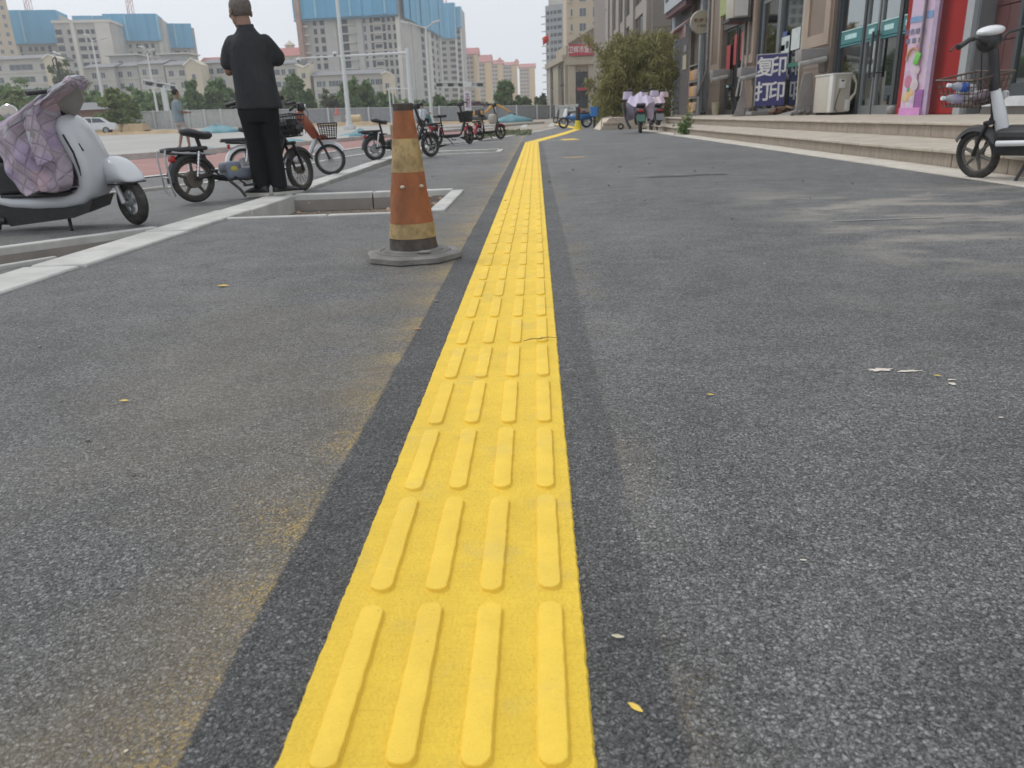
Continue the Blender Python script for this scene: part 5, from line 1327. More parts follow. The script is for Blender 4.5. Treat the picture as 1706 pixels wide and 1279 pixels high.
# ---- the man in the grey tee walking in the road
def simple_person(label, loc, yaw, scale, shirt, legs, shorts=True, hairm=M_HAIRB):
    t = thing('person', label, 'person', loc, (0, 0, yaw)); t.scale = (scale,) * 3
    g = G(); hm = head(g, (0, 0.02, 1.63), 0.2, 1.05)
    limb(g, [(0, 0, 1.42), (0, 0.01, 1.56)], [0.055, 0.055])
    oval_loft(g, [(0.90, 0, 0, 0.14, 0.09), (1.3, 0, 0, 0.16, 0.09), (1.42, 0, 0, 0.12, 0.06)])
    limb(g, [(-0.18, 0, 1.37), (-0.24, -0.02, 1.10), (-0.18, 0.20, 1.06)], [0.05, 0.042, 0.028]); hand(g, (-0.18, 0.20, 1.06), (0.5, 0.8, 0.1), (0, -0.2, 1), 1)
    limb(g, [(0.18, 0, 1.37), (0.24, -0.02, 1.10), (0.16, 0.22, 1.08)], [0.05, 0.042, 0.028]); hand(g, (0.16, 0.22, 1.08), (-0.4, 0.9, 0.1), (0, -0.2, 1), -1)
    limb(g, [(-0.09, 0, 0.9), (-0.10, 0.05, 0.5), (-0.10, -0.08, 0.09)], [0.08, 0.055, 0.036]); limb(g, [(0.09, 0, 0.9), (0.10, 0.12, 0.52), (0.10, 0.14, 0.09)], [0.08, 0.055, 0.036])
    fuse('body', g, M_SKIN, 0.012, 3, t)
    hair_cap(t, hm, hairm, 1.06, -0.05)
    g = G()
    oval_loft(g, [(0.80, 0, 0.0, 0.20, 0.125), (0.95, 0, 0.0, 0.195, 0.125), (1.15, 0, 0.0, 0.19, 0.125), (1.3, 0, 0, 0.195, 0.118), (1.38, 0, 0, 0.175, 0.10), (1.43, 0, 0, 0.11, 0.07), (1.455, 0, 0, 0.07, 0.06)], p=0.85)
    for s in (-1, 1): limb(g, [(s * 0.165, 0, 1.35), (s * 0.235, -0.01, 1.17)], [0.072, 0.075])
    fuse('shirt', g, shirt, 0.014, 3, t)
    g = G(); oval_loft(g, [(0.72, 0, 0.0, 0.17, 0.11), (0.95, 0, 0, 0.165, 0.11)])
    if shorts:
        limb(g, [(-0.09, 0, 0.82), (-0.10, 0.04, 0.55)], [0.10, 0.095]); limb(g, [(0.09, 0, 0.82), (0.10, 0.10, 0.56)], [0.10, 0.095])
    else:
        limb(g, [(-0.09, 0, 0.82), (-0.10, 0.05, 0.5), (-0.10, -0.08, 0.12)], [0.10, 0.08, 0.07]); limb(g, [(0.09, 0, 0.82), (0.10, 0.12, 0.52), (0.10, 0.14, 0.12)], [0.10, 0.08, 0.07])
    fuse('shorts' if shorts else 'trousers', g, legs, 0.014, 3, t)
    shoe(t, (-0.10, -0.10, 0), 0.1, M_BLKP, M_SOLE); shoe(t, (0.10, 0.12, 0), -0.1, M_BLKP, M_SOLE)
    return t
simple_person('man in blue-grey tee shirt and pale shorts walking beside the far lane', (-10.3, 23.2, 0.02), R(-42), 0.95, mat('grey_tee', (0.20, 0.245, 0.27), 0.9, bump=0.6, bscale=12, bdist=0.02), mat('pale_shorts', (0.36, 0.31, 0.29), 0.9, bump=0.5, bscale=12))
# ---- the rider far off, on a small scooter
p = Vector((-5.75, 41.0, ground_z(-5.75, 41) + 0.0))
rd = thing('person', 'distant scooter rider in a pale top and dark cap seen from behind', 'person', p, (0, 0, R(-25))); rd.scale = (0.95,) * 3
g = G(); hm = head(g, (0, 0.06, 1.36), 0, 1.0); limb(g, [(0, 0, 1.15), (0, 0.04, 1.3)], [0.055, 0.055]); oval_loft(g, [(0.62, 0, -0.05, 0.14, 0.1), (1.05, 0, 0, 0.16, 0.1), (1.17, 0, 0.02, 0.11, 0.06)])
for s in (-1, 1):
    limb(g, [(s * .17, 0.02, 1.10), (s * .24, 0.18, 0.9), (s * .25, 0.42, 0.93)], [0.05, 0.04, 0.028]); hand(g, (s * .25, 0.42, 0.93), (0, 1, 0), (0, 0, 1), -s)
    limb(g, [(s * .09, -0.04, 0.66), (s * .14, 0.36, 0.62), (s * .12, 0.34, 0.30)], [0.08, 0.06, 0.045])
fuse('body', g, M_SKIN, 0.015, 3, rd)
hair_cap(rd, hm, M_HAIRB, 1.08, -0.05)
g = G(); oval_loft(g, [(0.58, 0, -0.05, 0.18, 0.13), (0.9, 0, -0.01, 0.19, 0.13), (1.08, 0, 0, 0.19, 0.11), (1.17, 0, 0.02, 0.10, 0.07)])
for s in (-1, 1): limb(g, [(s * .16, 0.02, 1.09), (s * .235, 0.16, 0.92)], [0.07, 0.065])
fuse('shirt', g, mat('pale_shirt', (0.50, 0.54, 0.56), 0.9), 0.016, 3, rd)
g = G(); oval_loft(g, [(0.5, 0, -0.05, 0.15, 0.12), (0.66, 0, -0.05, 0.16, 0.12)])
for s in (-1, 1): limb(g, [(s * .09, -0.04, 0.64), (s * .14, 0.36, 0.62), (s * .12, 0.34, 0.34)], [0.10, 0.075, 0.06])
fuse('trousers', g, M_TROU, 0.016, 3, rd)
for s in (-1, 1):
    shoe(rd, (s * .12, 0.30, 0), 0, M_BLKP, M_SOLE)
    for c in rd.children:
        if c.name.startswith('shoe') and c.location.z == 0: c.location.z = 0.26
t = thing('motor_scooter', 'small dark scooter under the distant rider', 'scooter', p, (0, 0, R(-25) + PI / 2)); 
wheel(t, -0.35, 0.2, 0.07, 5); wheel(t, 0.75, 0.2, 0.07, 5)
part('rear_body', shell([(-0.45, 0.5, 0.03, 0.07), (-0.3, 0.48, 0.1, 0.13), (0.05, 0.42, 0.1, 0.14), (0.2, 0.36, 0.05, 0.12)], 14), M_BLKP, t)
part('leg_shield', shell([(0.66, 0.3, 0.05, 0.15), (0.62, 0.55, 0.05, 0.18), (0.55, 0.85, 0.03, 0.10)], 14), mat('teal_plastic', (0.15, 0.3, 0.32), 0.4), t)
part('floor_board', G().rbox((0.35, 0, 0.27), (0.55, 0.26, 0.06), 0.02, 2), M_BLKP, t)
part('seat', G().rbox((-0.1, 0, 0.58), (0.5, 0.24, 0.08), 0.03, 2), M_SEAT, t)
part('handlebar', G().tube([(0.40, -0.28, 0.92), (0.5, 0, 0.95), (0.40, 0.28, 0.92)], 0.014, 6), M_BLKM, t)
# ================================================================== VEGETATION
def quads_mesh(name, cen, nrm_seed, size, m, aspect=1.6, droop=0.0, rng_=None):
    """many small leaf-sized faces; cen (n,3), size (n,)"""
    r = rng_ or np.random.default_rng(nrm_seed)
    n = len(cen)
    a = r.normal(size=(n, 3)); a[:, 2] -= droop; a /= np.linalg.norm(a, axis=1)[:, None]
    b = r.normal(size=(n, 3)); b -= (b * a).sum(1)[:, None] * a; b /= np.linalg.norm(b, axis=1)[:, None]
    A = a * size[:, None] * aspect / 2; B = b * size[:, None] / 2
    v = np.empty((n, 4, 3)); v[:, 0] = cen - A; v[:, 1] = cen + B * .9 - A * .1; v[:, 2] = cen + A; v[:, 3] = cen - B * .9 - A * .1
    me = bpy.data.meshes.new(name); me.vertices.add(n * 4); me.vertices.foreach_set('co', v.reshape(-1))
    me.loops.add(n * 4); me.loops.foreach_set('vertex_index', np.arange(n * 4, dtype=np.int32))
    me.polygons.add(n); me.polygons.foreach_set('loop_start', np.arange(0, n * 4, 4, dtype=np.int32))
    me.update(calc_edges=True); me.materials.append(m)
    return me
M_BARK = mat('bark', (0.14, 0.11, 0.085), 0.9, var=0.3, scale=8, bump=0.6, bscale=30)
LM_DEEP = leaf_mat('foliage_deep', (0.08, 0.135, 0.05), (0.16, 0.24, 0.085))
LM_MID = leaf_mat('foliage_mid', (0.085, 0.145, 0.05), (0.17, 0.25, 0.085))
LM_PALE = leaf_mat('foliage_pale', (0.11, 0.15, 0.055), (0.20, 0.25, 0.09))
LM_DUST = leaf_mat('foliage_dusty', (0.10, 0.125, 0.07), (0.18, 0.20, 0.11))
LM_PLUM = leaf_mat('foliage_plum', (0.06, 0.03, 0.035), (0.12, 0.06, 0.07))
def tree_mesh(seed, shape, n, leaf):
    """crown in a unit box: centre (0,0,0.5), width 1, height 1"""
    r = np.random.default_rng(seed)
    k = 60; cl = []
    while len(cl) < k:
        p = r.uniform(-0.5, 0.5, 3); z = p[2] + 0.5
        if shape == 'cone': lim = 0.47 * (1 - z) ** 0.7 * min(1, z * 5 + 0.35)
        elif shape == 'oval': lim = 0.45 * math.sqrt(max(0, 1 - (2 * z - 1) ** 2)) * (1.1 - 0.25 * z)
        else: lim = 0.5 * math.sqrt(max(0, 1 - (1.15 * z) ** 2 * 0.75))
        rad = math.hypot(p[0], p[1])
        if rad < lim and (rad > lim * 0.35 or r.random() < 0.4): cl.append((p[0], p[1], z))
    cl = np.array(cl); rad = r.uniform(0.08, 0.16, k) * (1.0 - 0.35 * cl[:, 2])
    idx = r.integers(0, k, n); d = r.normal(size=(n, 3)); d /= np.linalg.norm(d, axis=1)[:, None]
    c = cl[idx] + d * (rad[idx] * r.uniform(0.3, 1.25, n))[:, None] * np.array([1, 1, 0.85])
    return c
def tree(label, loc, h, w, shape='oval', lm=None, trunk=0.25, n=2600, leaf=0.24, seed=1, name='tree', group=None, trunk_r=None):
    t = thing(name, label, 'tree' if name == 'tree' else 'shrub', loc, (0, 0, seed), group)
    c = tree_mesh(seed, shape, n, leaf)
    c = c * np.array([w, w, h * (1 - trunk)]) + np.array([0, 0, h * trunk])
    r = np.random.default_rng(seed + 5)
    me = quads_mesh('crown', c, seed + 9, leaf * r.uniform(0.6, 1.3, len(c)), lm or LM_MID)
    link('crown', me, t)
    tr = trunk_r or h * 0.016
    g = G().tube([(0, 0, -0.1), (0.02 * h * .3, 0, h * trunk), (-0.01 * h, 0.01 * h, h * (trunk + 0.35 * (1 - trunk))), (0, 0, h * (trunk + 0.7 * (1 - trunk)))], [tr * 1.3, tr, tr * .7, tr * .3], 8)
    tk = part('trunk', g, M_BARK, t)
    g = G(); rg = random.Random(seed)
    for k in range(9):
        a = rg.uniform(0, 2 * PI); z0 = h * (trunk + (1 - trunk) * rg.uniform(0.0, 0.5)); ln = w * rg.uniform(0.22, 0.4)
        g.tube([(0, 0, z0), (ln * .5 * math.cos(a), ln * .5 * math.sin(a), z0 + ln * .35), (ln * math.cos(a), ln * math.sin(a), z0 + ln * .8)], [tr * .45, tr * .3, tr * .12], 5)
    part('limbs', g, M_BARK, tk)
    return t
def at_ground(u, v, Y, dz=0.0):
    p = P(u, v, Y); return Vector((p.x, Y, ground_z(p.x, Y) + dz))
def tree_px(label, u, vtop, vbase, wpx, Y, **kw):
    """a tree whose base stands on the ground at distance Y; height from the survey"""
    top = P(u, vtop, Y); loc = at_ground(u, vbase, Y)
    h = top.z - loc.z; w = wpx * Y / F_PX
    return tree(label, loc, h, w, **kw)
GT = 'trees behind the hoardings across the road'
TR = [  # label, u, vtop, vbase, width px, Y, shape, material, seed
    ('dusty green tree in front of the grey flats beside the black lamp pole', 128, 92, 210, 62, 150, 'oval', LM_DUST, 11),
    ('dense dark green tree behind the scooter cover', 60, 128, 210, 120, 125, 'round', LM_DEEP, 12),
    ('low olive tree at the edge of the photo behind the scooter mirror', 8, 142, 212, 90, 110, 'round', LM_MID, 13),
    ('bushy green tree between the two double lamps', 205, 138, 212, 95, 128, 'round', LM_DEEP, 14),
    ('bushy mid green tree behind the far signal arm', 250, 148, 210, 70, 124, 'round', LM_MID, 15),
    ('tall upright tree behind the man in the grey tee', 330, 126, 206, 42, 118, 'cone', LM_DEEP, 16),
    ('upright tree just beside the elbow of the man in black', 370, 128, 205, 46, 120, 'oval', LM_DEEP, 17),
    ('dusty tree partly hidden by the man in black', 395, 150, 205, 60, 122, 'round', LM_DUST, 18),
    ('rounded upright tree standing right of the black shirt', 497, 121, 205, 38, 120, 'oval', LM_DEEP, 19),
    ('small slim tree before the cream gable', 520, 150, 204, 22, 120, 'oval', LM_MID, 20),
    ('dusty low tree to the side of the black trousers', 470, 148, 205, 44, 122, 'round', LM_DUST, 21),
    ('light green twin topped tree behind the leaning lamp post', 588, 128, 203, 44, 118, 'oval', LM_MID, 22),
    ('light green tree between lamp post and mast', 612, 133, 203, 40, 121, 'oval', LM_MID, 23),
    ('low green tree beside the leaning lamp post', 556, 148, 203, 44, 119, 'round', LM_DUST, 24),
    ('dark low tree behind the signal mast pole', 645, 152, 202, 42, 120, 'round', LM_MID, 25),
    ('dark hedge-like tree beyond the thin lamp pole', 700, 168, 198, 46, 122, 'round', LM_DEEP, 26),
    ('pointed dark green tree behind the red bikes', 735, 152, 198, 40, 122, 'cone', LM_DEEP, 27),
    ('low tree in front of the yellow towers', 764, 166, 197, 36, 124, 'round', LM_DEEP, 28),
    ('plum leaved tree beside the white sign column', 800, 166, 196, 44, 126, 'round', LM_PLUM, 29),
    ('tall pointed tree standing alone before the tan towers', 843, 116, 198, 42, 124, 'cone', LM_DEEP, 30),
    ('rounded tree at the foot of the last tan tower', 872, 158, 196, 36, 126, 'round', LM_DEEP, 31),
    ('faint tree in the gap beside the grey tower', 902, 155, 192, 22, 130, 'round', LM_DUST, 32),
    ('low dusty tree behind the road hoarding joint', 290, 160, 208, 50, 126, 'round', LM_DUST, 33),
    ('green tree at the back behind the scooter cover tip', 165, 150, 210, 60, 132, 'round', LM_MID, 34),
    ('olive bushy tree behind the scooter seat', 30, 150, 212, 80, 100, 'round', LM_PALE, 35),
    ('dusty olive tree behind the scooter shield', 95, 155, 212, 70, 102, 'round', LM_MID, 36),
]
for i, (lab, u, vt, vb, wp, Y, sh, lm, sd) in enumerate(TR):
    tree_px(lab, u, vt, vb, wp, Y, shape=sh, lm=lm, seed=sd, trunk=0.03 if sh == 'round' else 0.12, n=4200 if wp > 50 else 2800, leaf=0.40, group=GT)
tree_px('big pale green rounded shrub on the earth bank across the road', 200, 150, 221, 78, 82, shape='round', lm=LM_PALE, seed=41, trunk=0.02, n=5200, leaf=0.26, name='shrub')
tree_px('low clipped green shrub behind the scooter mirror', 14, 196, 226, 60, 60, shape='round', lm=LM_DEEP, seed=42, trunk=0.02, n=1500, leaf=0.2, name='shrub')
tree_px('low green shrub beneath the scooter cover', 70, 205, 226, 70, 62, shape='round', lm=LM_MID, seed=43, trunk=0.02, n=1500, leaf=0.2, name='shrub')
tl = []; rt = np.random.default_rng(99)
for k in range(210):
    u = rt.uniform(-40, 466) if k < 140 else rt.uniform(528, 900); Yq = rt.uniform(127, 136); vt = (157 + rt.uniform(-7, 9)) if u < 470 else (163 + (u - 528) * 0.035 + rt.uniform(-5, 8))
    c0 = P(u, vt, Yq); gz = ground_z(c0.x, Yq); hh = c0.z - gz
    q = rt.normal(size=(130, 3)); q /= np.linalg.norm(q, axis=1)[:, None]
    tl.append(q * np.array([2.2, 1.4, hh * .5]) * rt.uniform(.5, 1.1, (130, 1)) + np.array([c0.x, Yq, gz + hh * .5]))
tl = np.concatenate(tl)
o = link('treeline', quads_mesh('treeline', tl, 4, rt.uniform(0.3, 0.6, len(tl)), LM_MID)); o['kind'] = 'stuff'; o['label'] = 'continuous belt of green trees behind the hoardings'
# ---- bamboo
bam = thing('bamboo_clump', 'large dense olive green clump of bamboo between the stone building and the shops', 'bamboo', (0, 0, 0))
r = np.random.default_rng(77)
def bam_top(x):    # outline of the clump: height at each x
    return None
culm = G(); cen = []
for k in range(120):
    Y = r.uniform(34.5, 41.0)
    u = r.uniform(1002, 1106)
    top_v = 70 + 90 * max(0, (1030 - u) / 50) ** 1.2 + max(0, (u - 1105)) * 0.7 + r.uniform(-20, 56)
    b = P(u, 200, Y); x = b.x; z1 = P(u, top_v, Y).z
    lean = r.normal(0, 0.35, 2)
    pts = [(x, Y, 0.0), (x + lean[0] * .3, Y + lean[1] * .3, z1 * .45), (x + lean[0], Y + lean[1], z1 * .85), (x + lean[0] * 1.6, Y + lean[1] * 1.6, z1)]
    culm.tube(pts, [0.02, 0.017, 0.012, 0.004], 5)
    n_ = 410; t = r.uniform(0.03, 1.0, n_) ** 0.9
    P_ = np.array(pts); ts = t * 3; i0 = np.minimum(ts.astype(int), 2); f = (ts - i0)[:, None]
    c = P_[i0] * (1 - f) + P_[i0 + 1] * f
    c += r.normal(size=(n_, 3)) * np.array([0.22, 0.22, 0.14]) * (1.25 - 0.7 * t[:, None])
    cen.append(c)
cen = np.concatenate(cen); cen = cen[cen[:, 2] > 0.05]
# lower skirt spreading towards the walkway
sk = np.stack([r.uniform(2.7, 5.5, 3600), r.uniform(34, 38, 3600), np.abs(r.normal(0, 0.75, 3600))], 1); sk = sk[sk[:, 2] < 0.5 + (sk[:, 0] - 2.3) * 1.3]
cen = np.concatenate([cen, sk])
LM_BAM = leaf_mat('bamboo_leaf', (0.11, 0.112, 0.042), (0.31, 0.295, 0.12))
me = quads_mesh('foliage', cen, 3, r.uniform(0.035, 0.085, len(cen)), LM_BAM, aspect=3.2, droop=1.0)
link('foliage', me, bam)
part('culms', culm, mat('bamboo_culm', (0.22, 0.2, 0.08), 0.6, var=0.2), bam)
# small weed by the step
wd = PG(1157, 224)
cw = np.concatenate([r.normal(size=(360, 3)) * np.array([0.09, 0.1, 0.10]) + np.array([0, 0, 0.16]), r.normal(size=(120, 3)) * np.array([0.05, 0.05, 0.22]) + np.array([0.1, 0, 0.3])])
cw = cw[cw[:, 2] > 0]
t = thing('weed', 'green weed growing at the foot of the granite steps', 'weed', (3.72, wd.y, 0))
link('leaves', quads_mesh('leaves', cw, 8, r.uniform(0.03, 0.06, len(cw)), LM_DEEP, 2.2), t)
part('stem', G().tube([(0, 0, 0), (0.03, 0, 0.25), (0.1, 0, 0.5)], [0.008, 0.006, 0.003], 5), M_BARK, t)
# grass in far beds
cg = np.stack([r.uniform(-1.9, -0.2, 900), r.uniform(26, 34, 900), np.abs(r.normal(0, 0.03, 900))], 1)
o = link('grass', quads_mesh('grass', cg, 5, r.uniform(0.03, 0.09, 900), LM_DUST, 2.5)); o['kind'] = 'stuff'; o['label'] = 'thin dusty grass on the far verge'

# ================================================================== BUILDINGS FAR OFF
M_CONC = mat('raw_concrete', (0.44, 0.425, 0.395), 0.85, var=0.10, scale=0.15, dirt=0.4, dirtcol=(0.27, 0.26, 0.25))
M_CONCL = mat('pale_concrete', (0.60, 0.57, 0.51), 0.85, var=0.08, scale=0.15, dirt=0.3, dirtcol=(0.36, 0.34, 0.31))
M_NET = mat('blue_net', (0.085, 0.34, 0.54), 0.7, var=0.12, scale=0.12, bump=0.4, bscale=0.6, bdist=0.3, stretch=(1, 1, 0.15))
M_NETL = mat('blue_net_light', (0.22, 0.46, 0.60), 0.7, var=0.1, scale=0.15)
M_OPEN = mat('dark_opening', (0.03, 0.033, 0.04), 0.8)
M_OPENB = mat('opening_bluish', (0.06, 0.075, 0.12), 0.5)
M_CREAM = mat('cream_render', (0.56, 0.50, 0.38), 0.85, var=0.06, scale=0.2, dirt=0.2, dirtcol=(0.4, 0.36, 0.3))
M_GREYW = mat('grey_render', (0.46, 0.45, 0.42), 0.85, var=0.07, scale=0.2, dirt=0.3, dirtcol=(0.30, 0.29, 0.27))
M_SLATER = mat('slate_roof', (0.20, 0.20, 0.205), 0.8, var=0.1, scale=0.5)
M_REDR = mat('red_roof', (0.42, 0.13, 0.115), 0.75, var=0.1, scale=0.3)
M_YELT = mat('yellow_tower', (0.60, 0.41, 0.16), 0.85, var=0.05, scale=0.1)
M_TANT = mat('tan_tower', (0.43, 0.345, 0.235), 0.85, var=0.05, scale=0.1)
M_BEIGE = mat('beige_tower', (0.50, 0.42, 0.31), 0.85, var=0.05, scale=0.2, dirt=0.2, dirtcol=(0.4, 0.33, 0.25))
M_GREYT = mat('grey_tower', (0.34, 0.345, 0.35), 0.85, var=0.08, scale=0.1)
M_GLASSD = mat('far_glass', (0.07, 0.085, 0.10), 0.15, spec=0.8)
M_FRAMEW = mat('window_frame_pale', (0.45, 0.45, 0.43), 0.6)
WCACHE = {}
def window_mesh(w, h, frame=M_FRAMEW, glass=M_GLASSD, depth=0.35, bars=1):
    key = (round(w, 2), round(h, 2), frame.name, glass.name, bars)
    if key in WCACHE: return WCACHE[key]
    g = G(); f = 0.09
    # frame ring standing proud 6 cm, glass set back
    g.box((0, -0.03, h / 2 - f / 2), (w, 0.10, f)); g.box((0, -0.03, -h / 2 + f / 2), (w, 0.10, f))
    g.box((-w / 2 + f / 2, -0.03, 0), (f, 0.10, h - 2 * f)); g.box((w / 2 - f / 2, -0.03, 0), (f, 0.10, h - 2 * f))
    for k in range(bars): g.box((-w / 2 + w * (k + 1) / (bars + 1), -0.025, 0), (0.06, 0.08, h - 2 * f))
    nf = len(g.f)
    g.box((0, -0.004, 0), (w - 2 * f + .01, 0.012, h - 2 * f + .01))
    me = bpy.data.meshes.new('window'); me.from_pydata(g.v, [], g.f); me.materials.append(frame); me.materials.append(glass)
    for i, pl in enumerate(me.polygons): pl.material_index = 1 if i >= nf else 0
    WCACHE[key] = me
    return me
def opening_mesh(w, h, m):
    """an unglazed opening: dark panel painted as its inner shade, with a pale reveal and sill"""
    key = ('o', round(w, 2), round(h, 2), m.name)
    if key in WCACHE: return WCACHE[key]
    g = G(); g.box((0, -0.01, 0), (w, 0.03, h)); nf = len(g.f)  # flat dark sheet in place of the shade within
    g.box((0, -0.12, -h / 2 - 0.06), (w + 0.2, 0.26, 0.12)); g.box((0, -0.09, h / 2 + 0.05), (w + 0.1, 0.2, 0.10))
    me = bpy.data.meshes.new('opening'); me.from_pydata(g.v, [], g.f); me.materials.append(m); me.materials.append(M_CONC)
    for i, pl in enumerate(me.polygons): pl.material_index = 0 if i < nf else 1
    WCACHE[key] = me
    return me
class Block:
    """building with a front face from a to b (plan points) and depth d behind"""
    def __init__(s, label, cat, a, b, d, z0, z1, m, name='building', group=None):
        a = Vector((a[0], a[1], 0)); b = Vector((b[0], b[1], 0)); s.W = (b - a).length
        s.z0, s.z1, s.d = z0, z1, d
        ang = math.atan2((b - a).y, (b - a).x)
        s.root = thing(name, label, cat, (a.x, a.y, z0), (0, 0, ang), group); s.H = z1 - z0
        part('wall', G().box((s.W / 2, d / 2, s.H / 2), (s.W, d, s.H)), m, s.root, None)
    def add(s, name, g, m, smooth=None, kind=None): return part(name, g, m, s.root, smooth, kind)
    def boxp(s, name, x0, x1, za, zb, out, m, inn=0.0, kind=None):
        return s.add(name, G().box(((x0 + x1) / 2, (-out + inn) / 2, (za + zb) / 2), (x1 - x0, out + inn, zb - za)), m, None, kind)
    def put(s, me, name, x, z, y=0.0, rz=0.0):
        o = link(name, me, s.root); o.location = (x, y, z); o.rotation_euler = (0, 0, rz); return o
    def side(s, me, name, t, z):   # on the side wall at the b end (faces +x of the block)
        return s.put(me, name, s.W + 0.0, z, t, PI / 2)
    def side_a(s, me, name, t, z):
        return s.put(me, name, 0.0, z, t, -PI / 2)
def fx(u, Y): return P(u, 150, Y).x
def ztop(u, v, Y): return P(u, v, Y).z
GZ = 0.7
# ---- the great tower under blue netting, right of the man
Y = 312
bl = Block('tall unfinished concrete tower wrapped in blue netting above, with a brown hoist up one edge', 'tower block', (fx(513, Y), Y), (fx(678, Y), Y - 4), 24, GZ, ztop(600, -45, Y), M_CONC)
pxm = Y / F_PX
def lx(u): return (fx(u, Y) - fx(513, Y))
znet = ztop(600, 29, Y) - GZ
fl = 3.0; nfl = int(znet / fl)
zs = [znet - 1.2 - k * fl for k in range(nfl)]
om = opening_mesh
for k, z in enumerate(zs):
    if z < 4: break
    for (u, w, h, mm) in ((537, 1.3, 1.9, M_OPEN), (549, 1.6, 1.9, M_OPEN), (619.5, 1.0, 2.0, M_OPENB), (631, 1.1, 2.3, M_OPEN), (641, 2.6, 1.2, M_OPEN), (651.5, 1.2, 2.3, M_OPEN), (660, 1.2, 1.9, M_OPEN), (669, 1.1, 1.9, M_OPEN)):
        bl.put(om(w, h, mm), 'opening', lx(u), z)
bl.boxp('open_bay', lx(575), lx(605), 2, znet, 0.05, M_OPEN)  # dark sheet painted for the shade of the open floors
for k, z in enumerate(zs):
    if z < 2: break
    bl.boxp('floor_slab', lx(574.5), lx(605.5), z - 1.55, z - 1.05, 0.9, M_CONC)
    if k % 1 == 0: bl.boxp('floor_slab', lx(627), lx(656), z - 1.6, z - 1.35, 0.5, M_CONCL)
bl.boxp('pier', lx(555), lx(573), 0, znet, 0.6, M_CONC); bl.boxp('pier', lx(606), lx(616), 0, znet, 0.6, M_CONC); bl.boxp('pier', lx(672), lx(678), 0, znet, 0.9, M_CONCL)
M_HOIST = mat('hoist_brown', (0.36, 0.22, 0.17), 0.8, var=0.2, scale=0.3)
bl.boxp('construction_hoist', lx(511.5), lx(519.5), 4, bl.H, 3.2, M_HOIST)
for k, z in enumerate(zs):
    if z > 5: bl.boxp('hoist_landing', lx(520), lx(527), z - 1.5, z - 0.9, 1.5, M_CONCL)
# netting: hung panels with folds, brighter seams
def net_panels(bl, x0, x1, za, zb, out, n, side=None):
    for k in range(n):
        a = x0 + (x1 - x0) * k / n; b = x0 + (x1 - x0) * (k + 1) / n
        o_ = out + 0.25 * (k % 2)
        g = G(); m_ = 6
        for i in range(m_ + 1):
            t = i / m_; xx = a + (b - a) * t; yy = -o_ - 0.12 * math.sin(t * PI * 3 + k)
            g.v += [(xx, yy, za), (xx, yy, zb)]
        for i in range(m_): g.f.append((2 * i, 2 * i + 2, 2 * i + 3, 2 * i + 1))
        q = G(); q.v = list(g.v) + [(p[0], p[1] + 0.3, p[2]) for p in g.v]; nn = len(g.v)
        q.f = list(g.f) + [tuple(i + nn for i in f[::-1]) for f in g.f]
        bl.add('net_panel', q, M_NET, None)
        if k % 3 == 1 and out > 1: bl.boxp('net_seam', b - 0.35, b + 0.35, za + 0.2, zb - 0.2, o_ + 0.5, M_NETL)
net_panels(bl, lx(507), lx(678), znet, bl.H + 3, 2.2, 9)
bl.boxp('net_shade_strip', lx(507), lx(678), znet - 0.7, znet - 0.2, 2.6, mat('net_shadow_edge', (0.05, 0.15, 0.22), 0.8))  # dark strip painted as the shade under the net's lower edge
# receding side towards the street
sb = Block('receding concrete wing of the netted tower, windows in narrow columns', 'tower block', (fx(678.4, Y), Y - 3.5), (fx(737, 385), 385), 20, GZ, ztop(735, -6, 385), M_CONC)
W = sb.W; zn1 = ztop(700, 33, 335) - GZ
for k in range(26):
    z = zn1 - 3 - k * 3
    if z < 3: break
    for t, w, h in ((0.06, 4.5, 1.8), (0.30, 8.0, 1.9), (0.50, 6.0, 2.0), (0.76, 8.0, 1.9), (0.92, 4.0, 1.8)):
        sb.put(om(w, h, M_OPEN), 'opening', W * t, z)
sb.boxp('pier', W * .60, W * .68, 0, zn1, 1.0, M_CONCL); sb.boxp('pier', W * .2, W * .24, 0, zn1, 0.8, M_CONC); sb.boxp('pier', W * .975, W * 1.0, 0, zn1, 0.8, M_CONCL)
net_panels(sb, -1, W + 1.5, zn1 - 2, sb.H + 2, 1.8, 8)
# second netted tower
Y = 455
def lx2(u): return fx(u, 455) - fx(732, 455)
b2_ = Block('second netted tower, smaller and farther, a red crane mast above it', 'tower block', (fx(732, Y), Y), (fx(774, Y), Y), 26, GZ, ztop(750, 12, Y), mat('pink_concrete', (0.38, 0.35, 0.32), 0.85, var=0.08, scale=0.1))
zn2 = ztop(750, 64, Y) - GZ
for k in range(20):
    z = zn2 - 2 - k * 3.0
    if z < 3: break
    for u, w in ((737, 1.8), (744, 2.2), (756, 1.6), (760.5, 2.0)): b2_.put(om(w, 1.6, M_OPEN), 'opening', lx2(u), z)
for k in range(26):
    z = ztop(770, 46, Y) - GZ - 2 - k * 3
    if z < 3: break
    b2_.put(om(1.8, 1.6, M_OPEN), 'opening', lx2(769), z)
b2_.boxp('pier', lx2(763), lx2(766), 0, zn2, 1.0, M_CONCL); b2_.boxp('pier', lx2(772), lx2(774), 0, zn2 + 6, 1.0, M_CONCL)
net_panels(b2_, -3, lx2(765), zn2, b2_.H + 2, 2.0, 5); net_panels(b2_, lx2(765), lx2(775), ztop(770, 46, Y) - GZ, b2_.H, 2.0, 2)
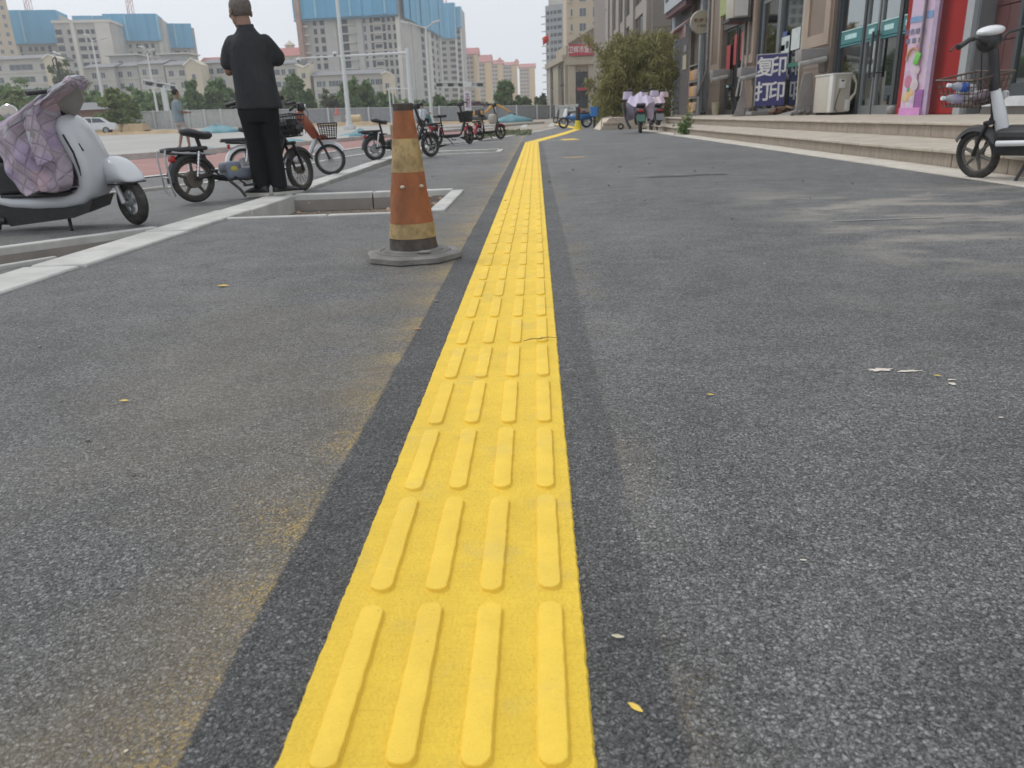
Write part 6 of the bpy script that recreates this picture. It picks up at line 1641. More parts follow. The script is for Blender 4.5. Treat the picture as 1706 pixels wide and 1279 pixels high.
# ---- left group under nets
def netted(label, u0, u1, vt, vnet, Y, cols, body0=None, body1=None, skew=6, mbody=None, npan=5):
    body0 = body0 or u0; body1 = body1 or u1
    b = Block(label, 'tower block', (fx(body0, Y), Y), (fx(body1, Y), Y + skew), 22, GZ, ztop((u0 + u1) / 2, vt, Y), mbody or M_CONC)
    L = lambda u: fx(u, Y) - fx(body0, Y)
    zn = ztop((u0 + u1) / 2, vnet, Y) - GZ
    for k in range(12):
        z = zn - 1.8 - k * 3
        if z < 6: break
        for u, w, h in cols: b.put(om(w, h, M_OPEN), 'opening', L(u), z)
        b.boxp('floor_slab', L(body0) + 0.3, L(body1) - 0.3, z - 1.55, z - 1.35, 0.35, M_CONCL)
    net_panels(b, L(u0), L(u1), zn, b.H + 1.5, 2.2, npan)
    g = G().box((L(u1) - 0.15, 6, (zn + b.H + 1.5) / 2), (0.3, 16, b.H + 1.5 - zn)); b.add('net_panel', g, M_NET)
    g = G().box(((L(u0) + L(u1)) / 2, 4, b.H + 1.3), (L(u1) - L(u0) - .5, 12, 0.2)); b.add('net_panel', g, M_NET)
    b.boxp('pier', L(body0 + (body1 - body0) * .18), L(body0 + (body1 - body0) * .27), 0, zn, 0.6, M_CONCL); b.boxp('pier', L(body1 - 6), L(body1 - 1), 0, zn, 0.6, M_CONCL)
    return b
netted('netted concrete tower above the flats near the corner of the photo', 8, 112, 22, 72, 335, ((45, 2.0, 2.2), (61, 1.4, 1.6), (70, 1.4, 1.6), (79, 1.6, 1.6), (90, 1.2, 2.4)), 22, 110, npan=4)
netted('netted tower in the middle of the netted trio', 196, 276, 28, 67, 345, ((208, 1.5, 1.8), (228, 1.0, 1.2), (240, 1.6, 1.6), (252, 1.6, 1.6), (262, 1.2, 1.6)), 198, 278, npan=5)
netted('smallest netted tower at the end of the netted trio', 279, 331, 44, 79, 365, ((290, 1.5, 1.5), (304, 2.2, 1.5), (316, 1.4, 1.5)), 281, 330, npan=4)
netted('far netted block peeping over the bare concrete tower', 146, 205, 30, 60, 420, ((160, 1.5, 1.5),), 148, 204, npan=4)
Y = 325
bt = Block('bare pale concrete tower without netting between two netted towers', 'tower block', (fx(112, Y), Y), (fx(196, Y), Y + 4), 24, GZ, ztop(150, 36, Y), M_CONC)
L = lambda u: fx(u, 325) - fx(112, 325)
for k in range(16):
    z = bt.H - 3.2 - k * 3.0
    if z < 8: break
    bt.boxp('balcony_slab', L(112) + .1, L(123), z - 1.6, z - 1.2, 1.0, M_CONCL)
    bt.put(om(2.4, 1.8, M_OPEN), 'opening', L(117.5), z)
    for u, w in ((133, 1.2), (150, 2.4), (161, 1.4), (169, 1.4)): bt.put(om(w, 1.6, M_OPEN), 'opening', L(u), z)
bt.boxp('pier', L(137), L(143), 0, bt.H, 0.7, M_CONCL); bt.boxp('pier', L(174), L(196), 0, bt.H, 0.5, M_CONCL)
bt.boxp('parapet', -0.5, bt.W + 0.5, bt.H, bt.H + 1.0, 0.8, M_CONCL, inn=24)
Y = 300
be = Block('beige tower cut by the edge of the photo', 'tower block', (fx(-22, Y), Y), (fx(16, Y), Y + 10), 20, GZ, ztop(0, -25, Y), M_BEIGE)
for k in range(20):
    z = be.H - 3 - k * 3
    if z < 8: break
    be.put(window_mesh(1.3, 1.5), 'window', be.W * .62, z); be.put(window_mesh(1.3, 1.5), 'window', be.W * .86, z)
# ---- low grey flats with gables
GF = 'low grey flats across the road'
def flats(label, u0, u1, vt, Y, cols, gable=None, floors=3, m=None, pitch=3.0, roofh=1.3):
    b = Block(label, 'block of flats', (fx(u0, Y), Y), (fx(u1, Y), Y), 12, GZ, ztop((u0 + u1) / 2, vt, Y), m or M_GREYW, name='apartment_building', group=GF)
    L = lambda u: fx(u, Y) - fx(u0, Y)
    for k in range(floors):
        z = b.H - 2.0 - k * pitch
        if z < 0.8: break
        for u, w in cols: b.put(window_mesh(w, 1.5, bars=3 if w > 3 else 1), 'window', L(u), z)
        b.boxp('string_course', 0.05, b.W - 0.05, z - 1.25, z - 1.05, 0.18, M_CONCL)
    g = G().prism([(-0.8, b.H), (b.d + 0.8, b.H), (b.d * .62, b.H + roofh), (b.d * .38, b.H + roofh)], (-0.4, b.W + 0.4), axis=0)
    b.add('roof', g, M_SLATER)
    if gable:
        ga, gb, vg = gable; za = b.H - 0.2; zb = ztop((ga + gb) / 2, vg, Y - 3) - GZ; x0, x1 = L(ga), L(gb)
        g = G().prism([(x0, -0.0), (x1, 0.0), (x1, za), ((x0 + x1) / 2, zb), (x0, za)], (-2.4, 3), axis=1)
        gb_ = b.add('gable', g, M_CREAM)
        o = link('window', window_mesh(1.1, 1.4), gb_); o.location = ((x0 + x1) / 2, -2.4, za - 3)
        g = G(); 
        g.tube([(x0 - .3, -2.5, za - .2), ((x0 + x1) / 2, -2.5, zb + .15), (x1 + .3, -2.5, za - .2)], 0.22, 5); part('gable_verge', g, M_CONCL, gb_, None)
    return b
flats('longest low grey flats with wide window bands near the corner', -12, 90, 98, 215, ((4, 2.4), (44, 6.4), (82, 1.9)), (92, 112, 90), m=M_GREYW)
flats('grey flats with a mansard attic left of the double lamp', 148, 196, 112, 222, ((162, 1.3), (177, 1.3)), None)
flats('grey flats set between the two double lamps', 196, 236, 110, 224, ((206, 1.3), (221, 1.3)), None)
flats('grey flats with small attic beyond the second double lamp', 237, 279, 106, 222, ((246, 1.2), (262, 2.4)), None)
flats('grey flats ending in a cream gable above the far signal arm', 281, 318, 108, 219, ((290, 1.4), (308, 1.6)), (320, 346, 97))
flats('grey flats half hidden behind the black shirt', 346, 412, 104, 224, ((356, 1.6), (372, 2.2), (395, 1.6)), None)
flats('grey flats beside the black shirt with a cream gable', 452, 500, 106, 217, ((463, 2.4), (476, 1.2), (490, 2.0)), (503, 523, 113))
flats('grey flats below the great netted tower with a cream gable', 524, 640, 124, 214, ((533, 1.4), (541, 1.0), (560, 3.6), (590, 2.6), (612, 1.2), (622, 1.2), (634, 2.4)), (641, 656, 120))
# attic dormers
for u0, u1, vt, lab in ((192, 236, 92, 'attic storey with a flat overhanging roof above the second flats'), (276, 318, 90, 'attic storey with a flat overhanging roof beside the netted trio')):
    b = Block(lab, 'attic', (fx(u0, 232), 232), (fx(u1, 232), 232), 8, ztop(u0, 115, 232), ztop((u0 + u1) / 2, vt, 232), M_GREYW, name='attic_storey')
    b.boxp('roof_slab', -0.8, b.W + 0.8, b.H, b.H + 0.35, 0.9, M_CONCL, inn=8.8); b.put(window_mesh(1.2, 1.3), 'window', b.W * .4, b.H * .45)
# ---- red roofed range
for u0, u1, vt, vr, Yq, lab in ((440, 519, 93, 80, 385, 'cream building with a long red roof beyond the black shirt'), (344, 366, 103, 95, 380, 'sliver of red roof behind the cream gable')):
    b = Block(lab, 'building', (fx(u0, Yq), Yq), (fx(u1, Yq), Yq), 16, GZ, ztop((u0 + u1) / 2, vt, Yq), M_CREAM)
    g = G().prism([(-1, b.H), (17, b.H), (11, b.H + (vt - vr) * Yq / F_PX), (5, b.H + (vt - vr) * Yq / F_PX)], (-1, b.W + 1), axis=0); b.add('roof', g, M_REDR)
    for k in range(int(b.W / 2.6)):
        b.put(window_mesh(1.3, 1.6), 'window', 1.5 + k * 2.6, b.H - 2); b.put(window_mesh(1.3, 1.6), 'window', 1.5 + k * 2.6, b.H - 5)
    if u1 - u0 > 40: b.add('cupola', G().lathe([(2.2, 0), (2.2, 1.6), (2.8, 1.7), (0.3, 3.6), (0.01, 4.2)], 8, (b.W * .55, 8, b.H + 3.5)), M_CREAM)
# ---- tan and yellow towers with red roofs
GY = 'tan towers with red roofs in the distance'
def tan_tower(label, u0, u1, us, vt, vr, Y, peak=None):
    b = Block(label, 'tower block', (fx(u0, Y), Y), (fx(u1, Y), Y), 22, GZ, ztop((u0 + u1) / 2, vt, Y), M_TANT, group=GY)
    L = lambda u: fx(u, Y) - fx(u0, Y)
    n = int((b.H - 4) / 3.1)
    cols = [u0 + (us - u0) * f for f in ((0.22, 0.5, 0.8) if us - u0 > 14 else (0.3, 0.72))]
    for k in range(n):
        z = b.H - 2.4 - k * 3.1
        for u in cols: b.put(opening_mesh(1.7, 1.3, M_OPEN), 'opening', L(u), z)
    b.boxp('end_wall', L(us), b.W, 0, b.H - 0.5, 1.2, M_YELT)
    rh = (vt - vr) * Y / F_PX
    g = G().prism([(-1.4, b.H), (23, b.H), (15, b.H + rh), (6, b.H + rh)], (-1, b.W + 1), axis=0); b.add('roof', g, M_REDR)
    if peak:
        pu, pv, pw = peak; zp = ztop(pu, pv, Y) - GZ
        g = G().box((L(pu), 8, (b.H + zp) / 2 - .5), (pw * Y / F_PX, 9, zp - b.H)); pk = b.add('roof_turret', g, M_YELT)
        w = pw * Y / F_PX / 2 + .6
        g = G().loft([[(L(pu) - w, 3, zp - .5), (L(pu) + w, 3, zp - .5), (L(pu) + w, 13, zp - .5), (L(pu) - w, 13, zp - .5)], [(L(pu) - w * .2, 7.4, zp + 2.2), (L(pu) + w * .2, 7.4, zp + 2.2), (L(pu) + w * .2, 8.6, zp + 2.2), (L(pu) - w * .2, 8.6, zp + 2.2)]])
        part('turret_roof', g, M_REDR, pk, None)
tan_tower('tallest tan tower with a red turret beside the second netted tower', 752, 771, 769, 82, 76, 560, (761, 73, 9))
tan_tower('second tan tower with a broad red roof', 771, 797, 792, 90, 80, 575)
tan_tower('third tan tower with a stepped red roof', 798, 819, 810, 103, 92, 640)
tan_tower('fourth tan tower with a small turret', 819, 838, 831, 106, 100, 690, (834, 99, 6))
tan_tower('fifth tan tower behind the tall pointed tree', 838, 862, 854, 108, 103, 720, (862, 101, 6))
tan_tower('last tan tower with a bright yellow end wall', 866, 892, 883, 112, 106, 760)
# ---- grey tower beyond the hall
Y = 375
gt = Block('grey tower with dark windows and stepped top beyond the hall', 'tower block', (fx(911, Y), Y), (fx(948, Y), Y - 8), 24, GZ, ztop(930, 9, Y), M_GREYT)
L = lambda u: fx(u, 375) - fx(911, 375)
for k in range(22):
    z = gt.H - 3 - k * 3.0
    if z < 3: break
    for u, w in ((916, 1.6), (923.5, 1.2), (930.5, 1.7), (939.5, 2.2)): gt.put(opening_mesh(w, 1.5, M_OPEN), 'opening', L(u), z)
    gt.boxp('balcony_slab', -1.8, 0.6, z - 1.4, z - 1.0, 0.8, M_CONCL)
gt.boxp('roof_frame', L(918), L(940), gt.H, gt.H + 2.2, -1, M_CONCL, inn=8); gt.boxp('roof_frame', L(926), L(944), gt.H + 2.2, gt.H + 4.0, -2, M_CONCL, inn=7)
gt.boxp('roof_room', L(930), L(942), gt.H + 4.0, gt.H + 8.0, -2.5, M_GREYT, inn=7)
for u in (919, 922, 928, 934): gt.boxp('roof_post', L(u), L(u) + 0.4, gt.H, gt.H + 3.4, 0.5, M_CONCL)
# ---- beige tower close behind the hall
Y = 158
bg = Block('beige tower with square windows rising behind the hall', 'tower block', (fx(945, Y), Y), (fx(1014, Y), Y), 18, GZ, ztop(980, -70, Y), M_BEIGE)
L = lambda u: fx(u, 158) - fx(945, 158)
for k in range(11):
    z = ztop(973, 20 - 25 * 3 + 25 * k, Y) - GZ
    if z < 6: break
    bg.put(window_mesh(1.35, 1.5, M_FRAMEW, M_GLASSD), 'window', L(971.5), z); bg.put(window_mesh(2.1, 1.9, M_FRAMEW, M_GLASSD, bars=2), 'window', L(996.5), z)
    bg.boxp('air_shelf', L(950), L(954), z - .9, z - .6, 0.5, M_BEIGE)
    bg.put(window_mesh(0.5, 1.3, M_FRAMEW, M_GLASSD, bars=0), 'window', L(953.5), z)
    bg.boxp('balcony', L(1005), L(1013), z - 1.2, z - 0.2, 0.9, M_BEIGE)
# ---- the hall with the red banner
Y = 118
M_HALL = mat('hall_stone', (0.40, 0.35, 0.275), 0.8, var=0.08, scale=0.6, dirt=0.3, dirtcol=(0.3, 0.26, 0.21))
zc = ztop(945, 100, Y)
hl = Block('classical stone hall with tall dark windows, a sloping pediment and a red banner', 'hall', (fx(946, Y), Y - 4), (fx(1030, Y), Y - 4), 20, 0.1, zc, M_HALL)
L = lambda u: fx(u, Y) - fx(946, Y)
M_HG = mat('hall_glass', (0.05, 0.055, 0.06), 0.2, spec=0.7)
for u0, u1 in ((957.5, 976), (989, 1006)):
    bx0 = hl.boxp('window', L(u0), L(u1), 1.2, hl.H - 1.8, 0.06, M_HG)
    for k in range(1, 3): part('mullion', G().box((L(u0) + (L(u1) - L(u0)) * k / 3, -0.12, hl.H / 2), (0.08, 0.1, hl.H - 3.2)), M_OPEN, bx0, None)
    for z in (hl.H * .35, hl.H * .6): part('transom', G().box(((L(u0) + L(u1)) / 2, -0.13, z), (L(u1) - L(u0), 0.1, 0.35)), M_OPEN, bx0, None)
for u0, u1 in ((946, 956.5), (977, 986), (1007, 1016)):
    hl.boxp('pilaster', L(u0), L(u1), 0, hl.H - 0.9, 0.5, M_HALL)
hl.boxp('cornice', -0.6, hl.W, hl.H - 0.9, hl.H - 0.3, 0.9, M_HALL); hl.boxp('cornice', -0.3, hl.W, hl.H - 0.3, hl.H + 0.1, 0.6, M_HALL)
zbn = ztop(960, 79, Y) - 0.1
hl.boxp('attic_wall', L(946), hl.W, hl.H + 0.1, zbn + 0.4, -0.2, M_HALL, inn=3)
zt0 = ztop(948, 78, Y) - .1; zt1 = ztop(1010, 40, Y) - .1
g = G().prism([(L(946), zt0), (L(1010), zt1), (L(1074), zt0)], (0.3, 14), axis=1); hl.add('pediment', g, M_HALL)
g = G().tube([(L(945), -0.3, zt0 + .1), (L(1010), -0.3, zt1 + .3)], 0.35, 5); hl.add('raking_cornice', g, mat('hall_trim', (0.30, 0.26, 0.2), 0.8))
M_BANR = mat('banner_red', (0.42, 0.055, 0.075), 0.6, var=0.08)
g = G().box(((L(946) + L(1000)) / 2, -0.75, (hl.H + 0.25 + zbn) / 2), (L(1000) - L(946), 0.1, zbn - hl.H - 0.2)); bnr = hl.add('banner', g, M_BANR)
hl.boxp('door_canopy', L(959), L(975), ztop(966, 152, Y) - .1, ztop(966, 150, Y) + .1, 0.8, M_BANR)
wing = Block('lower wing of the stone hall with slim dark windows', 'hall wing', (fx(917, 136), 136), (fx(945.5, Y), Y - 2), 12, 0.1, ztop(925, 104, 132), M_HALL)
W = wing.W
for a, b in ((0.16, 0.34), (0.68, 0.94)):
    q = wing.boxp('window', W * a, W * b, 1.0, wing.H - 1.3, 0.06, M_HG)
    part('transom', G().box((W * (a + b) / 2, -0.13, wing.H * .55), (W * (b - a), 0.1, 0.3)), M_OPEN, q, None)
for a, b in ((0, 0.13), (0.36, 0.65), (0.955, 1.0)): wing.boxp('pilaster', W * a, W * b, 0, wing.H - .8, 0.45, M_HALL)
wing.boxp('cornice', -0.4, W + .3, wing.H - .8, wing.H, 0.8, M_HALL); wing.boxp('attic_wall', W * .45, W, wing.H, wing.H + 1.2, 0.2, M_HALL, inn=3)
# ---- low roofed hut across the road
hp = Block('low brick hut with a grey roof seen under the trees', 'hut', (fx(122, 96), 96), (fx(168, 96), 96), 5, ground_z(-60, 96), ztop(145, 183, 96), mat('hut_brick', (0.22, 0.13, 0.10), 0.85), name='hut')
hp.add('roof', G().prism([(-0.6, hp.H), (5.6, hp.H), (2.5, hp.H + 0.9)], (-0.4, hp.W + 0.4), axis=0), M_SLATER)
hp.put(window_mesh(0.9, 0.9), 'window', hp.W * .35, hp.H * .5); hp.put(window_mesh(0.9, 0.9), 'window', hp.W * .7, hp.H * .5)

# ================================================================== TEXT
def text_obj(name, body, mtx, size, m, parent=None, depth=0.003, bold=0.0, align='CENTER', sx=1.0, spacing=1.0):
    cu = bpy.data.curves.new(name, 'FONT'); cu.body = body; cu.size = size; cu.extrude = depth; cu.offset = bold; cu.align_x = align; cu.align_y = 'CENTER'
    cu.space_line = spacing; cu.resolution_u = 3
    o = bpy.data.objects.new(name + '_t', cu); C.objects.link(o)
    dg = bpy.context.evaluated_depsgraph_get(); dg.update()
    me = bpy.data.meshes.new_from_object(o.evaluated_get(dg)); bpy.data.objects.remove(o)
    me.materials.clear(); me.materials.append(m); me.name = name
    me.transform(Matrix.Diagonal((sx, 1, 1, 1)))
    me.transform(mtx)
    return link(name, me, parent)
def facing(origin, xdir, up=(0, 0, 1)):
    x = Vector(xdir).normalized(); z_ = Vector(up).normalized(); n = x.cross(z_)
    return Matrix(((x.x, z_.x, n.x, origin[0]), (x.y, z_.y, n.y, origin[1]), (x.z, z_.z, n.z, origin[2]), (0, 0, 0, 1)))
M_LETW = mat('letter_white', (0.72, 0.70, 0.68), 0.6)
text_obj('lettering', '卫辉市蓝天', facing(((L(948) + L(982)) / 2 if False else 0, 0, 0), (1, 0, 0)) @ Matrix.Identity(4), 0.1, M_LETW) if False else None
lw = L = None
Yh = 118
L = lambda u: fx(u, Yh) - fx(946, Yh)
text_obj('lettering', '卫辉市置业', facing(((L(949) + L(983)) / 2, -0.82, (hl.H + 0.25 + zbn) / 2), (1, 0, 0)), 0.92, M_LETW, bnr, 0.02, 0.004, sx=0.78)
# ================================================================== HOARDINGS, MASTS, LAMPS, SITE CLUTTER
M_HOARDG = mat('hoarding_grey', (0.27, 0.285, 0.30), 0.6, var=0.08, scale=1.5, dirt=0.35, dirtcol=(0.22, 0.2, 0.18))
M_HOARDW = mat('hoarding_white', (0.50, 0.52, 0.50), 0.6, var=0.08, scale=1.5, dirt=0.35, dirtcol=(0.35, 0.33, 0.3))
M_POSTW = mat('post_pale', (0.55, 0.56, 0.56), 0.5, var=0.05)
def hoarding(label, posts, m, hgt, group=None, lean=0.0, cap=True):
    """posts: (u, v_base, Y)"""
    pts = [at_ground(u, v, Y) for u, v, Y in posts]
    t = thing('site_hoarding', label, 'fence', pts[0], (0, 0, 0))
    o = pts[0]
    for i in range(len(pts) - 1):
        a, b = pts[i] - o, pts[i + 1] - o; d = b - a; n = Vector((-d.y, d.x, 0)).normalized(); k = 10
        g = G()
        for q in range(k * 2 + 1):
            tt = q / (k * 2); p = a.lerp(b, tt); off = n * (0.04 if (q // 1) % 2 else 0.0)
            g.v += [(p.x + off.x, p.y + off.y, p.z + 0.05), (p.x + off.x, p.y + off.y, p.z + hgt), (p.x + off.x + n.x * .03, p.y + off.y + n.y * .03, p.z + hgt), (p.x + off.x + n.x * .03, p.y + off.y + n.y * .03, p.z + 0.05)]
        for q in range(k * 2):
            for s in range(4): g.f.append((q * 4 + s, q * 4 + (s + 1) % 4, (q + 1) * 4 + (s + 1) % 4, (q + 1) * 4 + s))
        part('sheet_panel', g, m, t, None)
        if cap: part('top_rail', G().tube([a + Vector((0, 0, hgt + .03)) - n * .02, b + Vector((0, 0, hgt + .03)) - n * .02], 0.05, 6), M_POSTW, t)
    for p in pts:
        q = p - o; part('post', G().box((q.x, q.y - 0.12, q.z + (hgt + 0.15) / 2), (0.22, 0.14, hgt + 0.15)), M_POSTW, t, None)
    return t
hoarding('grey corrugated site hoarding running behind the parked bikes', [(466, 207, 114), (549, 205.5, 115), (616, 204.5, 116), (683, 203, 117), (733, 202, 118), (780, 201, 119), (826, 200, 121), (861, 199, 122), (895, 198.5, 124), (926, 197.5, 126)], M_HOARDG, 1.95)
hoarding('white site hoarding behind the man in the grey tee', [(205, 222, 86), (232, 221, 86), (262, 220, 87), (290, 219, 87), (318, 217.5, 88), (345, 216, 89), (372, 214, 90), (400, 212.5, 92), (440, 210, 100)], M_HOARDW, 1.85)
hoarding('short pale hoarding panel beside the grey one near the hall', [(927, 197, 112), (945, 196.5, 111), (962, 196, 110)], M_HOARDW, 1.7)
M_LAMPW = mat('lamp_white', (0.62, 0.63, 0.62), 0.45, var=0.05)
def lamp(label, base, top_uv, Y, heads, r0=0.11, r1=0.05, arm=True, group='street lamps across the road'):
    b = at_ground(base[0], base[1], Y); tp = P(top_uv[0], top_uv[1], Y); h = tp.z - b.z
    t = thing('street_lamp', label, 'street lamp', b, (0, 0, 0), group)
    part('pole', G().tube([(0, 0, -0.1), (0, 0, 0.6), (0, 0, 0.62), (0, 0, h)], [r0 * 1.3, r0 * 1.3, r0, r1], 12), M_LAMPW, t)
    part('base_box', G().rbox((0, 0, 0.15), (r0 * 4, r0 * 4, 0.3), 0.02, 1), M_LAMPW, t)
    for (hu, hv) in heads:
        q = P(hu, hv, Y) - b
        part('arm', G().tube([(0, 0, h - 0.15), (q.x * .5, 0.05, h + (q.z - h) * .45), (q.x * .85, 0, q.z)], 0.045, 8), M_LAMPW, t)
        sgn = 1 if q.x > 0 else -1
        part('lamp_head', G().rbox((q.x, 0, q.z), (0.75, 0.3, 0.14), 0.05, 2, rot=(0, -0.25 * sgn, 0)), M_LAMPW, t)
    return t
lamp('tallest leaning-looking pale lamp post passing before the great netted tower', (583, 215), (548, -30), 62, [(520, -36)], 0.19, 0.12)
lamp('pale double armed street lamp behind the red bikes', (720, 205), (705, 44), 76, [(674, 37), (726, 36)], 0.16, 0.08)
lamp('double headed street lamp nearer the corner of the photo', (182, 215), (159, 66), 98, [(145, 58), (171, 64)], 0.16, 0.09)
lamp('double headed street lamp above the white hoarding', (267, 212), (248, 88), 98, [(236, 78), (252, 83)], 0.16, 0.09)
# signal mast with long arm
Y = 66
b = at_ground(688, 205, Y)
t = thing('signal_mast', 'thick white mast with a long horizontal arm reaching across the great tower', 'signal mast', b)
tp = P(676, 80, Y); h = tp.z - b.z
part('pole', G().tube([(0, 0, 0), (0, 0, h)], [0.24, 0.19], 14), M_LAMPW, t)
e = P(495, 97, Y) - b; e0 = P(676, 88, Y) - b
part('arm', G().tube([(0, 0, e0.z), (e.x * .5, 0, (e0.z + e.z) / 2 + 0.0), (e.x, 0, e.z)], [0.12, 0.085, 0.05], 10), M_LAMPW, t)
for u, v in ((558, 90), (497, 100)):
    q = P(u, v, Y) - b
    cmr = part('camera_housing', G().ell((q.x, 0, q.z + 0.05), (0.22, 0.12, 0.14), 12), M_LAMPW, t)
    part('camera_eye', G().ell((q.x, -0.1, q.z - 0.08), (0.09, 0.09, 0.08), 10), M_BLKP, cmr)
def gantry(label, Y, col_b, col_t, arm, lights, panel=None, cat='traffic signal'):
    b = at_ground(col_b[0], col_b[1], Y); t = thing('traffic_signal', label, cat, b)
    hc = P(col_t[0], col_t[1], Y) - b
    part('column', G().rbox((0, 0, hc.z / 2), (panel or 0.5, 0.35, hc.z), 0.03, 1), M_LAMPW, t)
    a, c = P(arm[0], arm[1], Y) - b, P(arm[2], arm[3], Y) - b; d = c - a
    hh = arm[4] * Y / F_PX
    rot = Matrix.Rotation(-math.atan2(d.z, d.x), 3, 'Y')
    m_ = (a + c) / 2; L_ = d.length
    f = G(); th = 0.12
    f.box((0, 0, hh / 2), (L_, 0.3, th)); f.box((0, 0, -hh / 2), (L_, 0.3, th)); f.box((-L_ / 2, 0, 0), (th, 0.3, hh)); f.box((L_ / 2, 0, 0), (th, 0.3, hh)); f.box((0, 0.1, 0), (L_, 0.05, hh))
    f.v = [tuple(rot @ Vector(p) + m_) for p in f.v]
    ar = part('signal_arm', f, M_LAMPW, t, None)
    for u, w in lights:
        q = P(u, (arm[1] + arm[3]) / 2, Y) - b; x = q.x - m_.x
        s = G().rbox((x, -0.1, 0), (w * Y / F_PX, 0.3, hh * .55), 0.02, 1); s.v = [tuple(rot @ Vector(p) + m_) for p in s.v]
        part('signal_head', s, M_BLKP, t, None)
    return t, b
gantry('white framed signal arm with three dark heads beside the man in the grey tee', 92, (284, 217), (275, 142), (238, 137, 294, 147, 8), ((249, 9), (267, 9), (289, 7)), 0.55)
tt, bb = gantry('white framed signal arm with four dark heads before the tan towers', 104, (781, 201), (780, 137), (727, 141, 806, 141, 7), ((732, 9), (751, 9), (767, 6), (800, 9)), 0.18)
part('signal_box', G().rbox(tuple(P(779, 141, 104) - bb + Vector((0, -0.2, 0))), (1.1, 0.4, 0.65), 0.03, 1), M_LAMPW, tt)
q0 = P(779.5, 168, 104) - bb
sp_ = part('text_panel', G().rbox((q0.x, -0.3, q0.z), (0.85, 0.1, 2.3), 0.02, 1), mat('panel_white', (0.65, 0.64, 0.68), 0.5), tt)
text_obj('lettering', '文\n明\n城', facing((q0.x, -0.37, q0.z + 0.02), (1, 0, 0)), 0.6, mat('letter_plum', (0.22, 0.05, 0.12), 0.6), sp_, 0.01, 0.01)
# thin twin posts with small cross arm
b = at_ground(650, 205, 72); t = thing('sign_post', 'pair of thin white posts with a short cross arm behind the cone top', 'post', b)
for u in (648, 654):
    q = P(u, 150, 72) - b; part('post', G().tube([(q.x, 0, 0), (q.x, 0, q.z + .1)], 0.07, 8), M_LAMPW, t)
q = P(645, 147, 72) - b; q2 = P(690, 148, 72) - b; part('cross_arm', G().tube([(q.x, 0, q.z), (q2.x, 0, q2.z)], 0.05, 8), M_LAMPW, t)
# black pole with lantern top left
b = at_ground(118, 215, 108); tp = P(105, 88, 108) - b
t = thing('street_lamp', 'dark lamp pole with folded arms in front of the flats by the scooter cover', 'street lamp', b)
part('pole', G().tube([(0, 0, 0), (0, 0, tp.z * .72), (0, 0, tp.z * .95)], [0.16, 0.14, 0.1], 8), M_BLKM, t)
part('arm', G().tube([(0, 0, tp.z * .7), (-0.45, 0, tp.z * .82), (-0.5, 0, tp.z * .92), (0, 0, tp.z * .96)], 0.08, 6), M_BLKM, t)
part('lamp_head', G().rbox((0.3, 0, tp.z), (1.0, 0.3, 0.16), 0.05, 1, rot=(0, 0.4, 0)), M_LAMPW, t)
# cranes
M_CRANE = mat('crane_red', (0.50, 0.26, 0.22), 0.6)
def crane_mast(label, u, vb, Y, m=M_CRANE):
    b = P(u, vb, Y); t = thing('tower_crane', label, 'crane', b); H = 40
    g = G(); w = 1.0
    for sx, sy in ((-1, -1), (1, -1), (1, 1), (-1, 1)): g.tube([(sx * w, sy * w, -25), (sx * w, sy * w, H)], 0.14, 4)
    part('mast', g, m, t, None)
    g = G()
    for k in range(22):
        z = -24 + k * 2.9; s = 1 if k % 2 else -1
        g.tube([(-s * w, -w, z), (s * w, -w, z + 2.9)], 0.1, 4); g.tube([(w, -s * w, z), (w, s * w, z + 2.9)], 0.1, 4); g.tube([(-w, -w, z), (w, -w, z)], 0.09, 4); g.tube([(-w, -s * w, z), (-w, s * w, z + 2.9)], 0.1, 4)
    part('lattice', g, m, t, None)
    part('jib', G().box((12, 0, H), (60, 1.2, 1.4)), m, t, None)
    part('cab', G().rbox((1.6, -1, H - 2), (2, 2, 2.4), 0.1, 1), M_LAMPW, t)
    return t
crane_mast('tower crane mast above the netted tower near the corner', 49, 19, 352)
crane_mast('tower crane mast above the middle netted tower', 219, 26, 362)
crane_mast('faint red crane mast beside the second netted tower', 741, 10, 470, mat('crane_red2', (0.5, 0.2, 0.2), 0.6))
# blue tarps over earth heaps
M_TARP = mat('tarp_blue_green', (0.12, 0.27, 0.31), 0.6, var=0.15, scale=1.2, bump=0.8, bscale=2.5, bdist=0.1)
M_EARTH = mat('earth', (0.42, 0.31, 0.19), 0.95, var=0.15, scale=0.8, bump=0.8, bscale=3, bdist=0.1)
def heap(label, c, w, d, h, m, cat, name, seed, flat=1.6):
    g = G(); n, k = 26, 7; rg = random.Random(seed); ph = [rg.uniform(0, 6) for _ in range(6)]
    for j in range(k + 1):
        t = j / k
        for i in range(n):
            a = 2 * PI * i / n; r = (1 - t ** flat) if j < k else 0.02
            r *= 1 + 0.10 * math.sin(3 * a + ph[0] + t * 2) + 0.06 * math.sin(7 * a + ph[1])
            g.v.append((w / 2 * r * math.cos(a), d / 2 * r * math.sin(a), h * t * (1 + 0.12 * math.sin(2 * a + ph[2])) + 0.0))
    for j in range(k):
        for i in range(n): g.f.append((j * n + i, j * n + (i + 1) % n, (j + 1) * n + (i + 1) % n, (j + 1) * n + i))
    g.f.append(tuple(k * n + i for i in range(n)))
    return single(name, g, m, label, cat, loc=c, smooth=80)
def hp_at(u, v, Y): return at_ground(u, v, Y)
heap('large blue green tarp over a spoil heap by the hoarding', hp_at(853, 209, 80), 3.9, 3, 0.75, M_TARP, 'tarp', 'tarpaulin', 1, 2.2)
heap('blue green tarp heap behind the man in black', hp_at(362, 214, 66), 3.2, 3, 0.62, M_TARP, 'tarp', 'tarpaulin', 2, 2)
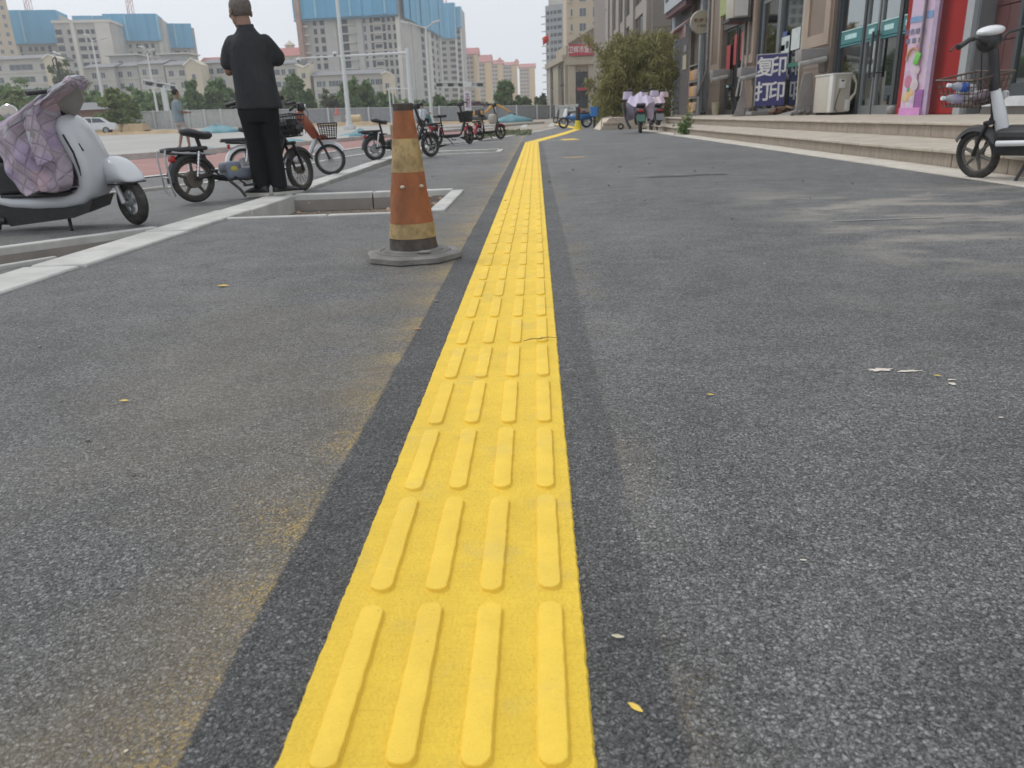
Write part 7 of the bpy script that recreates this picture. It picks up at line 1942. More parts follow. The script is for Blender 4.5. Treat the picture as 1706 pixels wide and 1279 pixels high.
heap('low strip of tarp along the kerb beyond the cone', hp_at(590, 222, 40), 1.6, 0.7, 0.12, M_TARP, 'tarp', 'tarpaulin', 3)
heap('crumpled green tarp scrap beside the kerb behind the second bike', hp_at(487, 233, 30), 1.1, 0.5, 0.10, M_TARP, 'tarp', 'tarpaulin', 4)
heap('green tarp scrap at the roadside behind the first bike seat', hp_at(325, 247, 24.5), 1.5, 0.6, 0.09, M_TARP, 'tarp', 'tarpaulin', 5)
heap('green tarp bundle near the black bike behind the cone', hp_at(601, 224, 34), 0.9, 0.5, 0.32, M_TARP, 'tarp', 'tarpaulin', 6, 2.5)
for i, (u0, u1, Yq, hh, lab) in enumerate([(163, 207, 80, 0.85, 'longer tan earth bank below the big pale shrub'), (211, 246, 79, 0.8, 'shorter tan earth bank beside the gap'), (160, 300, 70, 0.25, 'long low sandy verge strip at the road edge'), (650, 850, 84, 0.22, 'low sandy strip before the grey hoarding'), (440, 640, 88, 0.3, 'long sandy strip before the grey hoarding near the mast')]):
    c = at_ground((u0 + u1) / 2, 222, Yq); w = (u1 - u0) * Yq / F_PX
    g = G(); n = 16
    for k in range(n + 1):
        x = -w / 2 + w * k / n; hq = hh * (0.9 + 0.1 * math.sin(k * 1.7 + i)) * (0.2 if k in (0, n) else 1)
        g.v += [(x, -0.9, -0.1), (x, -0.5, hq), (x, 0.5, hq), (x, 1.2, -0.1)]
    for k in range(n):
        for s in range(3): g.f.append((k * 4 + s, k * 4 + s + 1, (k + 1) * 4 + s + 1, (k + 1) * 4 + s))
    single('earth_bank', g, M_EARTH, lab, 'earth bank', loc=c, smooth=30)
# tan roller barrel and small red cone on it
b = at_ground(590, 206, 96, 0.0); t = thing('pipe_drum', 'large tan drum lying before the grey hoarding', 'drum', b)
part('drum_body', G().tube([(-0.85, 0, 0.55), (0.85, 0, 0.55)], 0.5, 24), mat('drum_tan', (0.55, 0.43, 0.26), 0.7), t)
part('drum_rim', G().wheel_ring((0, 0, 0), 0.5, 0.04, 24, 6).xf(Matrix.Translation((0.85, 0, 0.55)) @ Matrix.Rotation(PI / 2, 4, 'Z')), mat('drum_tan', (0, 0, 0)), t)
part('drum_rim', G().wheel_ring((0, 0, 0), 0.5, 0.04, 24, 6).xf(Matrix.Translation((-0.85, 0, 0.55)) @ Matrix.Rotation(PI / 2, 4, 'Z')), mat('drum_tan', (0, 0, 0)), t)
b = at_ground(585, 200, 118, 0); t = thing('traffic_cone', 'small faded red cone standing beyond the tan drum', 'traffic cone', (b.x, 110, P(585, 190, 110).z))
part('cone_body', G().lathe([(0.38, 0), (0.10, 0.95), (0.001, 0.95)], 16), mat('faded_red', (0.5, 0.15, 0.12), 0.6), t); part('base', G().box((0, 0, 0.02), (0.9, 0.9, 0.06)), mat('faded_red', (0, 0, 0)), t, None)
part('stand_block', G().box((0, 0, -0.55), (0.8, 0.6, 1.08)), M_CONC, t, None)
# excavator
b = at_ground(795, 203, 92); t = thing('excavator', 'orange excavator with its boom bent over before the hoarding', 'excavator', b)
M_EXC = mat('excavator_orange', (0.62, 0.32, 0.06), 0.5, dirt=0.3)
for s in (-1, 1): part('track', G().rbox((0, s * 0.6, 0.28), (2.2, 0.35, 0.5), 0.2, 3), M_BLKM, t)
part('body', G().rbox((-0.1, 0, 0.95), (1.75, 1.3, 0.55), 0.12, 2), M_EXC, t)
cb = part('cab', G().rbox((0.5, -0.3, 1.05), (0.6, 0.6, 0.65), 0.06, 2), M_BLKM, t); part('cab_window', G().box((0.5, -0.605, 1.15), (0.42, 0.02, 0.34)), M_GLASSD, cb, None)
pt = [P(u, v, 92) - b for u, v in ((809, 188), (818, 178), (829, 174.5), (842, 181), (850, 187), (857, 191))]
part('boom', G().tube([pt[0], pt[1], pt[2], pt[3]], [0.16, 0.17, 0.13, 0.10], 8), M_EXC, t); part('dipper_arm', G().tube([pt[3], pt[4]], [0.11, 0.09], 8), M_EXC, t)
part('bucket', G().prism([(pt[4].x - .1, pt[4].z), (pt[5].x + .2, pt[5].z + .1), (pt[5].x + .1, pt[5].z - .3), (pt[4].x + .05, pt[4].z - .35)], (-0.3, 0.3), axis=1), M_BLKM, t)
# pale yellow silo blocks behind the hoarding
b = at_ground(842, 195, 128)
t = thing('silo', 'pale yellow square silo with a lower orange annex beyond the hoarding', 'silo', b)
part('silo_body', G().rbox((0.35, 0, 2.0), (0.95, 1.0, 4.4), 0.05, 1), mat('silo_yellow', (0.52, 0.48, 0.26), 0.7), t); part('annex', G().rbox((-0.5, 0, 1.6), (0.7, 0.8, 3.2), 0.05, 1), mat('silo_orange', (0.5, 0.36, 0.22), 0.7), t)
# white car behind the scooter
def car(label, loc, yaw):
    t = thing('parked_car', label, 'car', loc, (0, 0, yaw))
    prof = [(-2.15, 0.35), (-2.2, 0.75), (-2.05, 0.95), (-1.6, 1.0), (-1.05, 1.45), (0.35, 1.48), (1.0, 1.0), (1.95, 0.88), (2.2, 0.65), (2.2, 0.35)]
    o = part('body', G().prism(prof, (-0.85, 0.85), axis=1), mat('car_white', (0.7, 0.71, 0.72), 0.2), t, 30); o.modifiers.new('b', 'BEVEL').width = 0.06; o.modifiers['b'].segments = 2
    for s in (-1, 1):
        g = G().prism([(-1.42, 1.02), (-1.0, 1.36), (-0.35, 1.40), (-0.35, 1.02)], (s * 0.852, s * 0.87), axis=1); part('side_window', g, M_GLASSD, t, None)
        g = G().prism([(-0.27, 1.02), (-0.27, 1.40), (0.32, 1.40), (0.82, 1.02)], (s * 0.852, s * 0.87), axis=1); part('side_window', g, M_GLASSD, t, None)
    part('windscreen', G().box((0.69, 0, 1.23), (0.03, 1.4, 0.62), (0, R(-53), 0)), M_GLASSD, t, None)
    for x in (-1.35, 1.38):
        for s in (-1, 1):
            w = part('wheel', G().wheel_ring((x, s * 0.78, 0.32), 0.23, 0.10, 24, 8), M_TYRE, t, 60); part('hub', G().tube([(x, s * 0.74, 0.32), (x, s * 0.87, 0.32)], 0.19, 14), M_ALLOY, w)
    for s in (-1, 1): part('headlight', G().rbox((2.12, s * 0.62, 0.72), (0.14, 0.34, 0.14), 0.04, 1), M_CHROME, t)
    return t
car('white car parked behind the scooter shield across the road', at_ground(152, 215, 74), R(200))
# flags
for u, vb, vt, Yq, lab in ((917, 190, 52, 100, 'small red flag on a thin pole before the grey tower'), (1014, 190, -12, 88, 'red flag at the top of a pole before the brown stone building')):
    b = at_ground(u, vb, Yq); tp = P(u, vt, Yq); h = tp.z - b.z; t = thing('flag_pole', lab, 'flag', b)
    part('pole', G().tube([(0, 0, 0), (0, 0, h)], 0.035, 6), M_LAMPW, t)
    g = G()
    for i in range(9):
        tt_ = i / 8; g.v += [(-0.85 * tt_ * 0.9, 0.12 * math.sin(tt_ * 6), h - 0.3 - 0.35 * tt_), (-0.8 * tt_ * 0.9, 0.12 * math.sin(tt_ * 6 + .5), h - 1.0 - 0.5 * tt_)]
    for i in range(8): g.f.append((2 * i, 2 * i + 1, 2 * i + 3, 2 * i + 2))
    fl_ = part('flag', g, mat('flag_red', (0.62, 0.07, 0.05), 0.7), t, 60); fl_.modifiers.new('s', 'SOLIDIFY').thickness = 0.02
# bollard black over yellow
b = Vector((1.70, 33.3, 0)); t = thing('bollard', 'bollard with black top and yellow foot standing on the far strip', 'bollard', b)
part('upper_post', G().lathe([(0.085, 0.32), (0.085, 0.80), (0.07, 0.86), (0.001, 0.88)], 16), M_BLKP, t); part('foot', G().lathe([(0.17, 0), (0.16, 0.06), (0.10, 0.30), (0.09, 0.34), (0.001, 0.34)], 16), mat('yellow_plastic', (0.62, 0.52, 0.04), 0.5), t)
# row of pale parked scooters and pots by the hall forecourt: small pale bikes
ps = [(950, 203, 60, M_BLKP, 'dark moped parked alone before the pale hoarding'), (958, 206, 56, M_WHITE, 'white moped parked beside the far bollard'), (972, 205, 52, M_CRED, 'red and white moped parked beside the bamboo')]
for i, (u, v, Yq, mm, lab) in enumerate(ps):
    b = at_ground(u, v, Yq); t = thing('moped', lab, 'moped', (b.x, b.y, 0.0), (0, 0, R(200 + 25 * i)), 'mopeds parked far along the walkway')
    wheel(t, 0, 0.22, 0.08, 5); wheel(t, 1.15, 0.22, 0.08, 5)
    part('rear_body', shell([(-0.28, 0.62, 0.03, 0.07), (-0.15, 0.58, 0.12, 0.14), (0.2, 0.52, 0.15, 0.16), (0.4, 0.45, 0.08, 0.14)], 14), mm, t)
    part('leg_shield', shell([(1.0, 0.35, 0.05, 0.15), (0.97, 0.6, 0.06, 0.19), (0.88, 0.95, 0.03, 0.10)], 14), mm, t)
    part('floor_board', G().rbox((0.62, 0, 0.33), (0.5, 0.28, 0.08), 0.02, 1), M_BLKP, t); part('seat', G().rbox((0.1, 0, 0.74), (0.6, 0.26, 0.08), 0.03, 2), M_SEAT, t)
    part('handlebar', G().tube([(0.78, -0.3, 1.02), (0.88, 0, 1.05), (0.78, 0.3, 1.02)], 0.015, 6), M_BLKM, t)
# blue three wheeler toy-like moped lying low and blue crate by the ramp
b = Vector((2.25, 36.4, 0)); t = thing('moped', 'low blue moped parked before the bamboo by the far bollard', 'moped', b, (0, 0, R(190)))
wheel(t, 0, 0.27, 0.09, 5); wheel(t, 1.05, 0.24, 0.08, 5)
part('rear_body', shell([(-0.3, 0.5, 0.03, 0.07), (-0.15, 0.48, 0.13, 0.16), (0.3, 0.45, 0.15, 0.18), (0.7, 0.42, 0.1, 0.16), (0.95, 0.5, 0.05, 0.12)], 14), mat('moped_blue', (0.05, 0.17, 0.42), 0.4), t)
part('seat', G().rbox((0.15, 0, 0.62), (0.5, 0.26, 0.08), 0.03, 2), M_SEAT, t); part('handlebar', G().tube([(0.7, -0.3, 0.82), (0.8, 0, 0.84), (0.7, 0.3, 0.82)], 0.015, 6), M_BLKM, t)
bw = P(990, 191, 33.5); t = thing('bucket', 'blue bucket on a post beside the ramp wall', 'bucket', (bw.x, 33.4, 0.0))
part('bucket_body', G().lathe([(0.14, 0.48), (0.19, 0.85), (0.17, 0.85), (0.13, 0.5)], 18), mat('bucket_blue', (0.04, 0.18, 0.5), 0.4), t); part('stand', G().tube([(0, 0, 0), (0, 0, 0.5)], 0.05, 8), M_BLKM, t)
# pale folded barrow next to the ramp
b = Vector((2.62, 29.6, 0)); t = thing('hand_barrow', 'dusty pale hand barrow leaning against the ramp wall', 'barrow', b)
part('frame', G().tube([(-0.25, 0, 0.1), (-0.25, 0, 0.42), (0.1, 0, 0.46), (0.35, 0, 0.3), (0.6, 0, 0.05)], 0.02, 6), mat('dusty_steel', (0.35, 0.31, 0.26), 0.6), t)
part('tray', G().rbox((0.1, 0.05, 0.22), (0.6, 0.25, 0.12), 0.04, 2), mat('dusty_tray', (0.42, 0.35, 0.27), 0.8), t); part('wheel', G().wheel_ring((0.45, 0, 0.11), 0.085, 0.028, 18, 6), M_TYRE, t)

# ================================================================== THE BROWN STONE BUILDING BEYOND THE SHOPS
M_BST = mat('brown_granite', (0.235, 0.205, 0.18), 0.65, var=0.08, scale=1.2, bump=0.1, bscale=60, dirt=0.25, dirtcol=(0.17, 0.15, 0.13), world_pos=True)
M_BSTL = mat('brown_granite_trim', (0.31, 0.275, 0.24), 0.65, var=0.07, scale=1.2, world_pos=True)
M_BWIN = mat('dark_shop_glass', (0.04, 0.042, 0.045), 0.15, spec=0.7)
xb = P(1085, 100, 50).x
t = thing('stone_building', 'tall brown granite building with deep vertical window bays behind the bamboo', 'building', (xb, 50, 0))
Hb = 14.0; wall = part('wall', G().box((3.5, 24, Hb / 2), (7, 48, Hb)), M_BST, t, None)
# front face slabs with joints
k = 0
wz = [(0, 2.6), (2.6, 5.25), (5.25, 7.9), (7.9, 10.5), (10.5, 13.2)]
for z0, z1 in wz:
    for x0, x1 in ((0.0, 1.15), (1.15, 1.75)):
        part('cladding_slab', G().rbox(((x0 + x1) / 2, -0.03, (z0 + z1) / 2), (x1 - x0 - 0.03, 0.05, z1 - z0 - 0.03), 0.01, 1), M_BST if x1 < 1.5 else M_BSTL, t, None)
# side bays facing the walkway
ys_ = [PX(u, 60, xb).y - 50 for u in (1084, 1078, 1061, 1055, 1046, 1043, 1036, 1031, 1025, 1021, 1018, 1015, 1010)]
segs = [(ys_[i], ys_[i + 1]) for i in range(len(ys_) - 1)]
for i, (a, b_) in enumerate(segs):
    if i % 2 == 0:
        part('pilaster', G().box((-0.14, (a + b_) / 2, Hb / 2), (0.28, b_ - a - 0.02, Hb - 0.4)), M_BSTL, t, None)
    else:
        w = part('window_bay', G().box((-0.02, (a + b_) / 2, Hb / 2), (0.05, b_ - a, Hb - 0.8)), M_BWIN, t, None)
        for z in (3.4, 6.8, 10.2): part('spandrel', G().box((-0.08, (a + b_) / 2, z), (0.12, b_ - a - .02, 0.75)), M_BSTL, w, None)
        n_ = max(1, int((b_ - a) / 1.4))
        for q in range(1, n_): part('mullion', G().box((-0.06, a + (b_ - a) * q / n_, Hb / 2), (0.07, 0.09, Hb - 1)), M_BST, w, None)
# glazed pale canopy peeping above the bamboo
t = thing('glass_canopy', 'pale glass canopy jutting from the stone building above the bamboo', 'canopy', (0, 0, 0))
a = P(1014, 68, 84); b_ = P(1040, 24, 66)
g = G().prism([(a.z - 1.4, 0), (a.z + .6, 0), (a.z + .8, 0.1), (a.z - 1.2, 0.1)], (0, 1), axis=2) if False else G()
g.v = [(a.x, a.y, a.z), (b_.x, b_.y, a.z + 0.4), (b_.x + 1.6, b_.y, a.z + 1.6), (a.x + 1.6, a.y, a.z + 1.2)]; g.v += [(x, y, z - 0.12) for x, y, z in g.v]
g.f = [(0, 1, 2, 3), (7, 6, 5, 4), (0, 4, 5, 1), (1, 5, 6, 2), (2, 6, 7, 3), (3, 7, 4, 0)]
part('glass_sheet', g, mat('canopy_glass', (0.45, 0.52, 0.52), 0.2), t, None)
for q in range(6):
    f = q / 5; p0 = Vector(g.v[0]).lerp(Vector(g.v[1]), f); p1 = Vector(g.v[3]).lerp(Vector(g.v[2]), f); part('rafter', G().tube([p0 - Vector((0, 0, .1)), p1 - Vector((0, 0, .1))], 0.06, 6), M_LAMPW, t)
# ================================================================== THE SHOP ROW
ZP = 0.341            # platform height
FX_ = 8.0
M_SHST = mat('shop_stone', (0.215, 0.165, 0.13), 0.55, var=0.08, scale=1.4, bump=0.08, bscale=80, dirt=0.25, dirtcol=(0.15, 0.12, 0.10), world_pos=True)
M_SHSTL = mat('shop_stone_trim', (0.345, 0.27, 0.21), 0.6, var=0.07, scale=1.4, dirt=0.2, dirtcol=(0.22, 0.18, 0.15), world_pos=True)
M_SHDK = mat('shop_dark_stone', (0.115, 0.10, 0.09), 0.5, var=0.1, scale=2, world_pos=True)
M_ALU = mat('aluminium_grey', (0.23, 0.245, 0.25), 0.4, 0.5, var=0.05)
M_ALUD = mat('aluminium_dark', (0.075, 0.085, 0.09), 0.4, 0.4, var=0.05)
M_ALUL = mat('aluminium_pale', (0.42, 0.44, 0.45), 0.4, 0.4, var=0.05)
mg = bpy.data.materials.new('shop_glass'); mg.use_nodes = True
nt = mg.node_tree; nt.nodes.clear()
o_ = nt.nodes.new('ShaderNodeOutputMaterial'); gl = nt.nodes.new('ShaderNodeBsdfGlossy'); gl.inputs['Roughness'].default_value = 0.03; gl.inputs['Color'].default_value = (0.85, 0.9, 0.9, 1)
tr = nt.nodes.new('ShaderNodeBsdfTransparent'); tr.inputs[0].default_value = (0.62, 0.72, 0.70, 1)
fr = nt.nodes.new('ShaderNodeFresnel'); fr.inputs[0].default_value = 3.6
ms = nt.nodes.new('ShaderNodeMixShader'); nt.links.new(mth(nt, 'ADD', fr.outputs[0], 0.12, clamp=True), ms.inputs[0]); nt.links.new(tr.outputs[0], ms.inputs[1]); nt.links.new(gl.outputs[0], ms.inputs[2]); nt.links.new(ms.outputs[0], o_.inputs[0])
M_SGL = mg
def yu(u, v=150): return PX(u, v, FX_).y
shop = thing('shop_building', 'long brown stone shop row with glass doors above the granite steps', 'shop row', (0, 0, 0))
Z1 = 7.2
def bay(name, u0, u1, z0, z1, x0, x1, m, parent=None, smooth=None, r=0):
    a, b = yu(u1), yu(u0)
    g = G()
    if r: g.rbox(((x0 + x1) / 2, (a + b) / 2, (z0 + z1) / 2), (x1 - x0, b - a, z1 - z0), r, 2)
    else: g.box(((x0 + x1) / 2, (a + b) / 2, (z0 + z1) / 2), (x1 - x0, b - a, z1 - z0))
    return part(name, g, m, parent or shop, smooth)
def barb(name, u, w, z0, z1, x0, x1, m, parent=None):
    y = yu(u); return part(name, G().box(((x0 + x1) / 2, y, (z0 + z1) / 2), (x1 - x0, w, z1 - z0)), m, parent or shop, None)
# back walls / interior rooms
part('back_wall', G().box((12.1, 26, 3.6), (0.2, 44, 7.2)), mat('shop_interior', (0.30, 0.30, 0.285), 0.9, var=0.15, scale=0.8, world_pos=True), shop, None)
part('ceiling_slab', G().box((10, 26, 3.85), (4, 44, 0.25)), mat('shop_ceiling', (0.45, 0.45, 0.44), 0.9), shop, None)
part('interior_floor', G().box((10.1, 26, ZP - 0.04), (3.8, 44, 0.08)), mat('shop_floor', (0.25, 0.245, 0.235), 0.5), shop, None)
for u in (1193, 1253, 1370, 1600, 1180): part('party_wall', G().box((10.2, yu(u), 3.6), (3.8, 0.2, 7.2)), mat('party_wall', (0.32, 0.31, 0.29), 0.9), shop, None)
rg = random.Random(9)
for k in range(26):   # furniture and goods inside, seen dimly
    y = rg.uniform(13, 44); h = rg.uniform(0.7, 2.0)
    part('display_unit', G().rbox((rg.uniform(9.2, 11.6), y, ZP + h / 2), (0.6, rg.uniform(0.6, 1.6), h), 0.02, 1), mat('unit_%d' % (k % 5), [(0.35, 0.25, 0.18), (0.45, 0.45, 0.42), (0.12, 0.2, 0.18), (0.5, 0.38, 0.2), (0.2, 0.2, 0.22)][k % 5], 0.6), shop, None)
# upper wall above the shop fronts
part('upper_wall', G().box((8.2, 27.5, 6.4), (0.35, 39, 3.0)), M_SHST, shop, None)
# ---- pilasters
def pilaster(u0, u1, framed=True, base=True):
    p = bay('pilaster', u0, u1, ZP, Z1, 7.74, 8.1, M_SHST)
    a, b = yu(u1), yu(u0); w = b - a
    if framed:
        for (yc, ww) in ((a + w * .14, w * .16), (b - w * .14, w * .16)):
            part('pilaster_trim', G().box((7.715, yc, (2.1 + Z1) / 2), (0.05, ww, Z1 - 2.1)), M_SHSTL, p, None)
        part('pilaster_trim', G().box((7.715, (a + b) / 2, 2.25), (0.048, w * .56, 0.3)), M_SHSTL, p, None)
    for z in (1.55, 2.02): part('stone_joint', G().box((7.738, (a + b) / 2, z), (0.01, w * .98, 0.02)), M_SHDK, p, None)
    if base: part('plinth', G().box((7.70, (a + b) / 2, ZP + 0.12), (0.1, w * 1.02, 0.24)), M_SHDK, p, None)
    return p
pilaster(1346, 1394); pilaster(1245, 1266); pilaster(1190, 1209)
# corner return of the big pilaster seen flank-on
# ---- glazed door front (four leaves)
def frame_leaf(u0, u1, z0, z1, m=M_ALU, x=7.92, door=False, handle=None, fw=0.09):
    a, b = yu(u1), yu(u0)
    lf = part('door_leaf' if door else 'window', G().box((x, a + fw / 2, (z0 + z1) / 2), (0.07, fw, z1 - z0)).box((x, b - fw / 2, (z0 + z1) / 2), (0.07, fw, z1 - z0)).box((x, (a + b) / 2, z0 + 0.1), (0.066, b - a - 2 * fw, 0.2)).box((x, (a + b) / 2, z1 - 0.05), (0.066, b - a - 2 * fw, 0.1)), m, shop, None)
    part('glass_pane', G().box((x + 0.01, (a + b) / 2, (z0 + z1) / 2), (0.012, b - a - fw * 1.6, z1 - z0 - 0.2)), M_SGL, lf, None)
    if handle:
        yh = a + (b - a) * handle
        part('door_handle', G().tube([(x - 0.10, yh, 1.15), (x - 0.10, yh, 2.15)], 0.03, 8).tube([(x - .1, yh, 1.25), (x, yh, 1.25)], 0.015, 6).tube([(x - .1, yh, 2.05), (x, yh, 2.05)], 0.015, 6), M_BLKP, lf)
    return lf
zt = 4.0
for (u0, u1, dr, hd) in ((1397, 1437, False, None), (1440, 1461, True, 0.15), (1463, 1496, True, 0.9), (1499, 1544, False, None)):
    frame_leaf(u0, u1, ZP, zt, M_ALU if dr else M_ALUD, door=dr, handle=hd)
barb('mullion', 1395, 0.22, ZP, zt, 7.84, 8.0, M_ALUD); barb('mullion', 1438.5, 0.1, ZP, zt, 7.85, 8.0, M_ALUD); barb('mullion', 1497.5, 0.16, ZP, zt, 7.85, 8.0, M_ALUD)
bay('transom_panel', 1396, 1545, zt, zt + 1.0, 7.9, 8.05, M_ALUD)
# teal band stuck across the glass with white print
M_TEAL = mat('teal_vinyl', (0.045, 0.19, 0.20), 0.4, var=0.1, scale=3); M_TEALL = mat('teal_pale', (0.45, 0.66, 0.66), 0.4)
for (u0, u1) in ((1401, 1435), (1443, 1459), (1466, 1493), (1502, 1520)):
    tb = bay('vinyl_band', u0, u1, 2.02, 2.30, 7.875, 7.882, M_TEAL)
    bay('band_line', u0, u1, 2.315, 2.34, 7.873, 7.88, M_TEALL, tb)
    bay('band_line', u0, u1, 1.96, 2.0, 7.873, 7.88, M_TEAL, tb)
    bay('band_tape', u0 + (u1 - u0) * .2, u0 + (u1 - u0) * .75, 2.12, 2.23, 7.868, 7.874, M_TEALL, tb)
# ---- middle door with notices
frame_leaf(1268, 1298, ZP, zt, M_ALU); frame_leaf(1303, 1337, ZP, zt, M_ALUD, door=True); barb('mullion', 1300, 0.3, ZP, zt + 1, 7.8, 8.0, M_ALU); barb('mullion', 1341, 0.28, ZP, zt + 1, 7.8, 8.0, mat('stone_pale_strip', (0.36, 0.33, 0.28), 0.7)); barb('mullion', 1266, 0.2, ZP, zt + 1, 7.82, 8.0, M_ALUD)
bay('transom_panel', 1268, 1345, zt, zt + 1.3, 7.9, 8.05, M_SHDK)
# curtains inside
g = G(); n = 60; ya, yb = yu(1298), yu(1268)
for i in range(n + 1):
    y = ya + (yb - ya) * i / n; x = 8.25 + 0.05 * math.sin(i * 1.3); g.v += [(x, y, ZP), (x, y, 3.7)]
for i in range(n): g.f.append((2 * i, 2 * i + 2, 2 * i + 3, 2 * i + 1))
o = part('curtain', g, mat('curtain_grey', (0.36, 0.36, 0.33), 0.9), shop, 60)
g = G(); ya, yb = yu(1336), yu(1305)
for i in range(n + 1):
    y = ya + (yb - ya) * i / n; x = 8.22 + 0.05 * math.sin(i * 1.3); g.v += [(x, y, 2.6), (x, y, 3.8)]
for i in range(n): g.f.append((2 * i, 2 * i + 2, 2 * i + 3, 2 * i + 1))
part('curtain', g, mat('curtain_green', (0.22, 0.26, 0.22), 0.9), shop, 60)
M_NOTE = mat('notice_paper', (0.50, 0.55, 0.53), 0.7); M_GRN = mat('notice_green', (0.06, 0.30, 0.14), 0.5); M_NBLU = mat('notice_blue', (0.07, 0.10, 0.25), 0.5)
for (u0, u1, z0, z1, m_, nm) in ((1303, 1316, 2.15, 2.65, M_NOTE, 'notice'), (1319, 1333, 2.2, 2.8, M_NOTE, 'notice'), (1303, 1309, 2.25, 2.42, M_GRN, 'notice'), (1304, 1311, 2.66, 2.80, M_NBLU, 'notice'), (1305, 1316, 1.85, 2.12, M_NOTE, 'notice'), (1309, 1334, 1.72, 1.84, mat('notice_dgreen', (0.03, 0.16, 0.11), 0.5), 'vinyl_strip'), (1309, 1316, 1.52, 1.68, M_NOTE, 'notice')):
    bay(nm, u0, u1, z0, z1, 7.868, 7.878, m_)
bay('window_sticker', 1272, 1279, 1.75, 2.1, 7.868, 7.878, mat('sticker_pink', (0.5, 0.25, 0.2), 0.6))
bay('notice_print', 1311, 1315, 2.3, 2.5, 7.862, 7.868, M_ALUD)
# ---- dark doorway with red papers and lit-looking pale door edge
frame_leaf(1211, 1227, ZP, 3.6, M_ALUD, door=True); frame_leaf(1229, 1244, ZP, 3.6, M_ALUD, door=True)
bay('lintel', 1209, 1246, 3.6, 4.0, 7.8, 8.05, M_SHDK)
M_RPAP = mat('red_paper', (0.38, 0.06, 0.06), 0.7)
for (u0, u1, z0, z1) in ((1213, 1219, 2.1, 3.0), (1225, 1229, 2.2, 3.3), (1236, 1241, 2.3, 3.3)): bay('red_poster', u0, u1, z0, z1, 7.86, 7.872, M_RPAP)
bay('teal_notice', 1215, 1219, 1.4, 1.9, 7.86, 7.872, M_TEALL)
# green lightbox sign and hung air conditioner
bay('green_signbox', 1211, 1223, 4.1, Z1, 7.55, 7.8, mat('sign_lime', (0.33, 0.38, 0.14), 0.5))
# ---- far end: dark frontage, display window
barb('corner_post', 1131, 0.95, ZP, 6.0, 7.6, 8.0, mat('post_bluegrey', (0.27, 0.30, 0.34), 0.5)); 
bay('dark_panel', 1136, 1153, ZP, 5.5, 7.86, 8.0, mat('panel_umber', (0.065, 0.052, 0.05), 0.5))
bay('panel_plate', 1141, 1147, 2.6, 3.3, 7.83, 7.86, mat('plate_cream', (0.36, 0.33, 0.24), 0.6)); bay('panel_plate', 1142, 1147, 3.45, 3.75, 7.83, 7.86, mat('plate_grey', (0.2, 0.2, 0.2), 0.6))
dw = bay('display_window', 1155, 1169, ZP + .1, 4.4, 7.97, 8.0, mat('display_back', (0.20, 0.16, 0.12), 0.6))
bay('display_frame', 1153, 1155, ZP, 5.5, 7.8, 8.0, mat('brown_frame', (0.17, 0.13, 0.10), 0.5)); barb('display_frame', 1172, 0.55, ZP, 5.5, 7.75, 8.0, M_ALUL)
for k in range(9):
    z = ZP + 0.35 + (k // 3) * 0.75; uu = 1157 + (k % 3) * 4.2
    y = yu(uu); part('packaged_goods', G().rbox((7.86, y, z), (0.14, 0.7, 0.5), 0.05, 2), mat('goods_%d' % (k % 3), [(0.62, 0.30, 0.08), (0.62, 0.42, 0.22), (0.5, 0.36, 0.3)][k % 3], 0.5), dw)
for z in (ZP + .05, ZP + .8, ZP + 1.55, ZP + 2.3): part('shelf', G().box((7.86, (yu(1155) + yu(1169)) / 2, z), (0.2, yu(1155) - yu(1169), 0.05)), M_ALUL, dw, None)
bay('dark_panel', 1174, 1190, ZP, 6.5, 7.9, 8.0, mat('panel_graphite', (0.07, 0.072, 0.078), 0.5))
# big grey fascia sign with lettering
M_FAS = mat('fascia_grey', (0.38, 0.41, 0.43), 0.45, var=0.06, scale=1)
fs = bay('fascia_sign', 1130, 1172, 5.55, Z1 + 1.2, 7.1, 7.55, M_FAS)
bay('fascia_sign', 1172.3, 1190, 6.0, Z1 + 1.2, 7.3, 7.6, M_SHDK)
bay('awning_rail', 1130, 1165, 5.3, 5.53, 7.2, 7.5, mat('rail_maroon', (0.12, 0.05, 0.055), 0.6))
yc_ = yu(1146)
text_obj('lettering', '信 小', facing((7.09, yu(1146), 6.7), (0, -1, 0)), 1.7, mat('letter_dark', (0.05, 0.05, 0.055), 0.5), fs, 0.02, 0.03, sx=1.4)
# stone facing above
bay('stone_fascia', 1193, 1262, 6.1, Z1 + 1.5, 7.35, 8.0, mat('fascia_pinkstone', (0.38, 0.30, 0.26), 0.6, world_pos=True))
# pipes on the pilaster
for u, r_p in ((1188.5, 0.06), (1250, 0.045), (1257, 0.04)):
    y = yu(u); part('drain_pipe', G().tube([(7.66, y, Z1), (7.66, y, 2.2), (7.5, y + (0.9 if u < 1200 else 0), 1.2 if u < 1200 else 1.0)], r_p, 8), mat('pipe_grey', (0.34, 0.33, 0.31), 0.6), shop)
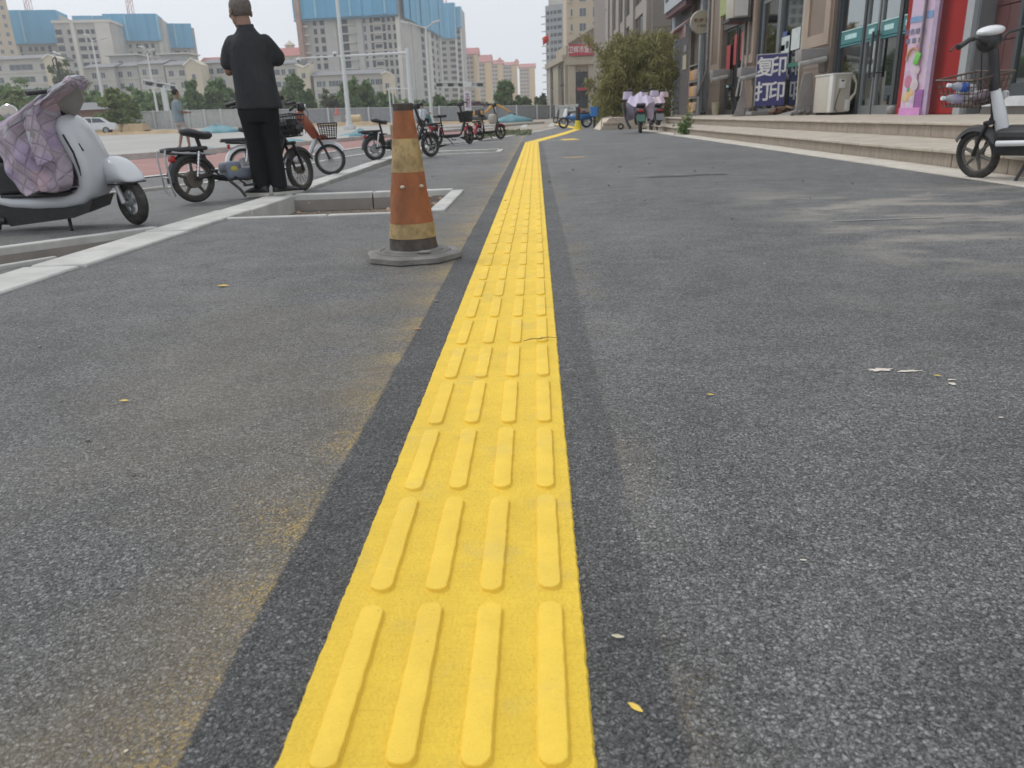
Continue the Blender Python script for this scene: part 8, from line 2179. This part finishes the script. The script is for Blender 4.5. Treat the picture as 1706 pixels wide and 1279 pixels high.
# ---- round projecting sign
c = P(1168.5, 37, 38.3)
t = thing('round_sign', 'round cream lightbox sign with small brown characters jutting from the far shop', 'sign', (c.x, 38.3, c.z))
rr = 16.2 * 38.3 / F_PX
part('sign_case', G().lathe([(0.001, -0.09), (rr * .97, -0.09), (rr, -0.06), (rr, 0.06), (rr * .97, 0.09), (0.001, 0.09)], 40, (0, 0, 0), Matrix.Rotation(PI / 2, 3, 'X')), mat('sign_cream', (0.46, 0.40, 0.29), 0.5, var=0.05), t)
part('sign_rim', G().wheel_ring((0, 0, 0), rr, 0.028, 40, 8, 3.6), mat('sign_rim', (0.48, 0.46, 0.42), 0.4), t)
ml = mat('letter_brown', (0.18, 0.08, 0.05), 0.6)
text_obj('lettering', '和 炉 子', facing((-0.02, -0.10, 0.06), (1, 0, 0)), 0.19, ml, t, 0.004, 0.004); text_obj('lettering', '小 吃 坊', facing((-0.02, -0.10, -0.15), (1, 0, 0)), 0.11, ml, t, 0.004, 0.002)
part('bracket', G().tube([(rr, 0, 0.05), (8.0 - c.x, 0, 0.05)], 0.025, 6).tube([(0, 0, -rr), (0, 0, -rr - 1.6)], 0.02, 6), M_ALUL, t)
# ---- pink awning
a = P(1112, 58, 43.5); b_ = P(1142, 42, 39.5)
t = thing('awning', 'small faded pink scalloped awning under the grey fascia', 'awning', (0, 0, 0))
p0 = P(1111.5, 57, 43); p1 = P(1142.5, 41, 41); dn0 = P(1119, 72, 43); dn1 = P(1141, 61, 41)
g = G(); g.v = [tuple(p0), tuple(p1), tuple(dn1), tuple(dn0)]; g.v += [(x + 0.03, y + 0.06, z) for x, y, z in g.v]
g.f = [(0, 1, 2, 3), (7, 6, 5, 4), (0, 4, 5, 1), (1, 5, 6, 2), (2, 6, 7, 3), (3, 7, 4, 0)]
part('fabric', g, mat('awning_pink', (0.46, 0.31, 0.31), 0.8, var=0.1, scale=3, dirt=0.3), t, None)
part('awning_top', G().prism([(p0.x, p0.z), (8.0, p0.z + 0.8), (8.0, p0.z + 0.7), (p0.x, p0.z - 0.08)], (41.2, 43.0), axis=1), mat('awning_pink', (0, 0, 0)), t, None)
part('rib', G().tube([p0, p1], 0.025, 6), M_ALUL, t)
# ---- copy and print board
pl, pr = P(1260, 133, 26.6), P(1309.5, 131, 26.2)
tl, br_ = P(1260.5, 92, 26.6), P(1257, 177, 26.6)
hgt = tl.z - br_.z; wdt = (pr - pl).length; ang = math.atan2((pr - pl).y, (pr - pl).x)
cz = (tl.z + br_.z) / 2
t = thing('sign_board', 'dark blue board with large white characters standing on the platform', 'sign board', ((pl.x + pr.x) / 2, (pl.y + pr.y) / 2, cz), (0, 0, ang))
part('board_panel', G().rbox((0, 0, 0), (wdt, 0.05, hgt), 0.005, 1), mat('board_navy', (0.045, 0.042, 0.17), 0.5, var=0.06), t)
fm = mat('board_frame', (0.42, 0.42, 0.45), 0.5)
g = G().box((0, -0.005, hgt / 2 + .012), (wdt + .04, 0.07, 0.03)).box((-wdt / 2 - .012, -0.005, 0), (0.025, 0.07, hgt)); part('frame', g, fm, t, None)
for row, s in ((0.24, '复印'), (-0.24, '打印')):
    for k, ch in enumerate(s):
        text_obj('lettering', ch, facing(((-0.235 + 0.47 * k) * wdt, -0.031, row * hgt), (1, 0, 0)), hgt * 0.40, M_LETW, t, 0.004, 0.012, sx=0.86)
g = G()
for s in (-1, 1): g.tube([(s * wdt * .42, 0.02, -hgt / 2), (s * wdt * .42, 0.02, ZP - cz)], 0.025, 6); g.box((s * wdt * .42, 0.02, ZP - cz + 0.02), (0.06, 0.5, 0.03))
part('stand', g, M_ALUD, t, None)
# ---- air conditioner on the platform
ya, yb = 20.5, 22.0
x0, x1 = P(1383, 180, ya).x, P(1414, 180, ya).x
za = P(1383, 124, ya).z
t = thing('air_conditioner', 'cream outdoor air conditioner unit standing on the platform by the glass doors', 'air conditioner', (x0, ya, ZP + 0.06))
w_, d_, h_ = x1 - x0, 1.25, za - ZP - 0.06
M_AC = mat('ac_cream', (0.48, 0.45, 0.385), 0.5, var=0.05, scale=2, dirt=0.2, dirtcol=(0.35, 0.3, 0.24)); M_ACW = mat('ac_white', (0.62, 0.61, 0.58), 0.4, var=0.04)
part('cabinet', G().rbox((w_ / 2, d_ / 2, h_ / 2), (w_, d_, h_), 0.02, 2), M_AC, t)
part('front_corner', G().rbox((0.03, 0.09, h_ / 2), (0.09, 0.24, h_ * .985), 0.02, 2), M_ACW, t)
part('top_cover', G().rbox((w_ / 2, d_ / 2, h_ + 0.01), (w_ + 0.04, d_ + 0.04, 0.04), 0.012, 2), M_ACW, t)
fanm = mat('ac_fan_dark', (0.06, 0.06, 0.06), 0.6)
part('service_cover', G().rbox((w_ * .52, -0.02, h_ * .75), (w_ * .34, 0.06, h_ * .24), 0.01, 2), M_ACW, t); part('cover_slot', G().box((w_ * .5, -0.055, h_ * .83), (w_ * .16, 0.01, 0.03)), fanm, t, None)
part('valve_cover', G().rbox((w_ * .86, -0.03, h_ * .18), (w_ * .26, 0.08, h_ * .3), 0.01, 2), M_ACW, t)
part('cable', G().tube([(w_ * .40, -0.05, h_ * .62), (w_ * .26, -0.06, h_ * .35), (w_ * .2, -0.06, h_ * .1), (w_ * .32, -0.06, 0.02)], 0.012, 6), fanm, t)
for k in range(3): part('refrigerant_pipe', G().tube([(w_ * .93, -0.02 + 0.03 * k, h_ * .25 + .03 * k), (w_ * 1.25, -0.02, h_ * .5), (w_ * 1.30, 0.0, h_ * .75), (w_ * (1.02 + .05 * k), 0.05, h_ * .97)], 0.028, 8), mat('pipe_cream', (0.5, 0.46, 0.36), 0.6), t)
for yy in (0.2, d_ - .2): part('foot', G().box((w_ / 2, yy, -0.03), (w_ * .95, 0.09, 0.06)), fanm, t, None)
# hung one above
c = P(1239, 18, 31.0)
t = thing('air_conditioner', 'air conditioner unit hung high beside the lime sign box', 'air conditioner', (7.3, 30.4, P(1239, 33, 31).z))
part('cabinet', G().rbox((0, 0.3, 0.75), (0.55, 1.1, 1.5), 0.03, 2), M_AC, t); part('side_panel', G().rbox((0.02, -0.27, 0.75), (0.46, 0.04, 1.4), 0.01, 1), M_ACW, t)
part('fan_grille', G().wheel_ring((0, 0, 0), 0.2, 0.015, 24, 6).wheel_ring((0, 0, 0), 0.12, 0.012, 24, 6).xf(Matrix.Translation((0.05, -0.30, 0.9))), fanm, t)
part('bracket', G().box((0.15, 0.3, -0.06), (1.1, 1.2, 0.1)).box((0.68, 0.3, -0.25), (0.06, 1.0, 0.4)), M_BLKM, t, None)
# ---- ledges on pilasters and leaning slabs
M_GSLAB = mat('grey_slab', (0.27, 0.255, 0.245), 0.7, var=0.1, scale=3, dirt=0.3, dirtcol=(0.2, 0.18, 0.16))
for (u, v, Yq, w, lab) in ((1345, 100, 24.6, 0.75, 'grey stone ledge projecting from the broad framed pilaster'), (1242, 126, 30.8, 0.62, 'grey stone ledge projecting beside the blue board'), (1196, 128, 36, 0.7, 'dark stone ledge at the far pilaster')):
    Yq = yu(u) * 7.35 / 8; c = P(u, v, Yq); t = thing('stone_ledge', lab, 'ledge', (7.35, Yq, c.z))
    part('ledge_slab', G().rbox((0.05, 0, 0.12), (w, 0.55, 0.30), 0.02, 2), M_GSLAB, t); part('ledge_nosing', G().tube([(-w / 2, -0.3, -0.12), (w / 2 - .05, -0.3, 0.0)], 0.075, 12), mat('nosing_grey', (0.36, 0.35, 0.33), 0.6), t)
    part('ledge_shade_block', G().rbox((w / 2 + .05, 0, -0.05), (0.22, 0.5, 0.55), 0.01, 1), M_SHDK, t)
def leaning(label, b0, b1, t1, t0, Yb, Yt, th=0.05, m=M_GSLAB):
    pts = [P(*b0, Yb), P(*b1, Yb), P(*t1, Yt), P(*t0, Yt)]
    for q in (0, 1): pts[q].z = ZP + 0.005
    n = (pts[1] - pts[0]).cross(pts[3] - pts[0]).normalized() * th
    if n.y < 0: n = -n
    g = G(); g.v = [tuple(p) for p in pts] + [tuple(p + n) for p in pts]; g.f = [(0, 1, 2, 3), (7, 6, 5, 4), (0, 4, 5, 1), (1, 5, 6, 2), (2, 6, 7, 3), (3, 7, 4, 0)]
    return single('leaning_slab', g, m, label, 'stone slab', smooth=None)
leaning('grey stone slab leaning by the doorway left of the blue board'.replace(' left of', ' next to'), (1223, 190), (1239, 190), (1256, 137), (1240, 138), 30.2, 30.8)
leaning('wide grey slab leaning between the blue board and the air conditioner', (1325, 178), (1353, 186), (1364, 118), (1338, 124), 23.0, 23.4)
leaning('tan slab strip leaning under the broad pilaster ledge', (1327, 180), (1333, 180), (1338, 112), (1332, 112), 23.6, 23.7, m=mat('tan_slab', (0.33, 0.29, 0.23), 0.8))
# flat slabs, cloth and rubble on the platform
def flat_slab(label, u, v, Yq, s, rz, m=M_GSLAB, rot=(0, 0, 0)):
    c = P(u, v, Yq); return single('stone_slab', G().rbox((0, 0, s[2] / 2), s, 0.01, 1, rot=rot), m, label, 'stone slab', loc=(c.x, Yq, ZP + 0.008), rot=(0, 0, rz))
flat_slab('thin grey slab propped flat on rubble beside the air conditioner', 1322, 183, 24.6, (0.95, 0.8, 0.06), 0.3, rot=(0, -0.18, 0))
flat_slab('long grey slab lying at the foot of the blue board', 1272, 186, 26.8, (1.0, 0.5, 0.12), 0.1)
flat_slab('dark thin slab lying under the long grey slab', 1262, 189, 26.0, (1.5, 0.5, 0.025), 0.05, m=M_SHDK)
c = P(1306, 182, 25.8)
g = G(); rg = random.Random(3)
for _ in range(16): g.rbox((rg.uniform(-.45, .5), rg.uniform(-.3, .3), rg.uniform(0.03, 0.2)), (rg.uniform(.1, .35), rg.uniform(.1, .3), rg.uniform(.03, .09)), 0.01, 1, rot=(rg.uniform(-.5, .5), rg.uniform(-.5, .5), rg.uniform(0, 3)))
o = single('rubble', g, mat('rubble_brown', (0.24, 0.15, 0.10), 0.9, island=0.4), 'heap of broken brown slabs beneath the blue board', 'rubble', loc=(c.x, 25.8, ZP)); o['kind'] = 'stuff'
c = P(1340, 184, 22.6)
g = G()
for _ in range(14): g.rbox((rg.uniform(-.4, .5), rg.uniform(-.3, .3), rg.uniform(0.03, 0.12)), (rg.uniform(.06, .2), rg.uniform(.1, .2), rg.uniform(.03, .1)), 0.02, 1, rot=(rg.uniform(-.5, .5), rg.uniform(-.5, .5), rg.uniform(0, 3)))
o = single('rubble', g, mat('rubble_grey', (0.2, 0.19, 0.18), 0.9, island=0.4), 'grey rubble and cable ends next to the air conditioner', 'rubble', loc=(c.x, 22.6, ZP)); o['kind'] = 'stuff'
c = P(1192, 180, 34.5); t = thing('bucket', 'beige bucket on the platform below the far pilaster', 'bucket', (c.x, 34.5, ZP))
part('bucket_body', G().lathe([(0.13, 0), (0.17, 0.5), (0.155, 0.5), (0.12, 0.03)], 20), mat('bucket_beige', (0.42, 0.37, 0.26), 0.6), t); part('rim', G().lathe([(0.17, 0.47), (0.185, 0.48), (0.185, 0.51), (0.165, 0.51)], 20), mat('bucket_beige', (0, 0, 0)), t)
c = P(1178, 185, 37.5); g = G()
for k in range(4): g.ell((k * 0.16, 0.1 * (k % 2), 0.08), (0.12, 0.1, 0.08), 8)
single('shoe_pile', g, M_BLKP, 'small dark bundle of shoes beside the beige bucket', 'shoes', loc=(c.x - .2, 37.5, ZP))
# ---- printed banner pillar beside the red panel
mp_ = bpy.data.materials.new('banner_print'); mp_.use_nodes = True; nt = mp_.node_tree; b = nt.nodes['Principled BSDF']; b.inputs['Roughness'].default_value = 0.45
co = nd(nt, 'ShaderNodeTexCoord').outputs['Object']
sp = nd(nt, 'ShaderNodeSeparateXYZ'); nt.links.new(co, sp.inputs[0]); Zc = sp.outputs[2]
v = nd(nt, 'ShaderNodeTexVoronoi'); v.inputs['Scale'].default_value = 9; nt.links.new(co, v.inputs['Vector'])
rp_ = nd(nt, 'ShaderNodeValToRGB'); rp_.color_ramp.interpolation = 'CONSTANT'; se = nd(nt, 'ShaderNodeSeparateColor'); nt.links.new(v.outputs['Color'], se.inputs[0]); nt.links.new(se.outputs[0], rp_.inputs[0])
el = rp_.color_ramp.elements; el[0].color = (0.60, 0.47, 0.60, 1); el[1].position = 0.55; el[1].color = (0.62, 0.36, 0.46, 1)
for p_, c_ in ((0.68, (0.58, 0.42, 0.22, 1)), (0.76, (0.65, 0.60, 0.66, 1)), (0.86, (0.28, 0.40, 0.50, 1)), (0.93, (0.35, 0.15, 0.35, 1))):
    e = el.new(p_); e.color = c_
lower = mrange(nt, noise(nt, co, 2.0, 2), 0.45, 0.55, 0.25, 0.95)
up_ = mth(nt, 'MULTIPLY', lower, mrange(nt, Zc, 1.15, 1.5, 0.9, 0.12))
cc = mixc(nt, up_, (0.60, 0.47, 0.60), rp_.outputs[0])
nt.links.new(cc, b.inputs['Base Color'])
xa, xb_ = P(1499, 188, 16.4), P(1533, 188, 15.95)
t = thing('banner_pillar', 'slim pillar box printed in pink and lavender pictures beside the red panel', 'advertising pillar', (xa.x, 16.4, ZP), (0, 0, math.atan2(xb_.y - xa.y, xb_.x - xa.x)))
wp_ = (xb_ - xa).length; Hp = 3.4
nf_ = 0.62
part('front_face', G().box((wp_ * nf_ / 2, 0.02, Hp / 2), (wp_ * nf_, 0.05, Hp)), mp_, t, None)
part('side_face', G().box((wp_ * (nf_ + 1) / 2 + .01, 0.05, Hp / 2), (wp_ * (1 - nf_) - .02, 0.05, Hp)), mp_, t, None)
part('edge_strip', G().box((wp_ * 1.02 + 0.04, 0.06, Hp / 2), (0.10, 0.08, Hp)), mat('edge_lilac', (0.42, 0.34, 0.47), 0.5), t, None)
part('centre_seam', G().box((wp_ * nf_ + .006, -0.01, Hp / 2 + .5), (0.03, 0.05, Hp - 1.0)), mat('seam_grey', (0.24, 0.2, 0.23), 0.6), t, None)
part('foot_band', G().box((wp_ / 2, -0.012, 0.07), (wp_, 0.05, 0.14)), mat('band_pink', (0.62, 0.28, 0.55), 0.5), t, None)
part('purple_block', G().box((wp_ * .82, 0.018, 0.30), (wp_ * .34, 0.03, 0.32)), mat('band_purple', (0.30, 0.12, 0.32), 0.5), t, None)
part('blue_band', G().box((wp_ * nf_ / 2, -0.01, 1.72), (wp_ * nf_, 0.012, 0.10)), mat('band_blue', (0.20, 0.33, 0.52), 0.5), t, None)
part('blue_band', G().box((wp_ * .83, 0.02, 1.78), (wp_ * .30, 0.012, 0.12)), mat('band_blue', (0, 0, 0)), t, None)
part('gold_scroll', G().tube([(0.02, -0.012, 2.30), (wp_ * .3, -0.012, 2.38), (wp_ * .6, -0.012, 2.46)], 0.028, 6), mat('gold_print', (0.50, 0.36, 0.18), 0.5), t)
part('rainbow_arc', G().tube([(0.02 + wp_ * .6 * (1 - math.cos(a)) / 2, -0.012, 1.0 + 0.22 * math.sin(a)) for a in (PI * k / 12 for k in range(13))], 0.025, 6), mat('arc_salmon', (0.55, 0.30, 0.22), 0.5), t)
for k, (x, z, r1_, c_) in enumerate([(0.22, 0.62, .09, (0.52, 0.2, 0.3)), (0.34, 0.38, .10, (0.62, 0.42, 0.2)), (0.55, 0.82, .07, (0.62, 0.5, 0.55)), (0.30, 0.45, .05, (0.1, 0.3, 0.2)), (0.52, 0.55, .09, (0.58, 0.5, 0.52)), (0.16, 0.32, .07, (0.6, 0.48, 0.3)), (0.45, 0.3, .06, (0.6, 0.5, 0.6))]):
    part('printed_figure', G().ell((x * wp_ / 0.95, -0.008, z), (r1_, 0.006, r1_ * 1.3), 16), mat('fig_%d' % k, c_, 0.5), t)
part('green_bow', G().rbox((wp_ * .57, -0.03, 1.02), (0.12, 0.03, 0.22), 0.02, 2, rot=(0, 0.3, 0)), mat('bow_green', (0.16, 0.50, 0.10), 0.5), t)
tm = mat('print_slate', (0.16, 0.16, 0.25), 0.5)
text_obj('lettering', '仁心', facing((wp_ * .30, -0.01, 2.78), (1, 0, 0)), 0.30, mat('print_mauve', (0.30, 0.2, 0.28), 0.5), t, 0.002, 0.002)
text_obj('lettering', '服务项目\n■ ■ ■', facing((wp_ * .28, -0.01, 1.42), (1, 0, 0)), 0.12, tm, t, 0.002, 0.001, spacing=1.3)
c = P(1505, 72, 17.9)
t = thing('door_stopper', 'grey rounded stone block on the platform at the foot of the banner pillar', 'stone', (P(1488, 187, 18.3).x, 18.3, ZP)); part('stone_body', G().rbox((0, 0, 0.09), (0.28, 0.25, 0.2), 0.09, 3), M_GSLAB, t)
# ---- red panel and what follows
ya, yb = yu(1627), 17.6
rp0 = part('red_panel', G().rbox((7.80, (ya + yb) / 2, 2.9), (0.30, yb - ya, 5.1), 0.01, 1), mat('panel_red', (0.29, 0.020, 0.018), 0.6, spec=0.25, var=0.06, scale=0.8, world_pos=True), shop)
barb('pale_mullion', 1633, 0.24, ZP, 5.4, 7.62, 7.95, M_ALUL); barb('pale_mullion', 1640, 0.10, ZP, 5.4, 7.7, 7.98, M_ALU)
mr = mat('maroon_tile', (0.105, 0.042, 0.04), 0.35, var=0.12, scale=2, world_pos=True)
ya, yb = yu(1688), yu(1642)
for k in range(9):
    for q in range(2):
        y0 = ya + (yb - ya) * q / 2; y1 = ya + (yb - ya) * (q + 1) / 2
        part('maroon_slab', G().rbox((7.99, (y0 + y1) / 2, 0.7 + k * 0.55), (0.05, y1 - y0 - .015, 0.535), 0.006, 1), mr, shop, None)
frame_leaf(1689, 1790, 0.62, 4.6, M_ALUD); frame_leaf(1792, 1950, 0.62, 4.6, M_ALUD)
bay('white_sill', 1662, 1950, 0.47, 0.62, 7.6, 7.98, mat('sill_white', (0.6, 0.61, 0.62), 0.4)); bay('sill_plinth', 1662, 1950, ZP, 0.47, 7.75, 7.98, M_GSLAB)
bay('stone_fascia', 1640, 2000, 4.6, 7.2, 7.9, 8.1, M_SHST)
# green reflection of the near window, painted as a sheet behind the glass
bay('window_reflection', 1694, 1720, 1.4, 2.4, 8.06, 8.08, mat('reflection_green', (0.07, 0.11, 0.06), 0.6))

# ================================================================== HAZE
hz = G().box((0, 420, 63), (1100, 920, 130)); 
hm_ = bpy.data.materials.new('haze'); hm_.use_nodes = True; nt = hm_.node_tree; nt.nodes.clear()
o_ = nt.nodes.new('ShaderNodeOutputMaterial'); pv = nt.nodes.new('ShaderNodeVolumePrincipled'); pv.inputs['Color'].default_value = (0.93, 0.96, 1.0, 1); pv.inputs['Density'].default_value = 0.0006; pv.inputs['Anisotropy'].default_value = 0.2
nt.links.new(pv.outputs[0], o_.inputs['Volume'])
h_o = part('haze', hz, hm_, None, None); h_o['kind'] = 'stuff'; h_o['label'] = 'thin pale air haze over the whole street'
